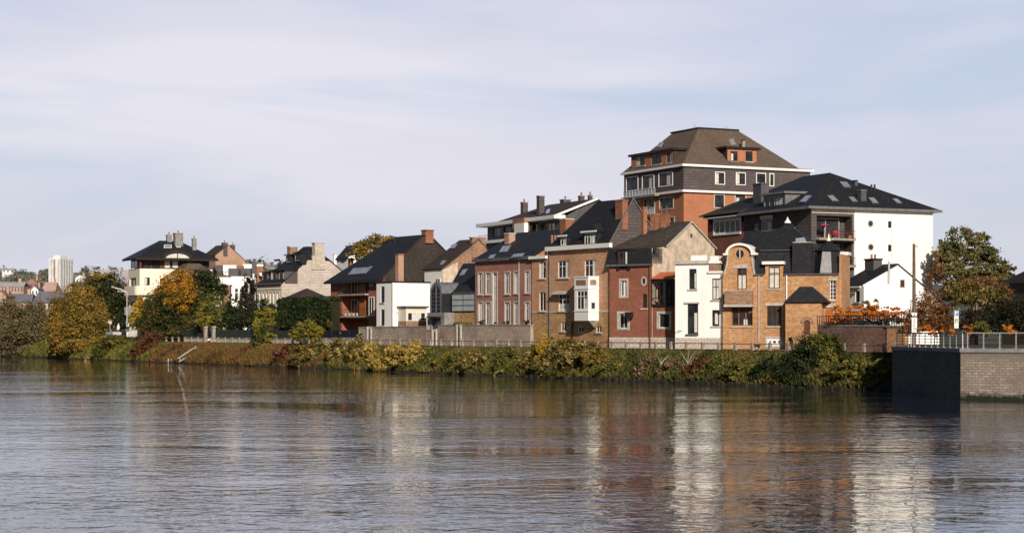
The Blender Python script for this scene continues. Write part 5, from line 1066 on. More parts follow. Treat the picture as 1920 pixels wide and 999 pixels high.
# garden walls
def gwall(name, label, px0, px1, o, ytop0, ytop1, mt, gaps=(), cop='greystone', th=.5, cat='garden wall', base=GZ-.3, copt=.12):
    s0, s1 = s_of(px1, o), s_of(px0, o); e = empty(name, tuple(SO(s0, o, GZ)), label, cat); t1, t0 = zz(ytop1, yoff(px1, o)), zz(ytop0, yoff(px0, o))
    cuts = sorted([(s_of(b_, o), s_of(a, o)) for a, b_ in gaps]); seg = []; c = s0
    for a, b_ in cuts: seg.append((c, a)); c = b_
    seg.append((c, s1)); zt = lambda s: t1+(t0-t1)*(s-s0)/(s1-s0)
    mb = MB(); kb = MB()
    for a, b_ in seg:
        mb.hexa([SO(a, o, base), SO(b_, o, base), SO(b_, o+th, base), SO(a, o+th, base), SO(a, o, zt(a)), SO(b_, o, zt(b_)), SO(b_, o+th, zt(b_)), SO(a, o+th, zt(a))])
        nn = max(2, int((b_-a)/.7))
        for i in range(nn):
            x0, x1 = a+(b_-a)*i/nn, a+(b_-a)*(i+1)/nn-.02; dz = random.uniform(-.02, .05) if copt > .1 else 0
            kb.hexa([SO(x0, o-.06, zt(x0)+.003), SO(x1, o-.06, zt(x1)+.003), SO(x1, o+th+.06, zt(x1)+.003), SO(x0, o+th+.06, zt(x0)+.003), SO(x0, o-.06, zt(x0)+copt+dz), SO(x1, o-.06, zt(x1)+copt+dz), SO(x1, o+th+.06, zt(x1)+copt+dz), SO(x0, o+th+.06, zt(x0)+copt+dz)])
    mb.build('wall', M[mt], e); kb.build('coping', M[cop], e)
    for a, b_ in cuts:
        mb = MB(); mb.hexa([SO(a, o+.3, base), SO(b_, o+.3, base), SO(b_, o+.36, base), SO(a, o+.36, base), SO(a, o+.3, zt(a)-.5), SO(b_, o+.3, zt(b_)-.5), SO(b_, o+.36, zt(b_)-.5), SO(a, o+.36, zt(a)-.5)]); mb.build('gate', M['dark'], e)
        for q in (a-.3, b_+.02): mb = MB(); p = SO(q+.14, o+.2, base); mb.wbox(p, .32, .75, zt(q)-base+.15, D); mb.build('gate_pier', M['stonetrim'], e)
    return e
gwall('garden_wall', 'long rubble stone wall in front of the pink brick row', 821, 994, 6.9, 610, 610, 'stone', ((858, 863),))
gwall('garden_wall', 'weathered stone wall with a dark gateway below the white box house', 672, 800, 6.9, 614, 613, 'stone', ((690, 695),))
gwall('garden_wall', 'low middle stretch of stone wall beside the slate house entrance', 801, 820, 6.9, 620, 618, 'stone', ((812, 817),))
gwall('garden_wall', 'low broken stone wall behind the bushes left of the brick flats', 484, 671, 7.2, 636, 634, 'palestone')
gwall('garden_wall', 'long low white wall under the green garden fence', 344, 478, 8.0, 634, 635, 'palestone', ((385, 399),))
gwall('garden_wall', 'reddish brick garden wall topped by an iron fence beside the villa', 1532, 1668, 8.2, 611, 612, 'gardenbrick', (), 'greystone')
mb = MB(); p = SO(s_of(1680, 8.2), 8.4, GZ-.3); e_ = empty('wall_pier', tuple(p), 'stub of amber brick wall at the end of the garden wall', 'wall pier'); mb.wbox(p, 2.6, .6, zz(613, yoff(1680, 8.2))-GZ+.3, D); mb.build('wall', M['villa'], e_); mb = MB(); mb.wbox((p.x, p.y, zz(613, yoff(1680, 8.2))+.003), 2.8, .8, .15, D); mb.build('coping', M['greystone'], e_)
def fence(name, label, px0, px1, o, y0, y1, m, step, solid=False, cat='fence'):
    s0, s1 = s_of(px1, o), s_of(px0, o); Ym = yoff((px0+px1)/2, o); z0, z1 = zz(y1, Ym), zz(y0, Ym); e = empty(name, tuple(SO(s0, o, z0)), label, cat)
    n_ = max(2, int((s1-s0)/step)); mb = MB()
    for i in range(n_+1):
        p = SO(s0+(s1-s0)*i/n_, o, z0); mb.wbox(p, .06 if not solid else .12, .06 if not solid else .12, z1-z0+(.1 if solid else 0), D)
    mb.build('posts', M[m if not solid else 'dark'], e)
    mb = MB()
    if solid: mb.hexa([SO(s0, o+.08, z0), SO(s1, o+.08, z0), SO(s1, o+.12, z0), SO(s0, o+.12, z0), SO(s0, o+.08, z1), SO(s1, o+.08, z1), SO(s1, o+.12, z1), SO(s0, o+.12, z1)]); mb.build('panel', M[m], e)
    else:
        for z in (z0+.15, z1-.08): mb.hexa([SO(s0, o-.03, z), SO(s1, o-.03, z), SO(s1, o+.03, z), SO(s0, o+.03, z), SO(s0, o-.03, z+.06), SO(s1, o-.03, z+.06), SO(s1, o+.03, z+.06), SO(s0, o+.03, z+.06)])
        mb.build('rail', M[m], e)
    return e
fence('iron_fence', 'thin dark iron fence on top of the brick garden wall', 1532, 1690, 8.45, 591, 611, 'dark', .35)
fence('solid_fence', 'dark green garden fence above the long white wall', 344, 478, 8.6, 618, 634, 'greenfence', 3.2, True)
fence('solid_fence', 'navy blue panel fence in front of the brick flats', 606, 671, 7.9, 619, 636, 'bluefence', 2.4, True)
fence('solid_fence', 'dark panel fence half hidden by bushes below the hedge', 484, 604, 7.9, 620, 636, 'greenfence', 2.6, True)
for px, lab in ((385, 'left concrete gate post in the white garden wall'), (400, 'right concrete gate post in the white garden wall')):
    p = SO(s_of(px, 7.7), 7.7, GZ); e_ = empty('gate_post', tuple(p), lab, 'gate post'); z1 = zz(613, yoff(px, 7.7)); mb = MB(); mb.wbox(p, .55, .55, z1-GZ, D); mb.build('shaft', M['concrete'], e_); mb = MB(); mb.wbox((p.x, p.y, z1+.003), .75, .75, .14, D); mb.build('cap', M['stonetrim'], e_)

# ================================================================ foliage
def leafmesh(pts, out, size, rs):
    n_ = len(pts); nr = out*.7+rs.normal(size=(n_, 3))*.75; nr /= np.linalg.norm(nr, axis=1)[:, None]+1e-9
    t = np.cross(nr, rs.normal(size=(n_, 3))); t /= np.linalg.norm(t, axis=1)[:, None]+1e-9; b_ = np.cross(nr, t)
    sz = size*rs.uniform(.45, 1.7, n_)[:, None]
    v = np.stack([pts-t*sz*.62, pts-b_*sz*.4+t*sz*.08, pts+t*sz*.62, pts+b_*sz*.4+t*sz*.08], 1).reshape(-1, 3)
    return v
def leafobj(name, v, m, parent, kind=None):
    L = np.array(rootloc(parent)); v = v-L; n_ = len(v)//4; me = bpy.data.meshes.new(name)
    me.vertices.add(len(v)); me.vertices.foreach_set('co', v.astype(np.float32).ravel()); me.loops.add(n_*4); me.loops.foreach_set('vertex_index', np.arange(n_*4, dtype=np.int32)); me.polygons.add(n_)
    me.polygons.foreach_set('loop_start', np.arange(0, n_*4, 4, dtype=np.int32)); me.polygons.foreach_set('loop_total', np.full(n_, 4, dtype=np.int32)); me.update(); me.validate()
    me.materials.append(m); o = bpy.data.objects.new(name, me); C.objects.link(o)
    if parent is not None: o.parent = parent
    if kind: o['kind'] = kind
    return o
def crownpts(blobs, n_, rs, clump=.16, nclf=1.0, inner=.25):
    """blobs: (x,y,z,rx,ry,rz). leaves gathered in clumps spread through the outer volume, with gaps"""
    A = np.array([b_[3]*b_[5] for b_ in blobs]); A = A/A.sum(); P, O = [], []
    for b_, w in zip(blobs, A):
        k = max(20, int(n_*w)); c = np.array(b_[:3]); r = np.array(b_[3:]); nc = max(10, int(k/55*nclf)); d = rs.normal(size=(nc, 3)); d /= np.linalg.norm(d, axis=1)[:, None]
        rad = np.where(rs.uniform(size=nc) < inner, rs.uniform(.2, .7, nc), np.where(rs.uniform(size=nc) < .14, rs.uniform(1.0, 1.22, nc), rs.uniform(.7, 1.0, nc))); cc = d*rad[:, None]
        idx = rs.integers(0, nc, k); g = rs.normal(size=(k, 3))*clump*rs.uniform(.6, 1.3, nc)[idx][:, None]; g[:, 2] *= .75
        q = cc[idx]+g; P.append(c+q*r); o_ = q+np.array([0, 0, .25]); O.append(o_/(np.linalg.norm(o_, axis=1)[:, None]+1e-9))
    return np.concatenate(P), np.concatenate(O)
KD = 1.0
def plant(name, label, cat, blobs_px, Y, m, base=None, dens=5.2, lsz=1.4, trunk=None, seed=0, group=None, clump=.16, zmin=None, depth=.8, bark='bark', extra=(), inner=.25, limbs=5, nclf=1.0, gz=None):
    """crown blobs given as (px,py,rx,ry) at distance Y; becomes a thing with crown(s), trunk and limbs"""
    dens = dens*1.5 if lsz == 1.4 and dens != 5.2 else dens
    rs = np.random.default_rng(seed+11); s = F/Y; g0 = GZ if gz is None else gz
    xs = [q[0] for q in blobs_px]; bx = base if base is not None else sum(q[0]*q[2] for q in blobs_px)/sum(q[2] for q in blobs_px); p0 = Vector((*at(bx, Y), g0)); e = empty(name, tuple(p0), label, cat, group)
    def mk(bl, mm, nm='crown'):
        W = []
        for q in bl:
            dy = (q[4] if len(q) > 4 else 0); yy = Y+dy; x, y = at(q[0], yy); k = F/yy; W.append((x, y, zz(q[1], yy), q[2]/k, max(.5, q[2]/k*depth), q[3]/k))
        area = sum(3.14*q[2]*q[3] for q in bl)/3.5; n_ = int(area*dens*KD); P_, O_ = crownpts(W, n_, rs, clump, nclf, inner)
        if zmin is not None: k = P_[:, 2] > zmin; P_, O_ = P_[k], O_[k]
        return leafobj(nm, leafmesh(P_, O_, lsz*1.875/s, rs), mm, e)
    mk(blobs_px, m)
    for bl, mm in extra: mk(bl, mm)
    if trunk:
        rr = trunk; mb = MB(); top = min(q[1]-q[3]*.3 for q in blobs_px); zt = zz(top, Y); mid = Vector((p0.x+rr*.6, p0.y, g0+(zt-g0)*.45))
        mb.tube([p0+Vector((0, 0, -.3)), p0+Vector((0, 0, .6)), mid, Vector((p0.x, p0.y, zt))], [rr*1.25, rr, rr*.7, rr*.12], 8); t = mb.build('trunk', M[bark], e)
        for i in range(limbs):
            q = blobs_px[i % len(blobs_px)]; a = rs.uniform(0, 6.28); tip = Vector((at(q[0], Y)[0]+math.cos(a)*q[2]/s*.8, Y+math.sin(a)*q[2]/s*.6, zz(q[1], Y)+q[3]/s*rs.uniform(-.1, .7))); f = rs.uniform(.25, .6); st = p0.lerp(mid, f/.6) if f < .6 else mid
            mb = MB(); k = st.lerp(tip, .5)+Vector((0, 0, -.3)); mb.tube([st, k, tip], [rr*.5, rr*.32, rr*.06], 6); mb.build('limb', M[bark], t)
    return e
L = {}
L['oliveyellow'] = leafmat('olive_yellow_leaves', [(.075, .062, .014), (.17, .125, .026), (.29, .19, .034), (.33, .17, .035)])
L['greybrown'] = leafmat('grey_brown_leaves', [(.06, .058, .022), (.125, .105, .045), (.18, .14, .07), (.15, .11, .06)])
L['darkgreen'] = leafmat('dark_green_leaves', [(.010, .018, .007), (.02, .033, .011), (.035, .048, .014), (.06, .06, .02)])
L['orange'] = leafmat('orange_leaves', [(.13, .075, .012), (.3, .155, .016), (.43, .22, .022), (.34, .13, .022)])
L['greenolive'] = leafmat('green_olive_leaves', [(.028, .04, .009), (.08, .09, .018), (.18, .165, .034), (.25, .19, .04)])
L['redbrown'] = leafmat('red_brown_leaves', [(.045, .028, .012), (.11, .045, .02), (.17, .06, .025), (.12, .09, .03)])
L['yellowgreen'] = leafmat('yellow_green_leaves', [(.08, .08, .012), (.17, .15, .02), (.26, .21, .03), (.2, .19, .03)])
L['willow'] = leafmat('willow_yellow_leaves', [(.13, .095, .02), (.3, .21, .045), (.45, .31, .08), (.22, .19, .04)], .8)
L['mixed'] = leafmat('mixed_shrub_leaves', [(.026, .03, .009), (.09, .08, .02), (.22, .16, .036), (.52, .36, .16)], 1.1)
L['brightyellow'] = leafmat('bright_yellow_leaves', [(.2, .12, .015), (.42, .26, .02), (.5, .32, .03), (.3, .2, .03)], .9)
L['sumac'] = leafmat('orange_sumac_leaves', [(.28, .06, .012), (.6, .18, .02), (.72, .29, .04), (.38, .09, .02)], 1.3, .4)
L['maplegreen'] = leafmat('maple_green_leaves', [(.014, .024, .006), (.035, .045, .012), (.07, .07, .018), (.16, .10, .02)])
L['rust'] = leafmat('rust_brown_leaves', [(.05, .026, .013), (.13, .058, .026), (.22, .095, .036), (.36, .15, .05)], .9)
L['treegreen'] = leafmat('tall_tree_leaves', [(.045, .05, .018), (.10, .10, .03), (.17, .15, .05), (.19, .15, .06)], .35)
L['farwood'] = leafmat('far_wood_leaves', [(.12, .135, .12), (.16, .17, .135), (.22, .2, .15), (.26, .19, .13)], .08, .1)  # paler, greyer tones: distance haze is mixed into the leaf colour
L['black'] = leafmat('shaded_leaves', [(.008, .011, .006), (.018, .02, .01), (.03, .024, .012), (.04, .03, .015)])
L['dry'] = leafmat('dry_stalks', [(.10, .07, .04), (.17, .12, .07), (.24, .16, .09), (.12, .09, .04)], 1.0)

yb = lambda px, o: yoff(px, o)
# --- trees, left to right
plant('river_tree', 'grey-brown bushy tree at the far left edge of the river', 'tree', [(40, 615, 48, 40), (15, 600, 26, 38), (66, 612, 26, 46), (40, 652, 44, 18)], yb(40, 1), L['greybrown'], trunk=.35, seed=1, gz=.6)
plant('river_tree', 'tall olive and yellow autumn tree overhanging the water', 'tree', [(148, 590, 46, 52), (128, 615, 38, 45), (170, 615, 34, 48), (150, 645, 50, 20), (112, 600, 22, 34), (150, 552, 24, 22)], yb(150, 1.5), L['oliveyellow'], trunk=.4, seed=2, gz=1.5, extra=[([(103, 612, 14, 26), (120, 646, 24, 14), (140, 575, 14, 18)], L['rust'])])
plant('broad_tree', 'dark green tree standing behind the olive tree by the street lamp', 'tree', [(206, 560, 34, 46), (188, 535, 26, 24), (222, 590, 16, 36)], yb(205, 12), L['darkgreen'], trunk=.4, seed=3, extra=[([(192, 520, 30, 9), (172, 532, 18, 12)], L['oliveyellow'])])
plant('shrub', 'yellowing green bush on the bank under the parked cars', 'shrub', [(215, 650, 34, 22), (190, 655, 20, 18)], yb(210, 1.5), L['greenolive'], seed=4, gz=1, extra=[([(212, 638, 26, 10)], L['oliveyellow'])])
plant('shrub', 'red-brown bush at the end of the concrete railing', 'shrub', [(283, 646, 24, 30), (265, 660, 18, 18), (292, 665, 18, 14)], yb(280, 2), L['redbrown'], seed=5, gz=1)
plant('small_tree', 'small golden tree against the cream apartment house', 'tree', [(266, 578, 18, 22), (258, 600, 14, 18)], yb(262, 8), L['brightyellow'], trunk=.15, seed=6, extra=[([(262, 605, 18, 14)], L['greenolive'])])
plant('maple_tree', 'large tree turning orange on top and green below', 'tree', [(325, 575, 48, 46), (300, 592, 36, 42), (358, 588, 32, 44), (330, 614, 56, 26), (285, 612, 24, 26)], yb(325, 9), L['maplegreen'], trunk=.45, seed=7, extra=[([(334, 538, 30, 32, -1), (338, 560, 28, 24, -3), (312, 545, 18, 18, -1)], L['orange'])])
plant('broad_tree', 'dark round tree rising behind the orange tree', 'tree', [(385, 532, 34, 26), (365, 525, 26, 18), (402, 545, 22, 24)], yb(385, 17), L['darkgreen'], trunk=.35, seed=8)
plant('weeping_tree', 'thin olive tree with drooping branches right of the orange tree', 'tree', [(402, 580, 24, 34), (385, 590, 18, 26), (418, 592, 14, 22)], yb(402, 11), L['greenolive'], trunk=.25, seed=9, dens=2.6)
plant('round_shrub', 'yellow-green round topped tree behind the white wall gateway', 'shrub', [(384, 598, 19, 15)], yb(384, 8.6), L['yellowgreen'], trunk=.12, seed=10)
plant('conifer', 'slim dark conifer in front of the white modern house', 'conifer', [(465, 560, 14, 36), (465, 535, 8, 14), (463, 590, 18, 26)], yb(465, 14), L['black'], trunk=.2, seed=11)
plant('conifer', 'broad dark evergreen left of the slim conifer', 'conifer', [(438, 588, 20, 32), (450, 600, 22, 22), (430, 605, 16, 20)], yb(440, 12), L['darkgreen'], trunk=.25, seed=12)
plant('conifer', 'low dark evergreen below the white tall windows', 'conifer', [(490, 585, 24, 26), (478, 600, 24, 22), (510, 592, 16, 22)], yb(490, 13), L['darkgreen'], trunk=.2, seed=13)
plant('small_tree', 'yellow-green small tree standing by the low wall', 'tree', [(498, 588, 18, 12), (505, 598, 14, 14), (484, 610, 10, 16)], yb(498, 7.4), L['yellowgreen'], trunk=.12, seed=14)
plant('shrub', 'loose green and yellow bush overhanging the path railing', 'shrub', [(488, 632, 16, 26), (498, 645, 18, 12)], yb(490, 3.6), L['greenolive'], seed=15, gz=3, extra=[([(507, 634, 14, 10), (485, 612, 9, 12)], L['yellowgreen'])])
# clipped hedge
def hedge(name, label, px0, px1, y0, y1, o, m, seed):
    rs = np.random.default_rng(seed); s0, s1 = s_of(px1, o), s_of(px0, o); Ym = yoff((px0+px1)/2, o); z0, z1 = zz(y1, Ym), zz(y0, Ym); e = empty(name, tuple(SO(s0, o, GZ)), label, 'hedge'); n_ = int((px1-px0)*(y1-y0)*2.4)
    f = rs.integers(0, 3, n_); a, c, h = rs.uniform(size=n_), rs.uniform(size=n_), rs.uniform(size=n_); c = np.where(f < 2, rs.normal(0, .05, n_), c); h = np.where(f == 2, 1+rs.normal(0, .04, n_), h)
    s = s0+(s1-s0)*a; oo = o+c*2.2; P_ = np.stack([36.9+D[0]*s+N[0]*oo, 181.7+D[1]*s+N[1]*oo, z0+(z1-z0)*h], 1); O_ = np.where((f == 2)[:, None], np.array([[0, 0, 1.]]), np.array([[-N[0], -N[1], 0]])); leafobj('foliage', leafmesh(P_, O_, 1.9*1.875*Ym/F, rs), m, e)
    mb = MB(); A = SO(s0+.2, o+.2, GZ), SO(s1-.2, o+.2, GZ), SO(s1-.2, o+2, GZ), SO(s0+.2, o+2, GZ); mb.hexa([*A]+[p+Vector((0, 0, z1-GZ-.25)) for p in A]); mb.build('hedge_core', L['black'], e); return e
hedge('clipped_hedge', 'tall clipped dark green hedge between the stone house and the brick flats', 520, 618, 562, 614, 10, L['darkgreen'], 21)
plant('shrub', 'yellow-green bush in front of the dark hedge', 'shrub', [(578, 618, 24, 18), (562, 625, 16, 14), (592, 625, 16, 14)], yb(578, 4.6), L['yellowgreen'], seed=22, extra=[([(572, 626, 24, 12)], L['greenolive'])])
plant('topiary', 'dark clipped topiary ball beside the brick flats', 'topiary', [(606, 600, 7, 9), (606, 614, 5, 8)], yb(606, 8.6), L['darkgreen'], seed=23, clump=.08); plant('topiary', 'small bright green cone bush beside the topiary ball', 'topiary', [(618, 607, 6, 9)], yb(618, 8.6), L['yellowgreen'], seed=24, clump=.1)
plant('background_tree', 'round olive tree showing above the flats roof', 'tree', [(700, 466, 34, 20), (725, 452, 26, 13), (675, 474, 20, 16)], 350, L['oliveyellow'], trunk=.4, seed=25)
# --- bank shrubs
BK = [(540, 662, 26, 20, 'redbrown', 'low red-brown bush on the bank below the clipped hedge'), (590, 662, 34, 26, 'mixed', 'tangled dark bush on the bank left of the navy fence'), (632, 665, 26, 26, 'mixed', 'dark tangled bush below the navy blue fence'), (668, 668, 26, 30, 'mixed', 'dark bush with berries below the start of the stone wall'), (692, 670, 24, 26, 'willow', 'yellowish bush below the dark gateway in the stone wall'),
      (742, 672, 38, 28, 'willow', 'broad yellow willow bush below the white box house'), (776, 662, 30, 30, 'willow', 'tallest yellow willow bush below the white annex'), (808, 672, 20, 24, 'greenolive', 'green bush right of the yellow willow bushes'), (836, 676, 20, 20, 'yellowgreen', 'small yellow-flecked bush below the slate house'), (862, 678, 24, 18, 'greenolive', 'low green bush below the narrow dark gate'),
      (905, 680, 32, 24, 'mixed', 'dark bush with pale seed heads below the pink brick row'), (955, 678, 32, 24, 'greenolive', 'green bush below the right end of the pink brick row'), (1000, 672, 22, 28, 'mixed', 'dark leafy bush left of the bright yellow one'), (1040, 672, 34, 32, 'mixed', 'big speckled bush below the yellow brick house'), (1085, 672, 34, 30, 'mixed', 'speckled bush below the white oriel bay'), (1120, 676, 26, 26, 'oliveyellow', 'yellow-brown bush below the corner of the yellow brick house'),
      (1160, 684, 26, 20, 'greenolive', 'green bush below the left window of the red brick house'), (1215, 688, 30, 20, 'dry', 'dry brown brushwood below the red brick house'), (1260, 690, 26, 22, 'dry', 'dry pale brushwood with bare twigs below the veranda'), (1312, 692, 26, 22, 'rust', 'rust-brown bush below the white townhouse'), (1345, 690, 28, 22, 'greenolive', 'green bush below the right side of the white townhouse'), (1395, 692, 30, 20, 'greenolive', 'green bush below the villa balcony'),
      (1440, 690, 28, 22, 'darkgreen', 'dark green bush below the villa basement window'), (1600, 692, 34, 20, 'greenolive', 'low green bush below the brick garden wall'), (1645, 694, 26, 20, 'greenolive', 'green bush against the black side of the quay')]
for i, (px, py, rx, ry, mt, lab) in enumerate(BK):
    qr = random.Random(i*7+1); kk = qr.uniform(.75, 1.25)
    plant('bank_shrub', lab, 'shrub', [(px, py+2, rx*.7, ry*kk), (px-rx*qr.uniform(.4, .8), py+ry*qr.uniform(.1, .5), rx*.55, ry*qr.uniform(.45, .85)), (px+rx*qr.uniform(.4, .8), py+ry*qr.uniform(.1, .5), rx*.55, ry*qr.uniform(.45, .85)), (px+rx*qr.uniform(-.3, .3), py-ry*kk*.55, rx*.3, ry*.5)], yb(px, 1.1), L[mt], seed=40+i, zmin=.12, dens=3.2, lsz=2.1, gz=1.2, depth=1.0, clump=.2, group='shrubs on the river bank')
plant('bank_shrub', 'large dark green bush rising over the path railing beside the villa door', 'shrub', [(1530, 660, 46, 34), (1500, 690, 42, 30), (1560, 675, 30, 32), (1535, 700, 44, 18)], yb(1525, 2.2), L['darkgreen'], seed=80, zmin=.05, gz=1.2, group='shrubs on the river bank', extra=[([(1545, 645, 34, 18, -1), (1550, 670, 26, 20, -1.5)], L['greenolive'])])
plant('bank_shrub', 'bright yellow-leaved maple sapling on the bank below the yellow brick house', 'shrub', [(1022, 645, 14, 16), (1030, 655, 18, 14), (1015, 665, 14, 14), (1012, 690, 12, 6)], yb(1022, 1.4), L['brightyellow'], trunk=.08, seed=81, gz=1.0, group='shrubs on the river bank', dens=2.2, extra=[([(1050, 640, 26, 12), (1090, 648, 30, 12), (1110, 650, 20, 10)], L['oliveyellow'])])
# bare white saplings
def sapling(label, px, y0, y1, spread, seed, o=1.2):
    r_ = random.Random(seed); Y = yb(px, o); p = Vector((*at(px, Y), zz(y0, Y))); e = empty('bare_sapling', tuple(p), label, 'sapling'); h = (y0-y1)/F*Y
    mb = MB(); mb.tube([p, p+Vector((-.15, 0, h*.5)), p+Vector((.05, 0, h))], [.09, .06, .02], 6); t = mb.build('trunk', M['palebark'], e)
    for k in range(6):
        f = r_.uniform(.05, .7); s = p+Vector((-.3*f*(1-f), 0, h*f)); a = r_.choice((-1, 1))*r_.uniform(.5, 1)*spread; mb = MB(); mb.tube([s, s+Vector((a*.5, r_.uniform(-.3, .3), h*.22)), s+Vector((a, r_.uniform(-.4, .4), h*r_.uniform(.35, .5)))], [.06, .045, .015], 5); mb.build('limb', M['palebark'], t)
sapling('bare pale sapling with forked white stems at the water edge', 1291, 714, 655, 1.3, 1); sapling('thin white dead stem among dry brushwood', 1240, 706, 668, 1.0, 2)
# grass on the slope
def grass(name, m, px0, px1, n_, seed, hgt=.35):
    rs = np.random.default_rng(seed); s0, s1 = s_of(px1, 2), s_of(px0, 2); s = rs.uniform(s0, s1, n_); c = rs.uniform(.1, 1.0, n_); o = -1+5.4*c+rs.normal(0, .05, n_); z = -.5+(GZ+.4)*c**.8; base = np.stack([36.9+D[0]*s+N[0]*o, 181.7+D[1]*s+N[1]*o, z], 1)
    d = rs.normal(size=(n_, 3)); d[:, 2] = 0; d /= np.linalg.norm(d, axis=1)[:, None]; h = (hgt*rs.uniform(.5, 1.6, n_)*(1-.8*c**3))[:, None]; w = .09*rs.uniform(.6, 1.5, n_)[:, None]; lean = rs.normal(0, .35, (n_, 3)); lean[:, 2] = 1; up = lean*h
    v = np.stack([base-d*w, base+d*w, base+up+d*w*.6, base+up-d*w*.6], 1).reshape(-1, 3); return leafobj(name, v, m, None, 'stuff')
L['grassgreen'] = leafmat('bank_grass_green', [(.024, .032, .008), (.075, .08, .018), (.14, .125, .032), (.18, .12, .04)], .25)
L['grassred'] = leafmat('bank_grass_red', [(.075, .05, .016), (.15, .08, .026), (.19, .1, .032), (.11, .11, .026)], .2)
grass('bank_grass', L['grassgreen'], 620, 1674, 70000, 5, .4); grass('dry_bank_grass', L['grassred'], 300, 620, 36000, 6, .5); grass('bank_grass', L['greenolive'], 60, 300, 12000, 7, .5)
# --- right side vegetation (on the quay)
plant('tall_tree', 'tall loose green tree on the skyline right of the white block', 'tree', [(1808, 470, 42, 38), (1845, 490, 36, 32), (1780, 490, 26, 36), (1872, 500, 28, 18), (1800, 510, 56, 22), (1835, 450, 20, 14), (1850, 520, 44, 16), (1884, 512, 24, 18), (1766, 480, 16, 34)], 246, L['treegreen'], trunk=.5, seed=90, dens=2.5, lsz=1.9, clump=.13, inner=.12, nclf=.7, limbs=9, bark='pole')
plant('sumac_tree', 'spreading rust-topped tree with pale forked trunk behind the parking sign', 'tree', [(1825, 548, 46, 24), (1800, 550, 34, 26), (1855, 552, 38, 26), (1870, 575, 24, 20)], 190, L['mixed'], base=1822, trunk=.22, seed=91, dens=2.3, bark='palebark', gz=QZ, limbs=9, extra=[([(1830, 530, 46, 14), (1868, 548, 28, 18), (1795, 540, 22, 18)], L['rust']), ([(1815, 548, 40, 20)], L['greenolive'])])
plant('bush', 'dense rust-brown bush behind the wooden pole', 'shrub', [(1745, 590, 40, 30), (1720, 602, 28, 22), (1768, 600, 24, 26), (1702, 616, 16, 14)], 180, L['rust'], seed=92, gz=QZ-.6, dens=3.2)
plant('creeper', 'thin brown creeper climbing in front of the white block corner', 'shrub', [(1752, 540, 20, 40), (1740, 560, 26, 24), (1758, 505, 9, 34)], 205, L['rust'], base=1752, trunk=.06, seed=93, dens=.9, clump=.2, limbs=8)
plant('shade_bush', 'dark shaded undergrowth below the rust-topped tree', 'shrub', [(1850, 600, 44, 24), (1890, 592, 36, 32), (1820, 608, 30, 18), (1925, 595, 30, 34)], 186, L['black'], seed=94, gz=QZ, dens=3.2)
for i, (px, py, lab) in enumerate(((1738, 615, 'small orange sumac at the foot of the wooden pole'), (1776, 618, 'orange sumac below the parking sign'), (1815, 614, 'large orange sumac right of the parking sign'), (1890, 612, 'orange sumac at the right end of the quay'))):
    plant('sumac', lab, 'shrub', [(px, py, 12, 9), (px+8, py+8, 9, 8)], 172, L['sumac'], seed=100+i, gz=QZ, dens=1.5, group='orange sumac plants on the quay')
plant('shrub', 'dark green shrub on the quay lawn in front of the undergrowth', 'shrub', [(1843, 616, 14, 16)], 171, L['greenolive'], seed=106, gz=QZ)
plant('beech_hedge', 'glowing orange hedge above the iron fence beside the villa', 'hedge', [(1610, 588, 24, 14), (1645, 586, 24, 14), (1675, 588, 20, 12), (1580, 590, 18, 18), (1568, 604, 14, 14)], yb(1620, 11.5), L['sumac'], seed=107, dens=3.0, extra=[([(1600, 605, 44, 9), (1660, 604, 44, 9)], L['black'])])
plant('bush', 'dark twiggy bush rising out of the orange hedge', 'shrub', [(1632, 572, 16, 14), (1640, 580, 20, 10)], yb(1632, 12.5), L['redbrown'], seed=108, dens=1.6)
plant('wall_plant', 'green plants along the top of the yellow stone wall of the slate house', 'shrub', [(858, 606, 10, 4), (878, 607, 12, 3)], yb(868, 8), L['greenolive'], seed=109, gz=GZ+2)
for i, (px, lab) in enumerate(((904, 'potted plant by the leftmost ground window of the pink brick row'), (948, 'potted plant by the middle ground window of the pink brick row'), (987, 'potted plant by the right ground window of the pink brick row'))): plant('potted_plant', lab, 'plant', [(px, 605, 6, 5)], yb(px, 8.2), L['darkgreen'], seed=110+i, gz=GZ+2.5, group='plants in front of the pink brick row')
# --- far wooded hillside: copies of four trees
protos = []
r_ = random.Random(12)
def fartree(i, px, Y, k):
    x, y = at(px, Y); z = hz(x, y)
    if i < 4:
        e = empty('hillside_tree', (x, y, z), 'hazy grey-green tree of the wooded hillside beyond the town', 'tree', 'trees on the far hillside'); rs = np.random.default_rng(300+i)
        W = [(x, y, z+9, 6, 6, 6), (x+3, y-1, z+7, 5, 5, 5), (x-3, y-1, z+6.5, 5, 5, 5), (x, y-2, z+12, 3.6, 3.6, 4)]
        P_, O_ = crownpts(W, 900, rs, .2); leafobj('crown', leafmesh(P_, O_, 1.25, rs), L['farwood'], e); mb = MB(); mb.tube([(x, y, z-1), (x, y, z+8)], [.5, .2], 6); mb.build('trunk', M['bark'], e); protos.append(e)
    else:
        src = protos[i % 4]; e = src.copy(); C.objects.link(e); e.location = (x, y, z); e.rotation_euler.z = r_.uniform(0, 6.28); e.scale = (k, k, k)
        for ch in src.children: c_ = ch.copy(); C.objects.link(c_); c_.parent = e
sp = []
for k in range(90): sp.append((r_.uniform(-20, 92), r_.uniform(1150, 2300)))
for k in range(70): sp.append((r_.uniform(130, 262), r_.uniform(900, 2200)))
for k in range(60): sp.append((r_.uniform(440, 560), r_.uniform(700, 1500)))
for k in range(12): sp.append((r_.uniform(100, 160), r_.uniform(800, 1000)))
for i, (px, Y) in enumerate(sp): fartree(i, px, Y, (r_.uniform(.6, 1.15) if px < 400 else r_.uniform(1.3, 2.0)))
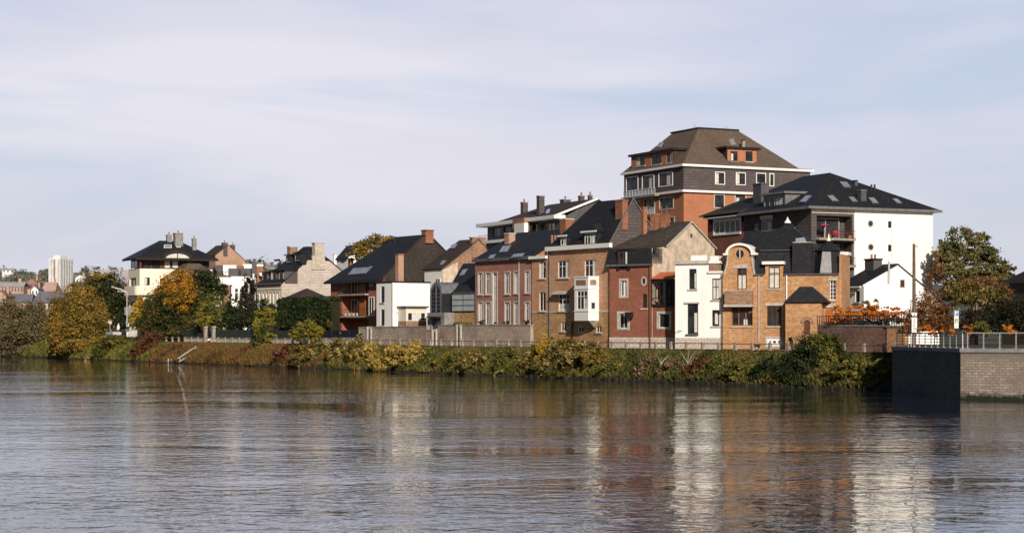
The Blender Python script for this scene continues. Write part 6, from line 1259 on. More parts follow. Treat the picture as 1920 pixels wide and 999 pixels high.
# --- far town
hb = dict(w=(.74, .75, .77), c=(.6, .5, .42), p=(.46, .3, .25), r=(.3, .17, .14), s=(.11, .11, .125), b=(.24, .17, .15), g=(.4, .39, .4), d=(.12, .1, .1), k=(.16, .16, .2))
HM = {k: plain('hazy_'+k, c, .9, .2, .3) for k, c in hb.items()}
def town(label, x0, x1, yr, ye, yb_, Y, wm, rm, nw=4, rows=1, gable=False, name='town_house'):
    c = at((x0+x1)/2, Y); w = (x1-x0)/F*Y; z0, z1, z2 = zz(yb_, Y), zz(ye, Y), zz(yr, Y); e = empty(name, (*c, z0), label, 'house'); d = 6+w*.15; xa, xb = c[0]-w/2, c[0]+w/2; y0, y1 = c[1], c[1]+d*1.6
    mb = MB(); mb.hexa([(xa, y0, z0-6), (xb, y0, z0-6), (xb, y1, z0-6), (xa, y1, z0-6), (xa, y0, z1), (xb, y0, z1), (xb, y1, z1), (xa, y1, z1)])
    if gable: mb.poly([(xa, y0, z1), (xb, y0, z1), (c[0], y0, z2)])
    mb.build('wall', HM[wm], e); mb = MB()
    if gable: mb.slab([(xa-.3, y0-.3, z1), (c[0], y0-.3, z2+.2), (c[0], y1, z2+.2), (xa-.3, y1, z1)], .2); mb.slab([(xb+.3, y0-.3, z1), (c[0], y0-.3, z2+.2), (c[0], y1, z2+.2), (xb+.3, y1, z1)], .2)
    else: mb.slab([(xa-.4, y0-.5, z1), (xb+.4, y0-.5, z1), (xb-.5, (y0+y1)/2, z2), (xa+.5, (y0+y1)/2, z2)], .25); mb.slab([(xa-.4, y1+.5, z1), (xb+.4, y1+.5, z1), (xb-.5, (y0+y1)/2, z2), (xa+.5, (y0+y1)/2, z2)], .25)
    ro = mb.build('roof', HM[rm], e); mb = MB(); mb.wbox((c[0]+w*.25, (y0+y1)/2, z2-1), w*.05+.6, 1, 2.6); mb.build('chimney', HM['p'], ro)
    for r in range(rows):
        for k in range(nw):
            a = xa+w*(k+.5)/nw; zt = z1-.6-(z1-z0)*r/max(1, rows); mb = MB(); mb.hexa([(a-w/nw*.2, y0-.05, zt-1.7), (a+w/nw*.2, y0-.05, zt-1.7), (a+w/nw*.2, y0-.003, zt-1.7), (a-w/nw*.2, y0-.003, zt-1.7), (a-w/nw*.2, y0-.05, zt), (a+w/nw*.2, y0-.05, zt), (a+w/nw*.2, y0-.003, zt), (a-w/nw*.2, y0-.003, zt)]); mb.build('window', HM['d'], e)
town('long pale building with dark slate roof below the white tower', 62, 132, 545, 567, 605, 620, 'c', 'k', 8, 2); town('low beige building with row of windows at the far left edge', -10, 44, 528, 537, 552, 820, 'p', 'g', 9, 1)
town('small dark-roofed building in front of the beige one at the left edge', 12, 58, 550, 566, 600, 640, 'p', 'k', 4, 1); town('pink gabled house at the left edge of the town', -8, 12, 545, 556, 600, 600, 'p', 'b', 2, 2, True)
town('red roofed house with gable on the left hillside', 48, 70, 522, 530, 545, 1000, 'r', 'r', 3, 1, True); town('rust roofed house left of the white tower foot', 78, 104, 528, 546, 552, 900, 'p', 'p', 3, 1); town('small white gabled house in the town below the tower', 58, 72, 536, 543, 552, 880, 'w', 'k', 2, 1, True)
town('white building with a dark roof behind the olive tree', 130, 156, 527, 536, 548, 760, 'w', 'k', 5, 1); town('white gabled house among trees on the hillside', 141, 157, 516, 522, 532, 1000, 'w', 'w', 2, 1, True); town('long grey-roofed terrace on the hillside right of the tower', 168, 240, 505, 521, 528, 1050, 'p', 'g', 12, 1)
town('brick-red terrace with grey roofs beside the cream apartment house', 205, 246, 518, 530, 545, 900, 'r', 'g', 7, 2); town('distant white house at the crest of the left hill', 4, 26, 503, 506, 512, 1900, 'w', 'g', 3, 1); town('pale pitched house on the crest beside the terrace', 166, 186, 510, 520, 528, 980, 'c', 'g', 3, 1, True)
# white tower block
Y = 1300; e_ = empty('tower_block', (*at(112, Y), 25), 'distant white high-rise tower on the hill with vertical window strips', 'high-rise'); d = Vector((.93, -.37, 0)); c = Vector((*at(112, Y), 25)); nn = Vector((.37, .93, 0)); wl = 24/F*Y*1.05; wr = 19/F*Y/.45; zt = zz(484, Y)
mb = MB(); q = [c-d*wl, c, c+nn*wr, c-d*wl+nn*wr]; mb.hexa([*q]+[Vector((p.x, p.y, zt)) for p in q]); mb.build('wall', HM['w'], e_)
mb = MB(); q2 = [c-d*wl*.65+nn*1, c+d*wl*-.02+nn*1, c+d*-.02+nn*wr*.6, c-d*wl*.65+nn*wr*.6]; mb.hexa([Vector((p.x, p.y, zt+.003)) for p in q2]+[Vector((p.x, p.y, zz(478, Y))) for p in q2]); mb.build('roof_plant', HM['w'], e_)
for k in range(3):
    for r in range(11):
        p = c-d*wl*(.12+.3*k)-nn*.05; z = zt-2-r*1.62; mb = MB(); a = d*wl*.05; mb.hexa([Vector((p.x, p.y, z))-a, Vector((p.x, p.y, z))+a, Vector((p.x, p.y, z))+a+nn*.04, Vector((p.x, p.y, z))-a+nn*.04]+[x+Vector((0, 0, 1)) for x in (Vector((p.x, p.y, z))-a, Vector((p.x, p.y, z))+a, Vector((p.x, p.y, z))+a+nn*.04, Vector((p.x, p.y, z))-a+nn*.04)]); mb.build('window', HM['p'], e_)
mb = MB(); p = c-d*wl*.5-nn*.06; mb.hexa([Vector((p.x, p.y, 26))-d*.45, Vector((p.x, p.y, 26))+d*.45, Vector((p.x, p.y, 26))+d*.45+nn*.05, Vector((p.x, p.y, 26))-d*.45+nn*.05]+[Vector((x.x, x.y, zt-1)) for x in (Vector((p.x, p.y, 26))-d*.45, Vector((p.x, p.y, 26))+d*.45, Vector((p.x, p.y, 26))+d*.45+nn*.05, Vector((p.x, p.y, 26))-d*.45+nn*.05)]); mb.build('stair_strip', HM['d'], e_)
for k in range(5):
    p = c+nn*wr*(.1+.19*k)+d*.06; mb = MB(); mb.hexa([Vector((p.x, p.y, 26)), Vector((p.x, p.y, 26))+nn*1.6, Vector((p.x, p.y, 26))+nn*1.6-d*.05, Vector((p.x, p.y, 26))-d*.05]+[Vector((x.x, x.y, zt-.8)) for x in (Vector((p.x, p.y, 26)), Vector((p.x, p.y, 26))+nn*1.6, Vector((p.x, p.y, 26))+nn*1.6-d*.05, Vector((p.x, p.y, 26))-d*.05)]); mb.build('window_strip', HM['g'], e_)
# faint lattice mast
Y = 1500; p = Vector((*at(401, Y), 20)); e_ = empty('lattice_mast', tuple(p), 'thin hazy lattice mast behind the salmon brick gable', 'mast'); zt = zz(445, Y); mb = MB()
for a in range(3): mb.tube([p+Vector((1.4*math.cos(a*2.1), 1.4*math.sin(a*2.1), 0)), Vector((p.x, p.y, zt))], [.16, .06], 4)
for k in range(10):
    f = k/10; z = 20+(zt-20)*f; r = 1.4*(1-f)
    for a in range(3): mb.tube([Vector((p.x+r*math.cos(a*2.1), p.y+r*math.sin(a*2.1), z)), Vector((p.x+r*.9*math.cos(a*2.1+2.1), p.y+r*.9*math.sin(a*2.1+2.1), z+(zt-20)/10))], .08, 4)
mb.build('lattice', HM['w'], e_)

# ================================================================ street things
mb = MB(); A = SO(s_of(262, 6), 5.2), SO(s_of(150, 6), 5.2), SO(s_of(150, 6), 11), SO(s_of(262, 6), 11); mb.hexa([Vector((p.x, p.y, GZ-.1)) for p in A]+[Vector((p.x, p.y, GZ+.85)) for p in A]); mb.build('road', M['asphalt'], None, None, 'structure')
RZ = GZ+.85
def lamp():
    o = 6.4; Y = yb(238, o); p = Vector((*at(238, Y), RZ)); e = empty('street_lamp', tuple(p), 'tall white street lamp with double arm beside the cream apartment house', 'street lamp'); zt = zz(548, Y)
    mb = MB(); mb.tube([p, Vector((p.x, p.y, zt))], [.13, .08], 8); mb.build('pole', M['steel'], e)
    for px, py, k in ((217, 540, 0), (227, 547, .6)):
        q = Vector((*at(px, Y-k*2), zz(py, Y))); mb = MB(); mb.tube([Vector((p.x, p.y, zt)), Vector((p.x, p.y, zt)).lerp(q, .5)+Vector((0, 0, .15)), q], [.08, .08, .1], 6); a = mb.build('arm', M['trim'], e)
        mb = MB(); d_ = (q-Vector((p.x, p.y, zt))).normalized(); mb.tube([q, q+d_*.9], [.14, .17], 6); mb.build('lamp_head', M['steel'], a)
lamp()
def car(label, px, o, paint, hd):
    m, n_, l_, b_ = nt('car_paint_'+label.split()[0]); b_.inputs['Base Color'].default_value = rgb(paint); b_.inputs['Roughness'].default_value = .25; b_.inputs['Metallic'].default_value = .2
    p = SO(s_of(px, o), o, RZ); e = empty('parked_car', tuple(p), label, 'car', 'cars parked by the river'); d = Vector((D[0], D[1], 0))*hd; w = Vector((-d.y, d.x, 0))
    pf = [(-2.15, .35), (-2.1, .85), (-1.7, .98), (-1.0, 1.42), (.35, 1.46), (1.05, 1.0), (2.0, .85), (2.15, .6), (2.1, .3)]
    mb = MB(); Lp = [p+d*x+w*.85+Vector((0, 0, z)) for x, z in pf]; Rp = [p+d*x-w*.85+Vector((0, 0, z)) for x, z in pf]; mb.poly(Lp[::-1]); mb.poly(Rp)
    for k in range(len(pf)): j = (k+1) % len(pf); mb.poly([Lp[k], Lp[j], Rp[j], Rp[k]])
    mb.build('body', m, e)
    for sd in (1, -1):
        g = MB(); g.poly([p+d*x+w*.856*sd+Vector((0, 0, z)) for x, z in ((-1.5, 1.0), (-.95, 1.36), (.3, 1.39), (.85, 1.0))]); g.build('side_window', M['glass'], e)
        for x in (-1.35, 1.35):
            c = p+d*x+w*.8*sd+Vector((0, 0, .33)); mb = MB(); mb.tube([c-w*.1*sd, c+w*.1*sd], .33, 14); wh = mb.build('wheel', M['dark'], e); mb = MB(); mb.tube([c+w*.1*sd, c+w*.112*sd], .2, 12); mb.build('rim', M['steel'], wh)
    g = MB(); g.poly([p+d*x+w*y+Vector((0, 0, z)) for x, y, z in ((.42, .72, 1.44), (.42, -.72, 1.44), (1.03, -.76, 1.03), (1.03, .76, 1.03))]); g.build('windscreen', M['glass'], e)
    for sd in (.6, -.6): mb = MB(); c = p+d*2.1+w*sd+Vector((0, 0, .7)); mb.ball(c, .13); mb.build('headlight', M['trim'], e)
car('black car parked right of the round road sign', 225, 8.5, (.02, .02, .025), -1); car('silver car parked in front of the black one', 212, 6.6, (.55, .55, .55), -1)
def sign(name, label, px, yt, ybm, o, build):
    Y = yb(px, o); p = Vector((*at(px, Y), RZ)); e = empty(name, tuple(p), label, 'sign'); zt = zz(yt, Y); mb = MB(); mb.tube([p, Vector((p.x, p.y, zt))], .06, 6); mb.build('pole', M['steel'], e); build(e, Vector((p.x, p.y-.1, zt)), Y)
def rnd(e, c, Y): mb = MB(); mb.tube([c+Vector((0, 0, -.25)), c+Vector((0, -.05, -.25))], .45, 16); mb.build('disc', M['stonetrim'], e)
def brd(e, c, Y):
    for dx, dz, w, h, mt in ((.1, 0, .5, .5, 'trim'), (-.4, -.35, .6, .6, 'trim'), (.45, -1.0, 1.2, .6, 'panelcream')): mb = MB(); mb.wbox(c+Vector((dx, 0, dz-h)), w, .05, h); mb.build('plate', M[mt], e)
sign('road_sign', 'round road sign seen from behind left of the cars', 206, 602, 620, 6.2, rnd); sign('sign_cluster', 'pole with a cluster of white and pale plates beside the street lamp', 244, 602, 620, 6.3, brd)
Y = yb(222, 9.5); p = Vector((*at(222, Y), RZ)); e_ = empty('statue', tuple(p), 'small white statue on a plinth against the dark tree', 'statue'); mb = MB(); mb.wbox(p, .9, .9, .9); mb.build('plinth', M['stonetrim'], e_)
mb = MB(); mb.tube([p+Vector((0, 0, .9)), p+Vector((-.05, 0, 1.5)), p+Vector((0, 0, 2.1)), p+Vector((.03, 0, 2.3)), p+Vector((0, 0, 2.4))], [.36, .3, .32, .14, .1], 8); mb.ball(p+Vector((0, 0, 2.55)), .17); mb.build('figure', M['trim'], e_)
for k, (px, lab, mt, w, h) in enumerate(((250, 'pale stacked stone block by the end of the road', 'stonetrim', 1.6, 1.3), (242, 'white electrical cabinet beside the pale stone block', 'trim', .8, .9))):
    Y = yb(px, 5.6); p = Vector((*at(px, Y), RZ)); e_ = empty('cabinet', tuple(p), lab, 'cabinet'); mb = MB(); mb.wbox(p, w, .7, h); mb.build('body', M[mt], e_); mb = MB(); mb.wbox(p+Vector((0, 0, h+.003)), w*1.08, .8, .1); mb.build('lid', M['concrete'], e_)
# utility pole with its white board
Yp = 173; p = Vector((*at(1714, Yp), QZ)); e_ = empty('wooden_pole', tuple(p), 'tall weathered wooden pole standing on the quay', 'pole'); zt = zz(457, Yp); mb = MB(); mb.tube([p, Vector((p.x-.02, p.y, zt))], [.2, .13], 10); mb.build('shaft', M['pole'], e_); mb = MB(); mb.tube([Vector((p.x+.1, p.y, zt-.2)), Vector((p.x+.3, p.y, zt-.25)), Vector((p.x+.3, p.y, zt-.4))], .07, 6); mb.build('bracket', M['steel'], e_)
mb = MB(); mb.tube([p+Vector((-.28, .1, 0)), Vector((p.x-.28, p.y+.1, zz(562, Yp)))], .06, 6); mb.build('conduit', M['stonetrim'], e_)
q = Vector((p.x-.05, p.y-.3, 0)); z0, z1, z2, z3 = zz(623, Yp), zz(595, Yp), zz(592, Yp), zz(586, Yp); bd = empty('notice_board', (q.x, q.y, z0), 'tall narrow white notice board with dark markings fixed to the wooden pole', 'notice board'); mb = MB(); mb.wbox((q.x, q.y, z0), .5, .06, z1-z0); mb.build('panel', M['trim'], bd)
mb = MB(); mb.hexa([(q.x-.22, q.y-.03, z2), (q.x+.22, q.y-.03, z2), (q.x+.22, q.y+.03, z2), (q.x-.22, q.y+.03, z2), (q.x-.26, q.y-.03, z3), (q.x+.26, q.y-.03, z3), (q.x+.26, q.y+.03, z3), (q.x-.26, q.y+.03, z3)]); mb.build('top_plate', M['trim'], bd)
mb = MB(); zz_ = z0
for dx, a, b_, w in ((-.02, .58, .95, .07), (-.12, .18, .62, .05), (.1, .22, .3, .2), (.03, .38, .5, .08), (-.02, .06, .14, .12), (.12, .68, .75, .06)): mb.wbox((q.x+dx, q.y-.036, z0+(z1-z0)*a), w, .006, (z1-z0)*(b_-a))
mb.wbox((q.x-.02, q.y-.036, z2+.03), .08, .006, (z3-z2)*.8); mb.build('marking', M['gutter'], bd)
# parking sign
M['signblue'] = plain('sign_blue', (.03, .16, .5), .4, .1); M['signgreen'] = plain('sign_green', (.03, .2, .08), .4, .1)
Yp = 170; p = Vector((*at(1793, Yp), QZ)); e_ = empty('parking_sign', tuple(p), 'tall narrow sign with blue P plate and green ticket symbol behind the railing', 'sign'); mb = MB(); mb.tube([p, Vector((p.x, p.y+.1, zz(583, Yp)))], .05, 6); mb.build('pole', M['dark'], e_)
za, zb_, zc_ = zz(582, Yp), zz(592.5, Yp), zz(615, Yp)
def plate(name, mt, x0, x1, z0, z1, dy): mb = MB(); mb.hexa([(p.x+x0, p.y-dy, z0), (p.x+x1, p.y-dy, z0), (p.x+x1, p.y-.02, z0), (p.x+x0, p.y-.02, z0), (p.x+x0, p.y-dy, z1), (p.x+x1, p.y-dy, z1), (p.x+x1, p.y-.02, z1), (p.x+x0, p.y-.02, z1)]); return mb.build(name, M[mt], e_)
plate('white_plate', 'trim', -.2, .2, zc_, zb_-.01, .06); plate('blue_plate', 'trim', -.22, .22, zb_, za, .062); plate('blue_field', 'signblue', -.19, .19, zb_+.03, za-.03, .07); plate('green_field', 'signgreen', -.13, .13, zz(605.5, Yp), zz(597, Yp), .07)
zm_ = (za+zb_)/2; mb = MB()   # the white P
def pbox(x0, x1, z0, z1): mb.hexa([(p.x+x0, p.y-.078, z0), (p.x+x1, p.y-.078, z0), (p.x+x1, p.y-.07, z0), (p.x+x0, p.y-.07, z0), (p.x+x0, p.y-.078, z1), (p.x+x1, p.y-.078, z1), (p.x+x1, p.y-.07, z1), (p.x+x0, p.y-.07, z1)])
pbox(-.11, -.05, zm_-.18, zm_+.18)
for k in range(8):
    t0, t1 = math.pi*(.5-k/8), math.pi*(.5-(k+1)/8); f = lambda r, t, dy: (p.x+.0+r*math.cos(t)*1.0, p.y-dy, zm_+.07+r*math.sin(t))
    mb.hexa([f(.05, t0, .07), f(.11, t0, .07), f(.11, t1, .07), f(.05, t1, .07), f(.05, t0, .078), f(.11, t0, .078), f(.11, t1, .078), f(.05, t1, .078)])
pbox(-.05, 0, zm_+.12, zm_+.18); pbox(-.05, 0, zm_-.04, zm_+.02); mb.build('letter', M['trim'], e_)
plate('ticket_symbol', 'trim', -.09, .09, zz(599, Yp), zz(598.2, Yp), .078); plate('ticket_symbol', 'trim', -.05, .07, zz(604.6, Yp), zz(601, Yp), .078); plate('small_print', 'stonetrim', -.15, .1, zz(612.5, Yp), zz(611, Yp), .07)
# landing stair
Y0 = yb(345, .5); e_ = empty('landing_stair', (*at(336, Y0), 0), 'white steel landing stair with handrail running down the bank into the water', 'landing stair')
def pt_(px, py, o): Yq = yb(px, o); return Vector((*at(px, Yq), zz(py, Yq)))
mb = MB(); a, c = pt_(337, 678, -1.6), pt_(367, 658, 2.0); w = Vector((D[0]*.6, D[1]*.6, 0)); mb.tube([a, c], .06, 6); mb.tube([a+w, c+w], .06, 6); mb.build('stringer', M['steel'], e_)
mb = MB()
for k in range(12): q = a.lerp(c, (k+.5)/12); mb.hexa([q, q+w, q+w+Vector((N[0]*.3, N[1]*.3, 0)), q+Vector((N[0]*.3, N[1]*.3, 0)), *[x+Vector((0, 0, .05)) for x in (q, q+w, q+w+Vector((N[0]*.3, N[1]*.3, 0)), q+Vector((N[0]*.3, N[1]*.3, 0)))]])
mb.build('tread', M['concrete'], e_)
mb = MB(); h = Vector((0, 0, .9)); mb.tube([a+h*.8, c+h*.8], .06, 6); mb.tube([a+w*2+h*.6, c+w*2+h*.6], .06, 6); mb.tube([a+h*.8, pt_(322, 676, -.3), pt_(319, 684, -.3)], .07, 6); mb.tube([a, a+h], .07, 6); mb.tube([c, c+h], .07, 6); mb.build('handrail', M['stonetrim'], e_)
for px in (316, 321): mb = MB(); q = pt_(px, 676, -.4); mb.tube([Vector((q.x, q.y, -.5)), q+Vector((0, 0, .3))], .13, 8); mb.build('mooring_post', M['trim'], e_)
# buoy, moored things far left
Y = 6.2*F/(676-HY); p = Vector((*at(160, Y), 0)); e_ = empty('buoy', tuple(p), 'small orange buoy floating off the olive tree', 'buoy'); mb = MB(); mb.ball(p, .22); mb.tube([p+Vector((0, 0, .1)), p+Vector((0, 0, .55))], [.14, .04], 8); mb.build('float', M['awning'], e_)
Y = 420; p = Vector((*at(8, Y), 0)); e_ = empty('moored_boat', tuple(p), 'small white boat moored at the far left edge of the river', 'boat')
mb = MB(); hw = [(-3, .05), (-2.4, .9), (0, 1.1), (2, .8), (3.2, 0)]; tp = [p+Vector((x, -y, 1.3+.1*abs(x))) for x, y in hw]+[p+Vector((x, y, 1.3+.1*abs(x))) for x, y in hw[::-1]]; bt = [p+Vector((x*.85, -y*.6, -.2)) for x, y in hw]+[p+Vector((x*.85, y*.6, -.2)) for x, y in hw[::-1]]; mb.poly(tp)
for k in range(len(tp)): j = (k+1) % len(tp); mb.poly([bt[k], bt[j], tp[j], tp[k]])
mb.build('hull', M['trim'], e_); mb = MB(); mb.wbox(p+Vector((.3, 0, 1.3)), 2.2, 1.3, .9); mb.build('cabin', M['trim'], e_)
# ================================================================ person and dog
def skin(name, m, par, verts, edges, lvl=2):
    me = bpy.data.meshes.new(name); Lc = rootloc(par); me.from_pydata([tuple(Vector(v[:3])-Lc) for v in verts], [], []); me.edges.add(len(edges)); me.edges.foreach_set('vertices', [i for e in edges for i in e]); me.update()
    o = bpy.data.objects.new(name, me); C.objects.link(o); o.parent = par; md = o.modifiers.new('Skin', 'SKIN')
    for i, v in enumerate(verts): me.skin_vertices[0].data[i].radius = (v[3], v[3])
    me.skin_vertices[0].data[0].use_root = True; sb = o.modifiers.new('Sub', 'SUBSURF'); sb.levels = lvl; sb.render_levels = lvl; me.materials.append(m); return o
skinm = plain('skin', (.5, .27, .19), .6, .1); coatm = plain('black_coat', (.008, .008, .012), .85, .3); trs = plain('dark_trousers', (.05, .045, .04), .9, .3); hairm = plain('grey_hair', (.22, .15, .13), .9, .3); furb = plain('black_fur', (.012, .011, .011), .9, .4, 8); furw = plain('white_fur', (.6, .56, .5), .9, .2, 8)
Yq = yb(1483, 5.6); p = Vector((*at(1484, Yq), GZ)); e_ = empty('person', tuple(p), 'person in a black coat bending forward over the path railing beside the villa downpipe', 'person')
f = Vector((-.92, -.38, 0)); r = Vector((.38, -.92, 0))
def J(fw, sd, z, rad): q = p+f*fw+r*sd; return (q.x, q.y, GZ+z, rad)
V = [J(0, 0, .98, .15), J(.06, 0, 1.2, .15), J(.16, 0, 1.42, .15), J(.24, 0, 1.54, .065), J(.31, 0, 1.62, .09), J(.34, 0, 1.71, .095), J(.13, .19, 1.44, .07), J(.2, .27, 1.18, .05), J(.38, .22, 1.0, .04), J(.46, .2, .96, .04), J(.13, -.19, 1.44, .07), J(.12, -.27, 1.16, .05), J(.25, -.25, .95, .04), J(.3, -.24, .9, .04), J(.02, .1, .9, .1), J(.1, .11, .5, .07), J(.02, .11, .08, .05), J(.16, .12, .04, .045), J(-.02, -.1, .9, .1), J(-.06, -.11, .5, .07), J(-.16, -.11, .08, .05), J(-.02, -.12, .04, .045)]
E = [(0, 1), (1, 2), (2, 3), (3, 4), (4, 5), (2, 6), (6, 7), (7, 8), (8, 9), (2, 10), (10, 11), (11, 12), (12, 13), (0, 14), (14, 15), (15, 16), (16, 17), (0, 18), (18, 19), (19, 20), (20, 21)]
skin('body', skinm, e_, V, E)
skin('coat', coatm, e_, [J(-.01, 0, .8, .22), J(0, 0, .98, .2), J(.05, 0, 1.2, .2), J(.15, 0, 1.43, .18), J(.21, 0, 1.52, .1), J(.13, .19, 1.44, .1), J(.2, .27, 1.18, .08), J(.36, .23, 1.03, .062), J(.13, -.19, 1.44, .1), J(.12, -.27, 1.16, .08), J(.23, -.25, .98, .062)], [(0, 1), (1, 2), (2, 3), (3, 4), (3, 5), (5, 6), (6, 7), (3, 8), (8, 9), (9, 10)])
skin('trousers', trs, e_, [J(0, 0, .9, .17), J(.02, .1, .82, .125), J(.1, .11, .5, .1), J(.02, .11, .1, .085), J(-.02, -.1, .82, .125), J(-.06, -.11, .5, .1), J(-.16, -.11, .1, .085)], [(0, 1), (1, 2), (2, 3), (0, 4), (4, 5), (5, 6)])
skin('hair', hairm, e_, [J(.27, 0, 1.67, .085), J(.31, 0, 1.76, .09), J(.37, 0, 1.79, .06)], [(0, 1), (1, 2)])
for sd in (.03, -.03): mb = MB(); q = J(.435, sd, 1.69, 0); mb.ball(q[:3], .013, 1, 6, 4); mb.build('eye', M['dark'], e_)
Yq = yb(1419, 6.6); p = Vector((*at(1419, Yq), GZ)); e_ = empty('dog', tuple(p), 'black dog with white legs sniffing at the foot of the villa wall', 'dog'); f = Vector((-.97, .2, 0)); r = Vector((-.2, -.97, 0))
V = [J(0, 0, .5, .12), J(.25, 0, .5, .15), J(.4, 0, .52, .12), J(.52, 0, .45, .085), J(.62, 0, .36, .085), J(.76, 0, .27, .045), J(-.22, 0, .52, .12), J(-.38, 0, .6, .03), J(-.5, 0, .52, .025), J(.32, .1, .4, .075), J(.34, .1, .2, .04), J(.33, .1, .04, .035), J(.3, -.1, .4, .075), J(.26, -.1, .2, .04), J(.28, -.1, .04, .035), J(-.24, .1, .42, .09), J(-.16, .1, .3, .055), J(-.3, .1, .19, .035), J(-.28, .1, .04, .035), J(-.26, -.1, .42, .09), J(-.22, -.1, .3, .055), J(-.36, -.1, .19, .035), J(-.34, -.1, .04, .035), J(.58, .06, .46, .03), J(.6, .07, .52, .015), J(.58, -.06, .46, .03), J(.6, -.07, .52, .015)]
E = [(0, 1), (1, 2), (2, 3), (3, 4), (4, 5), (0, 6), (6, 7), (7, 8), (1, 9), (9, 10), (10, 11), (1, 12), (12, 13), (13, 14), (6, 15), (15, 16), (16, 17), (17, 18), (6, 19), (19, 20), (20, 21), (21, 22), (4, 23), (23, 24), (4, 25), (25, 26)]
skin('body', furb, e_, V, E)
for a, c in ((10, 11), (13, 14), (17, 18), (21, 22)): skin('white_sock', furw, e_, [(*V[a][:3], V[a][3]+.012), (*V[c][:3], V[c][3]+.015)], [(0, 1)], 1)

# ================================================================ sky, sun, camera
SE, SAX = math.radians(SUN_EL), (.22, -.9755)
w = bpy.data.worlds.new('World'); bpy.context.scene.world = w; w.use_nodes = True; n = w.node_tree.nodes; l = w.node_tree.links; n.clear()
out = n.new('ShaderNodeOutputWorld'); bg = n.new('ShaderNodeBackground'); bg.inputs['Strength'].default_value = .1; l.new(bg.outputs[0], out.inputs[0])
sk = n.new('ShaderNodeTexSky'); sk.sky_type = 'NISHITA'; sk.sun_disc = False; sk.sun_elevation = SE; sk.sun_rotation = math.atan2(SAX[0], SAX[1]); sk.dust_density = 1.5; sk.ozone_density = 1.5
tc = n.new('ShaderNodeTexCoord'); sx = n.new('ShaderNodeSeparateXYZ'); l.new(tc.outputs['Generated'], sx.inputs[0])
def mw(op, a, b_=None, c=None, cl=False):
    q = n.new('ShaderNodeMath'); q.operation = op; q.use_clamp = cl
    for i, x in enumerate((a, b_, c)):
        if x is None: continue
        if isinstance(x, (int, float)): q.inputs[i].default_value = x
        else: l.new(x, q.inputs[i])
    return q.outputs[0]
# layered stratus: azimuth / elevation coordinates stretched sideways
el = sx.outputs['Z']; cv = n.new('ShaderNodeCombineXYZ'); l.new(mw('MULTIPLY', sx.outputs['X'], 2.6), cv.inputs[0]); l.new(mw('MULTIPLY', sx.outputs['Y'], 2.6), cv.inputs[1]); l.new(mw('MULTIPLY', el, 15.0), cv.inputs[2])
t1 = n.new('ShaderNodeTexNoise'); t1.inputs['Scale'].default_value = 1.25; t1.inputs['Detail'].default_value = 7; t1.inputs['Roughness'].default_value = .5; t1.inputs['Distortion'].default_value = .35; l.new(cv.outputs[0], t1.inputs['Vector'])
mr = n.new('ShaderNodeMapRange'); mr.interpolation_type = 'SMOOTHSTEP'; mr.inputs[1].default_value = .34; mr.inputs[2].default_value = .6; l.new(t1.outputs['Fac'], mr.inputs[0])
t2 = n.new('ShaderNodeTexNoise'); t2.inputs['Scale'].default_value = .7; t2.inputs['Detail'].default_value = 4; l.new(cv.outputs[0], t2.inputs['Vector'])
# cloud colour: pale lilac, greyer bands
cc = n.new('ShaderNodeMix'); cc.data_type = 'RGBA'; cc.inputs[6].default_value = (6.6, 6.75, 7.9, 1); cc.inputs[7].default_value = (8.0, 7.85, 8.7, 1)
mr2 = n.new('ShaderNodeMapRange'); mr2.inputs[1].default_value = .4; mr2.inputs[2].default_value = .6; l.new(t2.outputs['Fac'], mr2.inputs[0]); l.new(mr2.outputs[0], cc.inputs[0])
bl = n.new('ShaderNodeMix'); bl.data_type = 'RGBA'; bl.inputs[0].default_value = .25; bl.inputs[6].default_value = (5.9, 6.5, 8.3, 1); l.new(sk.outputs[0], bl.inputs[7])
az = n.new('ShaderNodeMapRange'); az.interpolation_type = 'SMOOTHSTEP'; az.inputs[1].default_value = -.02; az.inputs[2].default_value = .26; az.inputs[4].default_value = .42; l.new(sx.outputs['X'], az.inputs[0])
mx = n.new('ShaderNodeMix'); mx.data_type = 'RGBA'; l.new(mw('MULTIPLY', mr.outputs[0], mw('SUBTRACT', 1.0, az.outputs[0])), mx.inputs[0]); l.new(bl.outputs[2], mx.inputs[6]); l.new(cc.outputs[2], mx.inputs[7])
# pinkish haze at the horizon
hzm = n.new('ShaderNodeMapRange'); hzm.inputs[1].default_value = .0; hzm.inputs[2].default_value = .12; hzm.inputs[3].default_value = .7; hzm.inputs[4].default_value = 0; l.new(el, hzm.inputs[0])
m2 = n.new('ShaderNodeMix'); m2.data_type = 'RGBA'; l.new(hzm.outputs[0], m2.inputs[0]); l.new(mx.outputs[2], m2.inputs[6]); m2.inputs[7].default_value = (7.0, 6.85, 7.5, 1)
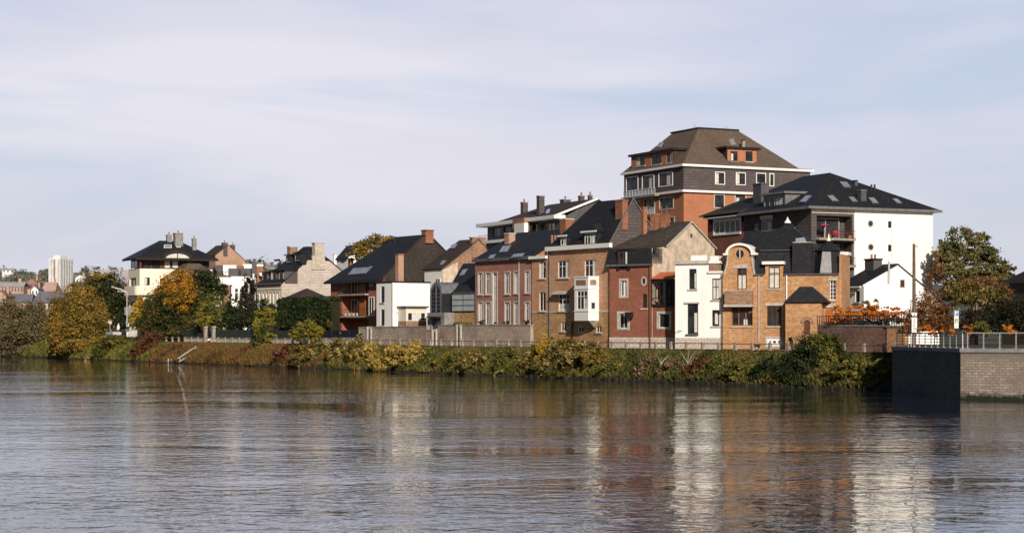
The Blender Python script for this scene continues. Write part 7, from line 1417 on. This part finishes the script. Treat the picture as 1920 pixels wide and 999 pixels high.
# overhead and behind the viewer the sky is the clear blue one
up = n.new('ShaderNodeMapRange'); up.interpolation_type = 'SMOOTHSTEP'; up.inputs[1].default_value = .3; up.inputs[2].default_value = .6; l.new(el, up.inputs[0])
hi = n.new('ShaderNodeMapRange'); hi.interpolation_type = 'SMOOTHSTEP'; hi.inputs[1].default_value = .16; hi.inputs[2].default_value = .235; hi.inputs[4].default_value = .95; l.new(el, hi.inputs[0])
m4 = n.new('ShaderNodeMix'); m4.data_type = 'RGBA'; l.new(hi.outputs[0], m4.inputs[0]); l.new(m2.outputs[2], m4.inputs[6]); m4.inputs[7].default_value = (3.6, 4.7, 7.9, 1)
bk = n.new('ShaderNodeMapRange'); bk.interpolation_type = 'SMOOTHSTEP'; bk.inputs[1].default_value = .82; bk.inputs[2].default_value = .35; l.new(sx.outputs['Y'], bk.inputs[0])
m3 = n.new('ShaderNodeMix'); m3.data_type = 'RGBA'; l.new(mw('MAXIMUM', up.outputs[0], bk.outputs[0]), m3.inputs[0]); l.new(m4.outputs[2], m3.inputs[6])
dm = n.new('ShaderNodeMix'); dm.data_type = 'RGBA'; dm.blend_type = 'MULTIPLY'; dm.inputs[0].default_value = 1; dm.inputs[7].default_value = (.36, .36, .38, 1); l.new(sk.outputs[0], dm.inputs[6]); l.new(dm.outputs[2], m3.inputs[7])
l.new(m3.outputs[2], bg.inputs['Color'])
sd = bpy.data.lights.new('sun', 'SUN'); sd.energy = SUN_E; sd.angle = math.radians(.5); sd.color = (1, .9, .77); so = bpy.data.objects.new('sun', sd); C.objects.link(so)
so.rotation_euler = Vector((SAX[0]*math.cos(SE), SAX[1]*math.cos(SE), math.sin(SE))).to_track_quat('Z', 'Y').to_euler()
cd = bpy.data.cameras.new('camera'); cam = bpy.data.objects.new('camera', cd); C.objects.link(cam); cam.location = (0, 0, HC); cam.rotation_euler = (math.pi/2, 0, 0); cd.sensor_width = 36; cd.lens = F/1920*36; cd.shift_y = (HY-499.5)/1920; cd.clip_end = 8000; cd.clip_start = .5
sc = bpy.context.scene; sc.camera = cam; sc.view_settings.view_transform = 'Standard'; sc.view_settings.look = 'None'; sc.view_settings.exposure = 0; sc.view_settings.gamma = 1
